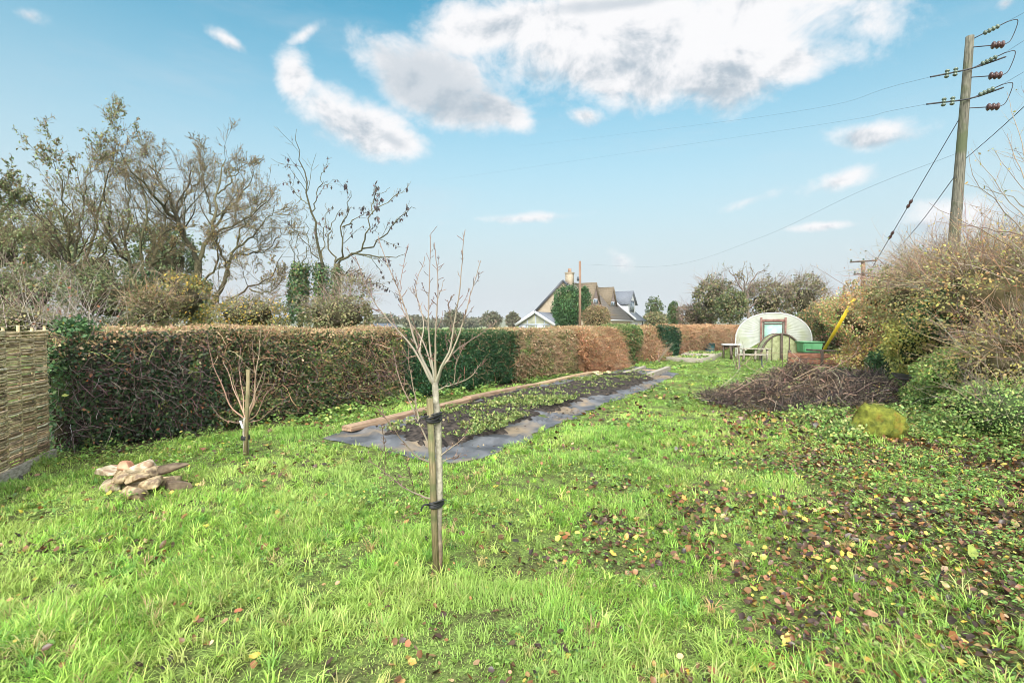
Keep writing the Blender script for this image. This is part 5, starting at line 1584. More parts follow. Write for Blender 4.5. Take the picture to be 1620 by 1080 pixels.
for (py, lo_, wd) in ((659, 0, .024), (795, 1, .014)):
    zc = at(686, py, Y1)[2]
    kk = (zc - b_[2]) / (a_[2] - b_[2]); pc = b_ + (a_ - b_) * kk
    tt = T1[np.argmin(np.abs(T1[:, 2] - zc))]
    g = Geo()
    ctr2 = (pc + tt) / 2; ax_ = unit((tt - pc) * np.array([1, 1, 0])); ay_ = np.array([-ax_[1], ax_[0], 0]); hl = np.linalg.norm((tt - pc)[:2]) / 2
    for q in range(3 if not lo_ else 4):
        th = np.linspace(0, 2 * PI, 28)
        P = ctr2 + np.outer(np.cos(th) * (hl + .031), ax_) + np.outer(np.sin(th) * .029, ay_); P[:, 2] = zc + (q - 1) * wd * .55 + np.sin(th + q) * .010 * (1 if not lo_ else .5)
        g.tubes(P, np.full(28, .0075 if lo_ else .0085), (.02, .02, .02), 6)
    # loose ends of the tie
    for q in range(2):
        P = smooth_line([ctr2 - ay_ * .03 + np.array([0, 0, zc - ctr2[2]]), ctr2 + np.array([-.05 - .02 * q, -.045, zc - ctr2[2] + .01]), ctr2 + np.array([(-.09 if q else .06), -.05, zc - ctr2[2] + (.045 if not q else -.03)])], 8)
        g.tubes(P, np.linspace(.008, .005, 8), (.02, .02, .02), 6)
    tag(g.build('tree_tie', 'rubber', smooth=True), 'black rubber tie, upper one, round central tree and stake' if not lo_ else 'black rubber tie, lower one, round central tree and stake', 'tree tie')

Y2 = gp(389, 718)[1]
RB = [(2, (.44, .30, .20)), (2, (.36, .24, .16)), (1, (.50, .38, .27))]
s2, T2 = sap('sapling', 'small bare vase shaped young tree by the hedge, with white tag', Y2,
             [(389, 722), (389, 700), (388, 680), (389, 660)], [9, 8.5, 8, 8],
             [dict(p=[(389, 664), (382, 658), (364, 642), (353, 613), (338, 580), (331, 550), (328, 527)], w=(4.5, 1.3), d=-.1),
              dict(p=[(388, 660), (378, 635), (368, 615), (360, 590), (351, 572)], w=(4.5, 1.3), d=.3),
              dict(p=[(390, 660), (396, 642), (401, 627), (404, 593), (409, 564), (411, 540), (413, 518)], w=(5, 1.3), d=.2),
              dict(p=[(390, 662), (400, 640), (403, 615), (404, 590), (400, 560), (398, 535)], w=(5, 1.2), d=.1),
              dict(p=[(391, 664), (398, 650), (408, 630), (416, 605), (420, 588)], w=(3.2, 1.2), d=-.3),
              dict(p=[(392, 666), (405, 655), (420, 625), (432, 612), (440, 598)], w=(3, 1.2), d=.35),
              dict(p=[(393, 668), (410, 664), (426, 650), (438, 640), (456, 636)], w=(2.6, 1.2), d=-.3),
              dict(p=[(386, 668), (372, 668), (353, 662), (342, 650), (335, 638)], w=(2.4, 1.1), d=.2),
              dict(p=[(386, 655), (384, 625), (380, 600), (378, 572), (380, 548)], w=(3.2, 1.2), d=.35),
              dict(p=[(402, 625), (412, 600), (418, 580), (430, 560)], w=(2.4, 1.1), d=-.1),
              dict(p=[(378, 630), (370, 600), (366, 575)], w=(2.4, 1.1), d=-.2)], 221, spurs=7, twk=1, bcol=RB)
a_ = at(393, 584, Y2 - .05); b_ = at(388, 716, Y2 - .06); b_[2] = tz(b_[0], b_[1]) - .1
root = thing('tree_stake', (b_[0], b_[1], tz(b_[0], b_[1])), 'yellowish wooden stake of the small tree by the hedge', 'stake')
Geo().tubes(np.stack([b_, (a_ + b_) / 2, a_]), np.array([.024, .023, .023]), (.4, .34, .18), 10, caps=True).build('post', 'stake_wood', root)
zc = at(389, 691, Y2)[2]
g = Geo(); th = np.linspace(0, 2 * PI, 20)
for q in range(3):
    P = np.stack([b_[0] + (T2[5, 0] - b_[0]) * .5 + np.cos(th) * .042, Y2 - .03 + np.sin(th) * .055, zc + (q - 1) * .016 + 0 * th], -1)
    g.tubes(P, np.full(20, .009), (.02, .02, .02), 6)
tag(g.build('tree_tie', 'rubber', smooth=True), 'black tie round the small tree and stake by the hedge', 'tree tie')
c_ = at(382, 671, Y2 - .12)
g = Geo().box(c_, (.012, .003, .048), np.array([[.95, 0, .3], [0, 1, 0], [-.3, 0, .95]]))
g.tubes(smooth_line([c_ + np.array([.012, 0, .045]), c_ + np.array([.03, .04, .075])], 4), np.full(4, .0022), (.8, .8, .8), 5)
tag(g.build('plant_tag', 'white_tag', bevel=.001), 'white plant tag hanging on the small tree by the hedge', 'tag')


# ------------------------------------------------------------------ rubble stones and logs
def rock(name, label, cat, ctr, half, mat, seed, tilt=(0, 0, 0), group=None, rough=.16, sub=4, box=4.5, kind=None):
    v, f = ICO[sub]
    p = np.abs(v) ** (box / 2) * np.sign(v); p = v / (np.abs(v) ** box).sum(1, keepdims=True) ** (1 / box)
    n = (fbm(v * 1.6 + seed * 3.1, seed, 4) - .5) * 2 * rough + (fbm(v * 6 + seed, seed + 2, 3) - .5) * .12
    # a few planes knocked off
    rr = np.random.default_rng(seed)
    P = p * (1 + n)[:, None]
    for q in range(6):
        d = rdir(rr, 1)[0]; h = rr.uniform(.50, .80); s = P @ d; P = P - np.maximum(s - h, 0)[:, None] * d * .9
    P = P * np.asarray(half)
    from mathutils import Euler
    Mx = np.array(Euler(tilt).to_matrix()); P = P @ Mx.T
    g = Geo().add(P + np.asarray(ctr), None, f)
    o = thing(name, ctr, label, cat, group)
    col.objects.unlink(o); bpy.data.objects.remove(o)
    me_o = g.build(name, mat, smooth=False)
    me_o.data.transform(Matrix.Translation(-Vector(ctr))); me_o.location = Vector([float(q) for q in ctr])
    return tag(me_o, label, cat, group)


YS = gp(225, 772)[1]
SG = 'rubble stones in the pile'
# (px, py, dY, half px w, half px h, depth m, material, tilt, label)
ST = [(172, 743, .05, 21, 6, .13, 'stone_pale', (0, .05, .2), 'long flat pale stone at the upper left of the rubble pile'),
      (199, 735, .02, 12, 7, .08, 'stone_rust', (0, .15, .1), 'reddish stone with orange face near the top of the rubble pile'),
      (224, 735, .12, 20, 8, .13, 'stone_pale', (0, -.2, 0), 'big rounded pale stone on top of the rubble pile'),
      (240, 745, .05, 12, 8, .10, 'stone_tan', (0, -.35, .2), 'tan stone leaning at the right shoulder of the rubble pile'),
      (193, 752, -.06, 17, 8, .09, 'stone_tan', (0, .18, 0), 'blocky brown stone in the middle left of the rubble pile'),
      (222, 752, -.10, 22, 6, .09, 'stone_tan', (0, -.12, 0), 'flat golden stone across the middle of the rubble pile'),
      (178, 764, -.04, 18, 7, .11, 'stone_pale', (0, .06, .1), 'pale slab lying at the left foot of the rubble pile'),
      (213, 778, -.26, 19, 14, .13, 'stone_tan', (0, .1, .2), 'largest pitted stone at the front of the rubble pile'),
      (240, 763, -.12, 16, 9, .11, 'stone_tan', (0, -.25, 0), 'rough brown stone right of the front stone in the rubble pile'),
      (264, 759, .02, 17, 9, .11, 'stone_tan', (0, -.3, .2), 'brown stone at the right side of the rubble pile'),
      (238, 770, .0, 22, 9, .13, 'stone_tan', (0, 0, 0), 'half buried stone under the right of the rubble pile'),
      (205, 765, .05, 22, 9, .13, 'stone_pale', (0, 0, 0), 'half hidden stone under the middle of the rubble pile')]
for i, (px, py, dY, hw, hh, dp, mt, tl, lab) in enumerate(ST):
    Y = YS + dY; c = at(px, py + 2.5, Y); k = Y / F
    rock('stone', lab, 'stone', c, (hw * k * 1.0, dp, hh * k * 1.1), mt, 300 + i, (tl[0], tl[1], tl[2] + (i % 3 - 1) * .35), SG, .13)
for i, (px, py, dY, L, R_, yaw, tl, lab) in enumerate(((274, 739, .12, .17, .045, .4, -.15, 'dark mossy log end behind the rubble pile'), (280, 773, -.05, .17, .05, .15, .05, 'dark rotten log at the right foot of the rubble pile'))):
    c = at(px, py, YS + dY); c[2] = max(c[2], tz(c[0], c[1]) + R_ * .7)
    rock('log', lab, 'log', c, (L, R_ * 1.1, R_), 'dead_log', 330 + i, (0, tl, yaw), None, .2, box=3)

# mossy boulder
c = onground(1405, 694); k = c[1] / F
root = thing('mossy_boulder', (c[0], c[1], tz(c[0], c[1])), 'round boulder covered in yellow green moss beside the brush pile', 'boulder')
v, f = ICO[4]
cut_ = np.array([-.75, -.6, .28]) / np.linalg.norm([-.75, -.6, .28]); v0_ = v - np.maximum(v @ cut_ - .62, 0)[:, None] * cut_ * .85
P = v0_ * (1 + .16 * (fbm(v * 1.9, 7, 4) - .5) * 3.6)[:, None] * np.array([38 * k, 34 * k, 33 * k]) + np.array([c[0], c[1] + .2, c[2] + 17 * k])
P = P + (v * ((fbm(v * 9, 5, 4) - .5) * .14)[:, None])
Geo().add(P, None, f).build('boulder', 'moss', root, smooth=True)
r = np.random.default_rng(341)
n = 16000; i = r.integers(0, len(v), n); p = P[i] + r.normal(size=(n, 3)) * .012; keep = v[i][:, 2] > -.35
mossc = np.where((fbm(p * 5, 8, 2) > .53)[:, None], np.array([[.32, .34, .05]]), np.array([[.13, .18, .035]]))
mossc = np.where(((v[i][:, 0] < -.25) & (fbm(p * 4, 18, 2) > .42))[:, None], np.array([[.19, .14, .04]]), mossc) * (1 + r.normal(size=(n, 1)) * .2)
Geo().leaves(p[keep], (v[i] + rdir(r, n) * .6)[keep], rdir(r, n)[keep], r.uniform(.005, .011, keep.sum()), np.clip(mossc[keep], .01, .6), .5).build('moss_tufts', 'leaf', root)

# ------------------------------------------------------------------ the brush pile
r = np.random.default_rng(351)
BC = np.array([5.9, 10.5]); BRX, BRY, BH = 2.0, 1.4, .66
root = thing('brush_pile', (BC[0], BC[1], tz(*BC)), 'big dark heap of cut twigs and brambles in front of polytunnel', 'brush pile')


def pile_z(x, y):
    u = (x - BC[0]) / BRX; v_ = (y - BC[1]) / BRY
    q = np.sqrt(u * u + v_ * v_)
    hh_ = 0
    for (cx, cy, rx_, ry_, h_) in ((-.62, .05, .95, .95, .50), (.30, .15, 1.0, 1.1, .70), (1.25, -.05, .85, .9, .52), (-1.45, -.1, .75, .6, .22), (.2, -.75, 1.2, .7, .25)):
        hh_ = np.maximum(hh_, h_ * np.clip(1 - ((x - BC[0] - cx) / rx_) ** 2 - ((y - BC[1] - cy) / ry_) ** 2, 0, 1) ** .7)
    return hh_ * .80 * (.55 + .9 * fbm2(x, y, 2.0, 33, 3)) + terrain(x, y) - .05 + .42 * (fbm2(x, y, 3.4, 34, 3) - .5) * np.clip(1.2 - q, 0, 1)


xs = np.linspace(BC[0] - BRX * 1.05, BC[0] + BRX * 1.05, 90); ys = np.linspace(BC[1] - BRY * 1.05, BC[1] + BRY * 1.05, 70)
XX, YY = np.meshgrid(xs, ys, indexing='ij')
Geo().grid(np.stack([XX, YY, pile_z(XX, YY) - .07], -1)).build('heap', 'core', root, smooth=True)
n = 5200
a_ = r.uniform(0, 2 * PI, n); q = np.sqrt(r.random(n)) * .98
x = BC[0] + np.cos(a_) * q * BRX; y = BC[1] + np.sin(a_) * q * BRY
p = np.stack([x, y, pile_z(x, y) + r.uniform(-.04, .07, n)], -1)
d = rdir(r, n); d[:, 2] *= .8; d = unit(d); ln = r.uniform(.15, .75, n)
pts = [p - d * (ln / 2)[:, None]]
for k in range(6):
    d = unit(d + r.normal(size=(n, 3)) * .16); pts.append(pts[-1] + d * (ln / 6)[:, None])
P = np.stack(pts, 1)
zz = pile_z(P[..., 0], P[..., 1]); P[..., 2] = np.clip(P[..., 2], zz - .08, zz + .28)
R = (r.uniform(.0025, .0075, n) * np.where(r.random(n) < .06, 2.0, 1))[:, None] * np.linspace(1, .5, 7)[None]
tw_ = fbm2(p[:, 0], p[:, 1], 1.3, 39, 2)[:, None]
g = Geo().tubes(P, R, (1 + .9 * sstep(.5, .68, tw_) * np.array([1.0, .75, .5])) * pick(r, [(7, (.036, .030, .029)), (4, (.062, .052, .047)), (2, (.12, .095, .075)), (1., (.25, .20, .15)), (.25, (.36, .29, .22))], n, .25), 4)
# uprights poking out
m_ = 420; k = r.integers(0, n, m_); p = p[k]; d = unit(np.array([0, -.1, .6]) + r.normal(size=(m_, 3)) * .75); ln = r.uniform(.15, .65, m_) * r.uniform(.6, 1.2, m_)
P = np.stack([p + d * (ln * t)[:, None] + r.normal(size=(m_, 3)) * .02 for t in (0, .33, .66, 1)], 1)
g.tubes(P, (r.uniform(.003, .006, m_))[:, None] * np.linspace(1, .4, 4)[None], pick(r, GREY, m_), 4)
g.build('twigs', 'twig', root)
# curling bramble loops and a few stout sticks read clearly in the photo
g = Geo()
for L in ([(1206, 590), (1180, 578), (1195, 560), (1240, 560), (1262, 575)], [(1238, 560), (1240, 590), (1252, 610), (1275, 615)], [(1280, 632), (1295, 648), (1302, 667)], [(1185, 600), (1210, 575), (1222, 566)],
          [(1290, 620), (1330, 600), (1362, 598), (1395, 604)], [(1355, 620), (1380, 605), (1400, 604), (1420, 608)], [(1100, 629), (1112, 630), (1125, 632)], [(1300, 590), (1330, 575), (1352, 560), (1358, 548)], [(1255, 600), (1300, 580), (1340, 590)],
          [(1140, 612), (1160, 596), (1172, 580)], [(1160, 620), (1200, 600), (1240, 604)], [(1310, 640), (1330, 622), (1345, 600)]):
    Y = 9.3; P = smooth_line([at(a[0], a[1], Y + .12 * k) for k, a in enumerate(L)], 16); g.tubes(P, np.linspace(.0055, .003, 16), pick(r, [(2, (.30, .22, .16)), (1, (.16, .10, .08)), (1, (.38, .30, .23))], 1)[0], 5)
g.build('canes', 'twig', root, smooth=True)
n = 7000
a_ = r.uniform(0, 2 * PI, n); q = np.sqrt(r.random(n)); x = BC[0] + np.cos(a_) * q * BRX * 1.03; y = BC[1] + np.sin(a_) * q * BRY * 1.03
k = r.random(n) < sstep(.4, .65, fbm2(x, y, 1.4, 37, 3)) * (.5 + .8 * (y < BC[1] - .4)) + .06; x, y = x[k], y[k]; N = len(x)
Geo().leaves(np.stack([x, y, pile_z(x, y) + r.uniform(.0, .10, N)], -1), rdir(r, N), np.array([0, -.3, 1.0]) + rdir(r, N) * .6, r.uniform(.03, .075, N), pick(r, [(3, (.13, .18, .05)), (2, (.22, .26, .07)), (1, (.42, .38, .10)), (3, (.07, .045, .035)), (1, (.24, .13, .07))], N), .65).build('leaves', 'leaf', root)
# green and yellow weeds at its foot
for i, (px, py, w, pal, lab) in enumerate(((1180, 628, .42, NET, 'green weeds at the left foot of the brush pile'), (1290, 668, .48, NET, 'green weeds at the front foot of the brush pile, left of the boulder'), (1222, 632, .26, YEL, 'yellowing weed tuft on the front of the brush pile'), (1450, 672, .5, NET, 'green weeds right of the mossy boulder'), (1385, 630, .32, YEL + NET[:1], 'yellow green weeds behind the mossy boulder'), (1520, 690, .5, NET, 'broad leaved green weeds on the slope right of the boulder'), (1335, 700, .3, NET, 'small ivy leaved weeds just left of the boulder foot'))):
    c = onground(px, py)
    shrub('weed_clump', lab, 'weeds', (c[0], c[1], c[2] + .08), (w, w * .8, .20), pal + [(.6, (.07, .12, .04))], 900, .05, seed=360 + i, core=None, lump=.5, gaps=.40, lo=-.2, shell=(.35, 1.05))

# black sheets on the ground near the boulder
for i, (px, py, hx, hy, tl, mt, lab) in enumerate(((1443, 598, .30, .20, (.22, .12, -.3), 'black_plastic', 'black flat slab tilted on the bank above the boulder'), (1392, 612, .40, .26, (.08, .05, .3), 'membrane', 'grey flat sheet lying between brush pile and black slab'))):
    c = at(px, py, 10.4 if i == 0 else 10.2)
    from mathutils import Euler
    A = np.array(Euler(tl).to_matrix()).T
    o = Geo().box(c, (hx, hy, .02 if i == 0 else .012), A).build('sheet', mt, bevel=.006); tag(o, lab, 'sheet')
    bk_ = c - np.array([0, 0, .22])
    rock('stone', 'stone propping up the black slab' if i == 0 else 'stone under the grey flat sheet', 'stone', bk_, (.2, .16, .2), 'dead_log', 380 + i, (0, 0, 0))

# ------------------------------------------------------------------ compost bay of rusty boards
YC = 17.5
root = thing('compost_bay', (at(1300, 585, YC)[0], YC, tz(at(1300, 585, YC)[0], YC)), 'compost bay of rust brown boards behind the brush pile', 'compost bay')
r = np.random.default_rng(391)
for i, (y0, y1) in enumerate(((559, 567), (568.5, 577), (578.5, 590), (591, 602))):
    a = at(1247, (y0 + y1) / 2 - 1, YC); b = at(1362, (y0 + y1) / 2 + 2 - i, YC + .3)
    A = axes_from(b - a); Geo().box((a + b) / 2, (np.linalg.norm(b - a) / 2, .022, (y1 - y0) / 2 / F * YC), A).build('board', 'rust_wood', root, bevel=.006)
for px in (1249, 1300, 1358):
    a = at(px, 556, YC + .12); A = np.eye(3); Geo().box((a[0], a[1], a[2] / 2), (.045, .045, a[2] / 2 + .05)).build('post', 'dark_frame', root, bevel=.005)
for px in (1249, 1358):
    for i in range(3):
        a = at(px, 562 + i * 10, YC + .15); b = a + np.array([.55, 1.1, 0]); A = axes_from(b - a); Geo().box((a + b) / 2, (.6, .02, .09), A).build('board', 'rust_wood', root, bevel=.005)
a = at(1280, 553.5, YC + .5); b = at(1372, 557, YC + .75); A = axes_from(b - a)
tag(Geo().box((a + b) / 2, (np.linalg.norm(b - a) / 2, .16, .03), A).build('plank', 'dark_frame', bevel=.006), 'dark plank laid across the top of the compost bay', 'plank')

# ------------------------------------------------------------------ polytunnel
YK = 25.5
c0 = at(1222, 562, YK); base = tz(c0[0], c0[1]); ax = unit(np.array([.42, .91, 0])); wx = np.array([ax[1], -ax[0], 0])
k = YK / F; W = 60.5 * k * .89; HT = at(1222, 495, YK)[2] - base
root = thing('polytunnel', (c0[0], c0[1], base), 'white polytunnel with rounded end and central door', 'polytunnel')
th = np.linspace(-.30, PI + .30, 49)


def tun(t, s=1.0):
    """outline: wide hoop, a little tucked in at the ground"""
    e = .93
    x = np.sign(np.cos(t)) * np.where(np.sin(t) < 0, 1.0, np.abs(np.cos(t)) ** e) * W * s
    z = np.where(np.sin(t) > 0, np.abs(np.sin(t)) ** e * (HT * .60) * s + HT * .40, np.sin(t) * HT * 1.36 + HT * .40)
    return x, np.maximum(z, 0)


g = Geo(); LEN = 9.0; rows = []
for j in range(37):
    s = j / 36 * LEN; x, z = tun(th, 1 - .012 * abs(math.sin(j / 36 * PI * 6)))
    rows.append(c0 * np.array([1, 1, 0]) + np.array([0, 0, base]) + x[:, None] * wx + z[:, None] * np.array([0, 0, 1]) + s * ax)
g.grid(np.stack(rows, 0))
g.build('cover', 'tunnel_film', root, smooth=True)
org = c0 * np.array([1, 1, 0]) + np.array([0, 0, base])
g = Geo(); rows = []
ths = np.linspace(-.30, PI + .30, 161)
x, z = tun(ths)
dh = HT * .52
for q in np.linspace(0, 1, 14):
    xx = x * (1 - q); zz = z * (1 - q) + dh * q
    pk = .005 * np.sin(ths * 46 + 2.0 * np.sin(ths * 5)) * math.sin(q * PI) ** .7 * (.4 + .6 * np.abs(np.cos(ths)))
    rows.append(org + xx[:, None] * wx + zz[:, None] * np.array([0, 0, 1]) - (.03 - pk)[:, None] * ax)
g.grid(np.stack(rows, 0)); g.build('end_sheet', 'tunnel_film', root, smooth=True)
g = Geo(); rows = [org + LEN * ax + x[:, None] * (1 - q) * wx + (z * (1 - q) + dh * q)[:, None] * np.array([0, 0, 1]) for q in (0, .5, 1)]
g.grid(np.stack(rows, 0)); g.build('end_sheet', 'tunnel_film', root, smooth=True)
x, z = tun(th)
Geo().tubes(org + x[:, None] * wx + z[:, None] * np.array([0, 0, 1]) - .03 * ax, np.full(len(th), .028), (.6, .6, .6), 6).build('hoop', 'white_top', root, smooth=True)
dw = 17 * k
dc = org + wx * ((1222.5 - 1222) * k)
dt = at(1222, 505, YK)[2] - base
for sx in (-1, 1): Geo().box(dc + wx * sx * dw + np.array([0, 0, dt / 2]) - .09 * ax, (.045, .04, dt / 2 + (.10 if True else 0)), np.stack([wx, ax, [0, 0, 1]])).build('door_post', 'door_frame', root, bevel=.006)
Geo().box(dc + np.array([0, 0, dt - .05]) - .085 * ax, (dw - .047, .035, .06), np.stack([wx, ax, [0, 0, 1]])).build('lintel', 'door_frame', root, bevel=.006)
door = Geo().box(dc + np.array([0, 0, dt * .46]) - .075 * ax, (dw - .09, .012, dt * .46 - .03), np.stack([wx, ax, [0, 0, 1]])).build('door', 'door_film', root)
for (px0, pz0, hx, hz_) in ((-1, .5, .025, .46), (1, .5, .025, .46), (0, .93, dw - .14, .028), (0, .52, dw - .14, .02)):
    Geo().box(dc + wx * px0 * (dw - .115) + np.array([0, 0, dt * pz0 * .93 + .03]) - .095 * ax, (hx, .014, hz_ * dt if px0 else hz_), np.stack([wx, ax, [0, 0, 1]])).build('rail', 'dark_frame', door)

# low arched cloche in front of the tunnel door
YL = 23.0
cl = at(1236, 562, YL); bz = tz(cl[0], cl[1]); kl = YL / F
root = thing('net_arch', (cl[0], cl[1], bz), 'low round arch with pale yellow green netting in front of polytunnel door', 'netting frame')
t = np.linspace(0, PI, 40); RW = 32 * kl; RH = at(1236, 528, YL)[2] - bz
arch = lambda s, e: np.array([cl[0], cl[1], bz]) + np.outer(np.cos(t) * RW * s, [1, -.1, 0]) + np.outer(np.sin(t) * RH * s, [0, 0, 1]) + np.array([.25, 1, 0]) * e
Geo().tubes(arch(1, 0), np.full(40, .045), (.1, .08, .06), 7).build('hoop', 'dark_frame', root, smooth=True)
Geo().tubes(arch(1, .9), np.full(40, .03), (.1, .08, .06), 7).build('hoop', 'dark_frame', root, smooth=True)
Geo().grid(np.stack([arch(.985, 0), arch(.985, .3), arch(.985, .6), arch(.985, .9)], 0)).build('net_cover', 'net_film', root, smooth=True)
Geo().grid(np.stack([arch(.97, .03), arch(.5, .035), arch(.02, .03)], 0)).build('net_end', 'net_film', root, smooth=True)
for (dx, w_) in ((-.02, .05), (.33, .012), (-.45, .012)):
    hgt = RH * math.sqrt(1 - (dx / RW) ** 2)
    Geo().box(np.array([cl[0] + dx, cl[1] - .05, bz + hgt / 2]), (w_, .02, hgt / 2)).build('strut', 'dark_frame', root, bevel=.004)

# green plastic tank beside the tunnel
YG = 22.5
c = at(1280.5, 549, YG); kg = YG / F; hw, hh = 15.5 * kg, 8 * kg; bz = tz(c[0], c[1])
root = thing('water_tank', (c[0], c[1], bz), 'green plastic water tank right of the polytunnel, with pale rim', 'water tank')
bm = bmesh.new(); bmesh.ops.create_cube(bm, size=1)
for v_ in bm.verts: v_.co = Vector((v_.co.x * 2 * hw * (1 if v_.co.z > 0 else .9), v_.co.y * .6 * (1 if v_.co.z > 0 else .9), v_.co.z * 2 * hh))
bmesh.ops.bevel(bm, geom=bm.edges[:], offset=.03, segments=3, affect='EDGES')
me = bpy.data.meshes.new('tank'); bm.to_mesh(me); bm.free(); me.materials.append(MATS['green_plastic'])
o = bpy.data.objects.new('tank', me); col.objects.link(o); o.parent = root; o.location = Vector((0, 0, c[2] - bz))
g = Geo()
for (ox, oy, lx, ly) in ((0, -.31, hw + .03, .03), (0, .31, hw + .03, .03), (-hw, 0, .03, .278), (hw, 0, .03, .278)): g.box(np.array([c[0] + ox, c[1] + oy, c[2] + hh + .012]), (lx, ly, .024))
g.build('rim', 'green_plastic', root)
zst = c[2] - hh
Geo().box(np.array([c[0], c[1], (bz + zst) / 2 - .02]), (hw * .85, .25, (zst - bz) / 2)).build('plinth', 'dark_frame', root, bevel=.01)

# teal tub
c = at(1122.5, 552, 31); bz = tz(c[0], c[1])
root = thing('tub', (c[0], c[1], bz), 'dark teal round plastic tub at the foot of the beech hedge', 'tub')
zt = at(1122, 543.5, 31)[2]
prof = [(.26, bz - .02), (.29, (bz + zt) / 2), (.31, zt), (.33, zt), (.33, zt + .03), (.28, zt + .03), (.26, zt - .12), (0.0, zt - .12)]
t = np.linspace(0, 2 * PI, 33)
Geo().grid(np.stack([np.stack([c[0] + np.cos(t) * a, c[1] + np.sin(t) * a, 0 * t + z], -1) for a, z in prof], 0)).build('bucket', 'teal_plastic', root, smooth=False)

# white topped table and low bench left of the tunnel
c = at(1157, 545, 25.0); bz = tz(c[0], c[1])
root = thing('potting_table', (c[0], c[1], bz), 'pale topped potting table left of the polytunnel', 'table')
A = axes_from(np.array([1, .35, 0]))
Geo().box(c, (.32, .32, .035), A).build('table_top', 'white_top', root, bevel=.008)
Geo().box(c - np.array([0, 0, .085]), (.27, .26, .05), A).build('apron', 'dark_frame', root)
for sx in (-1, 1):
    for sy in (-1, 1):
        p = c + A[0] * .25 * sx + A[1] * .24 * sy; Geo().box(np.array([p[0], p[1], (bz + c[2] - .036) / 2 - .01]), (.035, .035, (c[2] - .036 - bz) / 2 + .01), A).build('leg', 'dark_frame', root)
c = at(1188, 561, 20.0); bz = tz(c[0], c[1])
root = thing('low_bench', (c[0], c[1], bz), 'low grey bench with dark metal legs behind the brush pile', 'bench')
A = axes_from(np.array([1, -.25, 0]))
Geo().box(c, (.50, .15, .025), A).build('seat', 'grey_plank', root, bevel=.006)
for sx in (-1, 1): Geo().tubes(smooth_line([c + A[0] * .42 * sx + A[1] * .12 - [0, 0, .025], np.array([*(c + A[0] * .40 * sx)[:2], bz + .12]), np.array([*(c + A[0] * .44 * sx - A[1] * .12)[:2], bz])], 8), np.full(8, .022), (.1, .1, .1), 6).build('leg', 'dark_metal', root)
c = at(1195, 551.5, 22.6)
root = thing('trestle', (c[0], c[1], tz(c[0], c[1])), 'long thin grey trestle board beside the potting table', 'table')
A = axes_from(np.array([1, -.1, 0]))
Geo().box(c, (.62, .14, .02), A).build('table_top', 'grey_plank', root, bevel=.005)
for sx in (-.5, 0, .5): Geo().box(np.array([*(c + A[0] * sx)[:2], (c[2] + tz(c[0], c[1])) / 2 - .012]), (.035, .05, (c[2] - tz(c[0], c[1])) / 2 - .01), A).build('leg', 'grey_plank', root)


# raised beds of grey boards
def raised(pts, label, seed, h=.17):
    P = [gp(*p)[:2] for p in pts]
    cen = np.mean(P, 0); EXCL.append([tuple(p) for p in P])
    root = thing('raised_bed', (cen[0], cen[1], tz(*cen)), label, 'raised bed', 'raised vegetable beds')
    for i in range(4):
        a, b = np.array(P[i]), np.array(P[(i + 1) % 4]); m_ = (a + b) / 2
        A = axes_from(np.array([*(b - a), 0])); L = np.linalg.norm(b - a) / 2
        Geo().box(np.array([m_[0], m_[1], tz(*m_) + h / 2]), (L - (.025 if i % 2 else -.02), .024, h / 2 + .03), A).build('board', 'grey_plank', root, bevel=.005)
    u = np.linspace(.03, .97, 24)[:, None]; v_ = np.linspace(.03, .97, 24)[None]
    Q = [np.array(p) for p in P]
    S = (Q[0] * ((1 - u) * (1 - v_))[..., None] + Q[1] * (u * (1 - v_))[..., None] + Q[2] * (u * v_)[..., None] + Q[3] * ((1 - u) * v_)[..., None])
    z = terrain(S[..., 0], S[..., 1]) + h * .6 + .09 * (fbm2(S[..., 0], S[..., 1], 3, 5) - .5)
    Geo().grid(np.concatenate([S, z[..., None]], -1)).build('soil', 'soil', root, smooth=True)
    rr = np.random.default_rng(seed); n = 420; i = rr.integers(0, 24, n); j = rr.integers(0, 24, n)
    p = np.concatenate([S[i, j] + rr.normal(size=(n, 2)) * .05, (z[i, j] + .03)[:, None]], -1)
    d = rdir(rr, n); d[:, 2] = np.abs(d[:, 2])
    Geo().leaves(p, d, np.array([0, 0, 1.]) + rdir(rr, n) * .4, rr.uniform(.06, .16, n), pick(rr, NET, n), .6).build('weeds', 'leaf', root)


raised([(1055, 571), (1110, 574.5), (1131, 570), (1078, 567.5)], 'weathered grey raised bed nearer the camera, weedy', 401)
raised([(1082, 565.5), (1130, 567), (1141, 563.5), (1101, 558.5)], 'grassy raised bed behind the other, against the beech hedge', 402)

# bare stems standing in front of the tunnel
rr = np.random.default_rng(411)
for (px0, Y, n_, s_, lab) in ((1168, 19.5, 9, 411, 'bare thin fruit bush in front of the polytunnel'), (1040, 26, 5, 412, 'bare straggly bush at the hedge foot beyond the bed')):
    c = gp(px0, 583 if px0 > 1100 else 575); c = np.array([c[0], c[1], tz(c[0], c[1])])
    root = thing('fruit_bush', c, lab, 'shrub')
    d = unit(np.array([.1, 0, 1.0]) + rr.normal(size=(n_, 3)) * .38); p = c + rr.normal(size=(n_, 3)) * np.array([.06, .06, 0]); ln = rr.uniform(.9, 1.75, n_) * (1 if px0 > 1100 else .7)
    pts = [p]
    for q in range(7): d = unit(d + rr.normal(size=(n_, 3)) * .1 + np.array([0, 0, .04])); pts.append(pts[-1] + d * (ln / 7)[:, None])
    P = np.stack(pts, 1); R = (rr.uniform(.008, .014, n_))[:, None] * np.linspace(1, .35, 8)[None]
    g = Geo().tubes(P, R, pick(rr, GREY, n_), 5); P2, R2 = sprout(rr, P, R, 5, (20, 45), .4, 5, .1, .1, .25, .65); g.tubes(P2, R2, pick(rr, GREY, len(P2)), 4)
    g.build('stems', 'twig', root)

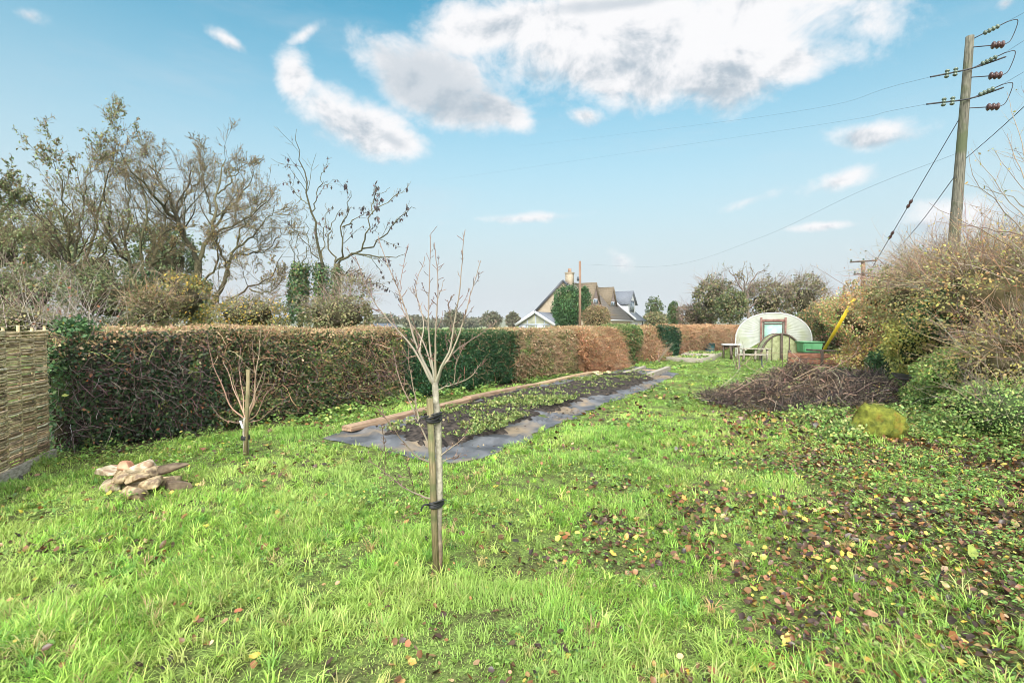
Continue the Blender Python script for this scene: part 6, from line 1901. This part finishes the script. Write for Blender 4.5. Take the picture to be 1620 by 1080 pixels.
# ------------------------------------------------------------------ house
apx = at(892, 444, 60); ca, sa = math.cos(rad(-30.7)), math.sin(rad(-30.7))
hx = np.array([ca, sa, 0]); hy = np.array([-sa, ca, 0])
HO = np.array([apx[0], apx[1], -.4])
RZ = apx[2] + .4; EZ = 2.75


def hp(w, y, z): return HO + hx * w + hy * y + np.array([0, 0, z])


house = thing('house', HO, 'stone house with tiled dormers, white sunroom and grey slate extension beyond the hedge', 'house')
HA3 = np.stack([hx, hy, [0, 0, 1.]])


def poly(g, pts, c=(.5, .5, .5)):
    n = len(pts)
    if n == 4: g.add(pts, [(0, 1, 2, 3)], None, c)
    else: g.add(pts, None, [(0, i, i + 1) for i in range(1, n - 1)], c)
    return g


hw_ = 4.3; L1 = 11.6
sl_ = (RZ - EZ) / 4.65


def slab(g, a, b, c, d, t=.14):
    """a slab under the quad abcd, thickness t downwards along its normal"""
    q = np.array([a, b, c, d]); n = unit(np.cross(q[1] - q[0], q[3] - q[0])); n = n if n[2] > 0 else -n
    lo = q - n * t
    g.add(np.concatenate([q, lo]), [(0, 1, 2, 3), (7, 6, 5, 4), (0, 4, 5, 1), (1, 5, 6, 2), (2, 6, 7, 3), (3, 7, 4, 0)])


g = Geo()
poly(g, [hp(-hw_, 0, -.5), hp(hw_, 0, -.5), hp(hw_, 0, EZ + .15), hp(0, 0, RZ - .2), hp(-hw_, 0, EZ + .15)])
poly(g, [hp(hw_, 0, -.5), hp(hw_, L1, -.5), hp(hw_, L1, EZ + .15), hp(hw_, 0, EZ + .15)])
poly(g, [hp(-hw_, 0, -.5), hp(-hw_, L1, -.5), hp(-hw_, L1, EZ + .15), hp(-hw_, 0, EZ + .15)])
poly(g, [hp(-hw_, L1, -.5), hp(hw_, L1, -.5), hp(hw_, L1, EZ + .15), hp(0, L1, RZ - .2), hp(-hw_, L1, EZ + .15)])
g.build('wall', 'house_stone', house)
g = Geo(); slab(g, hp(0, -.22, RZ), hp(0, L1 + .1, RZ), hp(4.65, L1 + .1, EZ), hp(4.65, -.22, EZ)); slab(g, hp(0, -.22, RZ), hp(-4.65, -.22, EZ), hp(-4.65, L1 + .1, EZ), hp(0, L1 + .1, RZ))
roof = g.build('roof', 'roof_tile', house)
# dark verge boards on the gable
for sx in (-1, 1):
    g = Geo(); a = hp(0, -.26, RZ + .02); b = hp(4.68 * sx, -.26, EZ + .02); A = axes_from(b - a, hy); g.box((a + b) / 2, (np.linalg.norm(b - a) / 2, .10, .03), np.stack([A[0], np.cross(A[0], hy), hy])); g.build('verge_board', 'dark_metal', house)
# chimney
cp = hp(0.15, 1.3, RZ)
g = Geo(); g.box(cp + np.array([0, 0, .15]), (.40, .36, .92), HA3); g.box(cp + np.array([0, 0, .995]), (.46, .42, .07), HA3)
ch = g.build('chimney', 'house_stone', roof)
g = Geo().tubes(np.stack([cp + np.array([0, 0, 1.05]), cp + np.array([0, 0, 1.30]), cp + np.array([0, 0, 1.52])]), np.array([.24, .20, .20]), (.3, .2, .15), 10, caps=True)
g.build('chimney_pot', 'chimney_pot', ch)
g = Geo().box(hp(4.72, L1 / 2, EZ - .12), (.06, L1 / 2 + .1, .06), HA3); g.build('gutter', 'white_paint', house)
# ground floor windows in the long wall
for y in (2.5, 8.2):
    f_ = Geo().box(hp(hw_ + .02, y, 1.5), (.04, .75, .6), HA3).build('window', 'white_paint', house)
    Geo().box(hp(hw_ + .065, y, 1.5), (.01, .66, .5), HA3).build('pane', 'window_glass', f_)


def window(face_w, y, z, hy_, hz_, parent, frame='white_paint'):
    f_ = Geo().box(hp(face_w, y, z), (.04, hy_, hz_), HA3).build('window', frame, parent)
    for s in (-1, 1):
        Geo().box(hp(face_w + .045, y + s * hy_ * .48, z), (.01, hy_ * .36, hz_ * .80), HA3).build('pane', 'window_glass', f_)


def dormer(y, zr, ze, half, wf, mat_r, mat_w, ov=.22, zbase=None, frame='white_paint'):
    """gabled dormer on the right hand slope; wf = how far out its face stands"""
    zb = RZ - sl_ * wf if zbase is None else zbase
    wr = max((RZ - zr) / sl_, .02); we = (RZ - ze) / sl_
    g = Geo()
    poly(g, [hp(wf, y - half, zb - .3), hp(wf, y + half, zb - .3), hp(wf, y + half, ze), hp(wf, y, zr - .08), hp(wf, y - half, ze)])
    for s in (-1, 1): poly(g, [hp(wf, y + s * half, zb - .3), hp(wf, y + s * half, ze), hp(we - .15, y + s * half, ze)])
    d = g.build('dormer', mat_w, house)
    g = Geo()
    for s in (-1, 1):
        e = y + s * (half + ov); zz = ze - ov * (zr - ze) / half
        slab(g, hp(wr - .1, y, zr), hp(wf + ov, y, zr), hp(wf + ov, e, zz), hp((RZ - zz) / sl_ - .15, e, zz), .09)
    g.build('dormer_roof', mat_r, d)
    window(wf + .03, y, (zb + ze) / 2 + .12, half * .62, (ze - zb) * .5 + .12, d, frame)
    return d


dormer(2.9, RZ - .10, 4.95, 1.25, 2.75, 'dormer_tile', 'hung_tile')
dormer(8.9, RZ - .25, 4.85, 1.25, 2.75, 'dormer_tile', 'hung_tile')
# slate roofed extension with white walls
L2 = 16.2; RZ2 = RZ - .45; EZ2 = 2.75; s2_ = (RZ2 - EZ2) / 4.95
g = Geo()
poly(g, [hp(4.55, L1 + .12, -.5), hp(4.55, L2, -.5), hp(4.55, L2, EZ2 + .1), hp(4.55, L1 + .12, EZ2 + .1)])
poly(g, [hp(-4.5, L2, -.5), hp(4.55, L2, -.5), hp(4.55, L2, EZ2 + .1), hp(0, L2, RZ2 - .2), hp(-4.5, L2, EZ2 + .1)])
poly(g, [hp(4.2, L1 + .12, -.5), hp(4.55, L1 + .12, -.5), hp(4.55, L1 + .12, EZ2 + .1), hp(4.2, L1 + .12, EZ2 + .3)])
g.build('extension_wall', 'white_paint', house)
g = Geo(); slab(g, hp(0, L1 + .14, RZ2), hp(0, L2 + .25, RZ2), hp(4.95, L2 + .25, EZ2), hp(4.95, L1 + .14, EZ2), .16); slab(g, hp(0, L1 + .14, RZ2), hp(-4.95, L1 + .14, EZ2), hp(-4.95, L2 + .25, EZ2), hp(0, L2 + .25, RZ2), .16)
g.build('extension_roof', 'slate', house)
a = hp(.4, L1 + .02, RZ2 + .12 - .4 * s2_); b = hp(5.0, L1 + .02, EZ2 + .07)
A = axes_from(b - a, hy); Geo().box((a + b) / 2 + np.array([0, 0, .0]), (np.linalg.norm(b - a) / 2, .13, .05), np.stack([A[0], np.cross(A[0], hy), hy])).build('barge_board', 'white_paint', house)
Geo().box(hp(4.98, (L1 + L2) / 2 + .2, EZ2 - .10), (.07, (L2 - L1) / 2, .06), HA3).build('gutter', 'dark_metal', house)
Geo().box(hp(4.62, L2 - .1, 1.1), (.05, .05, 1.6), HA3).build('drainpipe', 'dark_metal', house)
window(4.58, 12.9, 1.75, .6, .55, house)
sRZ, ssl = RZ, sl_
RZ, sl_ = RZ2, s2_
dormer(14.0, RZ2 - .05, 5.15, 1.55, 3.7, 'slate', 'white_paint', .28, zbase=RZ2 - s2_ * 3.7 + .1, frame='dark_metal')
RZ, sl_ = sRZ, ssl
# glazed sunroom against the gable
SW, SY0, SY1, SE, SR = 2.15, -4.3, -.02, 2.25, 3.55
sw0 = -1.4
sun_r = Geo()
for sx in (-1, 1): slab(sun_r, hp(sw0, SY0 - .3, SR), hp(sw0, SY1, SR), hp(sw0 + sx * (SW + .3), SY1, SE - .15), hp(sw0 + sx * (SW + .3), SY0 - .3, SE - .15), .10)
sun_r.build('sunroom_roof', 'slate', house)
for sx in (-1, 1):
    a = hp(sw0, SY0 - .34, SR - .02); b = hp(sw0 + sx * (SW + .34), SY0 - .34, SE - .20); A = axes_from(b - a, hy)
    Geo().box((a + b) / 2, (np.linalg.norm(b - a) / 2, .15, .03), np.stack([A[0], np.cross(A[0], hy), hy])).build('barge_board', 'white_paint', house)
g = Geo(); poly(g, [hp(sw0 - SW, SY0, -.5), hp(sw0 + SW, SY0, -.5), hp(sw0 + SW, SY0, SE - .05), hp(sw0, SY0, SR - .14), hp(sw0 - SW, SY0, SE - .05)])
for sx in (-1, 1): poly(g, [hp(sw0 + sx * SW, SY0, -.5), hp(sw0 + sx * SW, SY1, -.5), hp(sw0 + sx * SW, SY1, SE - .05), hp(sw0 + sx * SW, SY0, SE - .05)])
sunw = g.build('sunroom_glazing', 'sun_room_glass', house)
for w_ in (-SW + .06, -SW * .5, 0, SW * .5, SW - .06):
    top = SR - .2 - abs(w_) / SW * (SR - SE)
    Geo().box(hp(sw0 + w_, SY0 - .03, top / 2 - .2), (.06, .03, top / 2 + .15), HA3).build('mullion', 'grey_frame', sunw)
Geo().box(hp(sw0, SY0 - .032, SE - .14), (SW - .12, .034, .09), HA3).build('transom', 'grey_frame', sunw)
for w_, dk in ((-SW * .75, 'grey_frame'), (SW * .25, 'white_paint')):
    Geo().box(hp(sw0 + w_, SY0 - .045, .9), (.34, .03, 1.15), HA3).build('door', dk, sunw)
# low shed roof seen over the hedge
c = at(610, 519, 30); 
root = thing('shed', (c[0], c[1], tz(c[0], c[1])), 'low dark grey shed roof just showing over the hedge behind the sapling', 'shed')
g = Geo(); slab(g, at(592, 518, 30), at(634, 519, 30), at(622, 511, 31.2), at(588, 511, 31.2), .05); slab(g, at(622, 511, 31.2), at(588, 511, 31.2), at(590, 518, 32.6), at(630, 518, 32.6), .05)
g.build('roof', 'slate', root)
Geo().box(np.array([c[0] + .05, 31.3, .65]), (.65, 1.1, .72)).build('wall', 'dark_frame', root)

# ------------------------------------------------------------------ poles and wires
YM = 15.0
pb = at(1508, 420, YM); pt = at(1534.5, 58, YM)
pd = unit(pt - pb); p0 = pb + pd * ((0.3 - pb[2]) / pd[2])
p0[2] = tz(p0[0], p0[1]) - .3
main = thing('utility_pole', (p0[0], p0[1], tz(p0[0], p0[1])), 'tall weathered wooden power pole with six insulators on the bank', 'utility pole')
n = 16; P = p0 + (pt - p0) * np.linspace(0, 1, n)[:, None]
Geo().tubes(P, np.linspace(.165, .10, n), (.3, .3, .2), 18, caps=True).build('post', 'pole_wood', main, smooth=True)


def pole_at(py): return pt + (p0 - pt) * ((py - 58) / (pt[2] - p0[2]) * YM / F)


def disc(g, c, d, rad_, L, n=3, col_=(.2, .25, .18)):
    """a string of ribbed discs along d"""
    d = unit(d)
    m_ = 6 * n + 1; t = np.linspace(0, 1, m_); R = rad_ * (.42 + .58 * np.abs(np.sin(t * PI * n)) ** .7)
    g.tubes(c + np.outer(t * L, d), R, col_, 10, caps=True)


RIGHT = [((1544, 62), (1568, 52)), ((1547, 105), (1567, 97)), ((1537, 152), (1560, 146))]
for i, (pj, e_) in enumerate(zip((62, 108, 155), RIGHT)):
    q = pole_at(pj)
    # bolt arm with a glass string pointing up right and a brown drop insulator
    a = q + np.array([.10, -.12, 0]); 
    d1 = np.array([.9, -.6, .38]); d2 = np.array([.95, -.4, -.10])
    g = Geo(); disc(g, a + unit(d1) * .14, d1, .065, .36, 4); g.build('insulator', 'glass_insulator', main, smooth=True)
    a2 = q + np.array([.10, -.12, -.28])
    g = Geo(); disc(g, a2 + unit(d2) * .32, d2, .105, .30, 3); g.build('insulator', 'brown_insulator', main, smooth=True)
    g = Geo().tubes(smooth_line([a - .1 * d1, a + unit(d1) * .68], 4), np.full(4, .014), (.05, .05, .05), 6).tubes(smooth_line([a2 - .1 * d2, a2 + unit(d2) * .34], 4), np.full(4, .014), (.05, .05, .05), 6)
    # jumper loop
    g.tubes(smooth_line([a + unit(d1) * .66, a + unit(d1) * .80 + np.array([.12, 0, -.05]), a2 + unit(d2) * .72 + np.array([.05, 0, .12]), a2 + unit(d2) * .62], 14), np.full(14, .011), (.05, .05, .05), 6)
    g.build('bracket', 'wire', main, smooth=True)
LEFT = []
for i, (py, dead) in enumerate(((111, (1472, 122)), (157, (1466, 165)))):
    q = pole_at(py) + np.array([0, -.17, 0]); e = at(dead[0], dead[1], YM - .2)
    d = e - q; L = np.linalg.norm(d)
    for f_ in (.42, .62):
        g = Geo(); disc(g, q + d * f_ - np.array([0, 0, .12]), np.array([.12, 0, 1.0]), .06, .24, 3); g.build('insulator', 'glass_insulator', main, smooth=True)
    Geo().tubes(smooth_line([q + np.array([.75, -.2, .22]), q, e], 8), np.full(8, .022), (.06, .06, .06), 6).build('bracket', 'wire', main, smooth=True)
    LEFT.append(e)


def wire(label, pts, rad_=.008, sag=0.0, n=40):
    P = smooth_line(pts, n); t = np.linspace(0, 1, n); P[:, 2] -= sag * 4 * t * (1 - t)
    g = Geo().tubes(P, np.full(n, rad_), (.05, .05, .05), 5)
    return tag(g.build('power_line', 'wire'), label, 'wire', 'overhead wires')


wire('upper thin power line running left from the tall pole', [LEFT[0], at(1180, 188, 34), at(820, 232, 85)], .0032)
wire('lower thin power line running left from the tall pole', [LEFT[1], at(1180, 215, 34), at(690, 286, 85)], .0032)
for i, (pj, e_) in enumerate(((62, (1640, 22)), (108, (1640, 58)), (155, (1640, 112)))):
    q = pole_at(pj) + np.array([.10, -.12, 0]) + unit(np.array([.9, -.6, .38])) * .68
    wire(['topmost', 'middle', 'lowest'][i] + ' power line leaving right from the tall pole insulators', [q, at(1700, e_[1] - 45, 11)], .004)
wire('slack thick cable leaving right from the middle of the tall pole', [pole_at(246) + np.array([.14, 0, 0]), at(1575, 210, 13.2), at(1640, 150, 11), at(1720, 70, 9)], .009)
hp_top = at(917.5, 418, 45)
wire('thin service cable from the tall pole down to the house pole', [pole_at(238) + np.array([-.14, 0, 0]), at(1360, 303, 20), at(1200, 377, 29), at(1060, 420, 37), hp_top], .0035)
far_top = at(1366, 436, 42)
wire('thick cable from the tall pole down to the distant crossarm pole', [pole_at(275) + np.array([-.15, 0, 0]), at(1450, 360, 21), at(1405, 408, 31), far_top], .011)
# stay wire with its yellow guard
S0 = pole_at(186) + np.array([-.14, 0, 0]); SA = at(1308, 546, 20.5)
sd_ = unit(SA - S0); SL = np.linalg.norm(SA - S0)
ST_ = S0 + sd_ * SL * .30
g = Geo().tubes(np.stack([S0, (S0 + SA) / 2, SA + sd_ * .9]), np.full(3, .011), (.05, .05, .05), 5)
tag(g.build('stay_wire', 'wire'), 'steel stay wire slanting from the tall pole into the yellow guard', 'wire')
o = bpy.data.objects['stay_wire']
g = Geo()
for f_ in (.30, .43): disc(g, S0 + sd_ * SL * f_ - sd_ * .15, sd_, .05, .3, 2)
g.build('strain_insulator', 'brown_insulator', o, smooth=True)
ga = SA; gb = at(1361, 461, S0[1] + (SA[1] - S0[1]) * .80)
gb = S0 + sd_ * (np.dot(gb - S0, sd_))
ga = S0 + sd_ * (np.linalg.norm(SA - S0) + .5)
tag(Geo().tubes(np.stack([ga, (ga + gb) / 2, gb]), np.full(3, .062), (.7, .5, .03), 12, caps=True).build('stay_guard', 'yellow_plastic', smooth=True), 'bright yellow tube guarding the stay wire at the bank', 'stay guard')

# slim brown pole in front of the house
b = at(917.5, 520, 45); t_ = at(917.5, 413, 45)
root = thing('utility_pole', (b[0], b[1], 0), 'slim brown wooden pole in front of the house', 'utility pole')
Geo().tubes(np.stack([np.array([b[0], b[1], -.4]), (b + t_) / 2, t_]), np.array([.13, .115, .10]), (.2, .13, .09), 10, caps=True).build('post', 'brown_pole', root, smooth=True)
Geo().box(t_ + np.array([-.16, 0, -1.55]), (.10, .09, .17)).build('junction_box', 'dark_metal', root)
# distant crossarm pole and two more beyond
b = at(1366, 500, 42); t_ = at(1365.5, 414, 42)
root = thing('utility_pole', (b[0], b[1], tz(b[0], b[1])), 'distant wooden pole with two crossarms above the bank', 'utility pole')
Geo().tubes(np.stack([np.array([b[0], b[1], 0]), (b + t_) / 2, t_]), np.array([.19, .17, .15]), (.2, .13, .09), 10, caps=True).build('post', 'brown_pole', root, smooth=True)
for (py, x0, x1) in ((414.5, 1345, 1387), (434, 1351, 1379)):
    a_ = at(x0, py, 41.8); b_ = at(x1, py - 2.5, 41.8); A = axes_from(b_ - a_)
    arm = Geo().box((a_ + b_) / 2, (np.linalg.norm(b_ - a_) / 2, .06, .06), A).build('crossarm', 'dark_frame', root)
    for f_ in (.04, .5, .96): 
        g = Geo(); disc(g, a_ + (b_ - a_) * f_ + np.array([0, 0, .061]), np.array([0, 0, 1.]), .07, .17, 2); g.build('insulator', 'glass_insulator', arm, smooth=True)
for (px, top, Y, lab) in ((1335.5, 452, 75, 'farther plain pole seen left of the crossarm pole'), (1317.5, 466, 105, 'farthest thin pole at the end of the row')):
    b = at(px, 520, Y); t_ = at(px, top, Y)
    root = thing('utility_pole', (b[0], b[1], 0), lab, 'utility pole')
    Geo().tubes(np.stack([np.array([b[0], b[1], -.5]), (b + t_) / 2, t_]), np.array([.16, .14, .13]), (.2, .15, .12), 8, caps=True).build('post', 'brown_pole', root)

# ------------------------------------------------------------------ the larger fallen leaves, one by one
r = np.random.default_rng(501)


def leaf_mesh(name, kind, c, seed):
    rr = np.random.default_rng(seed)
    n = 28; t = np.linspace(0, 2 * PI, n, endpoint=False)
    if kind == 'lobed': R = .62 + .30 * np.abs(np.cos(t * 2.5)) ** 1.3 + .05 * np.cos(t * 15)
    else: R = .78 + .05 * np.cos(t * 14) * .4
    x = np.cos(t) * R; y = np.sin(t) * R * (.78 if kind == 'lobed' else .62)
    x = np.where(x > 0, x * (1.15), x)
    rings = []
    for q in (1, .66, .33):
        X, Y = x * q, y * q
        Z = .30 * Y ** 2 * rr.uniform(.4, 1.6) + .22 * X ** 2 * rr.uniform(-.6, 1.0) + .07 * np.sin(X * 5 + seed) + (.04 * (1 - q))
        rings.append(np.stack([X, Y, Z], -1))
    V = np.concatenate(rings + [np.array([[0, 0, .03]])]); tris = []; quads = []
    for k in range(2):
        for i in range(n): quads.append((k * n + i, k * n + (i + 1) % n, (k + 1) * n + (i + 1) % n, (k + 1) * n + i))
    for i in range(n): tris.append((2 * n + i, 2 * n + (i + 1) % n, 3 * n))
    cc = np.asarray(c) * (1 + .25 * (fbm(V * 3 + seed, seed, 2) - .5) * 2)[:, None]
    g = Geo().add(V, quads, tris, cc)
    g.tubes(np.array([[-.75, 0, .0], [-1.0, .03, .02], [-1.3, .1, .06]]), np.array([.02, .018, .014]), np.asarray(c) * .8, 4)
    o = g.build(name, 'dead_leaf', smooth=True); me = o.data; col.objects.unlink(o); bpy.data.objects.remove(o)
    return me


KINDS_ = [('lobed', (.075, .042, .032), 'dark brown', 'damp dark brown lobed leaf lying in the grass'), ('oval', (.055, .030, .026), 'blackish', 'blackish brown oval leaf lying in the grass'),
          ('lobed', (.22, .10, .05), 'rust', 'rust red lobed leaf lying in the grass'), ('oval', (.30, .16, .08), 'tan', 'curled tan oval leaf lying in the grass'),
          ('oval', (.56, .42, .08), 'yellow', 'bright yellow oval leaf lying in the grass'), ('lobed', (.58, .46, .13), 'pale yellow', 'pale yellow lobed leaf lying in the grass'), ('oval', (.48, .25, .05), 'orange', 'orange oval leaf lying in the grass')]
meshes = [[leaf_mesh('fallen_leaf', k_[0], k_[1], 600 + 10 * i + j) for j in range(3)] for i, k_ in enumerate(KINDS_)]
cand_x, cand_y = wedge(2.0, 6.6, 60)
wgt = np.maximum(litter(cand_x, cand_y), .07)
okk = lawn(cand_x, cand_y) & (r.random(len(cand_x)) < wgt) & (np.abs(cand_x) < .99 * cand_y)
cand = np.stack([cand_x, cand_y], -1)[okk]; r.shuffle(cand)
pw = np.array([4, 3, 3, 2.5, 1.6, 1.2, .8]); pw /= pw.sum()
from mathutils import Euler
for (x, y) in cand[:270]:
    i = r.choice(7, p=pw); me = meshes[i][r.integers(0, 3)]
    o = bpy.data.objects.new('fallen_leaf', me); col.objects.link(o)
    s = r.uniform(.018, .040)
    o.scale = (s, s, s); o.location = (x, y, tz(x, y) + r.uniform(.012, .045))
    o.rotation_euler = Euler((r.normal() * .5, r.normal() * .5, r.uniform(0, 2 * PI)))
    tag(o, KINDS_[i][3], 'leaf', 'single fallen leaves, ' + KINDS_[i][2])
# a broad green plant leaf pair near the right edge
for (px, py, rot, sc, lab, cc) in ((1538, 884, .9, .085, 'broad yellow green leaf standing up at the right of the lawn', (.26, .32, .06)), (1520, 880, 2.4, .07, 'smaller yellow green leaf beside the broad one at right', (.24, .32, .07))):
    me = leaf_mesh('broad_leaf', 'oval', cc, 700 + px); o = bpy.data.objects.new('broad_leaf', me); col.objects.link(o)
    q = onground(px, py); o.location = Vector(q) + Vector((0, 0, .05)); o.scale = (sc * .75,) * 3; o.rotation_euler = Euler((.5, -.6, rot)); tag(o, lab, 'leaf')

# ------------------------------------------------------------------ damp air between the garden and the far woods
m = bpy.data.materials.new('damp_air'); m.use_nodes = True
nt = m.node_tree
for n_ in list(nt.nodes):
    if n_.type == 'BSDF_PRINCIPLED': nt.nodes.remove(n_)
pv = nn(nt, 'ShaderNodeVolumePrincipled'); pv.inputs['Density'].default_value = 0.00035; pv.inputs['Color'].default_value = (.93, .95, .97, 1); pv.inputs['Anisotropy'].default_value = .2
nt.links.new(pv.outputs[0], nt.nodes['Material Output'].inputs['Volume'])
MATS['damp_air'] = m
zt_ = 24.0; zb_ = -12.0
g = Geo().box((0, 0, (zt_ + zb_) / 2), (2900, 2900, (zt_ - zb_) / 2))
tag(g.build('haze', 'damp_air'), 'faint pale haze over the distant fields', 'haze', kind='stuff')
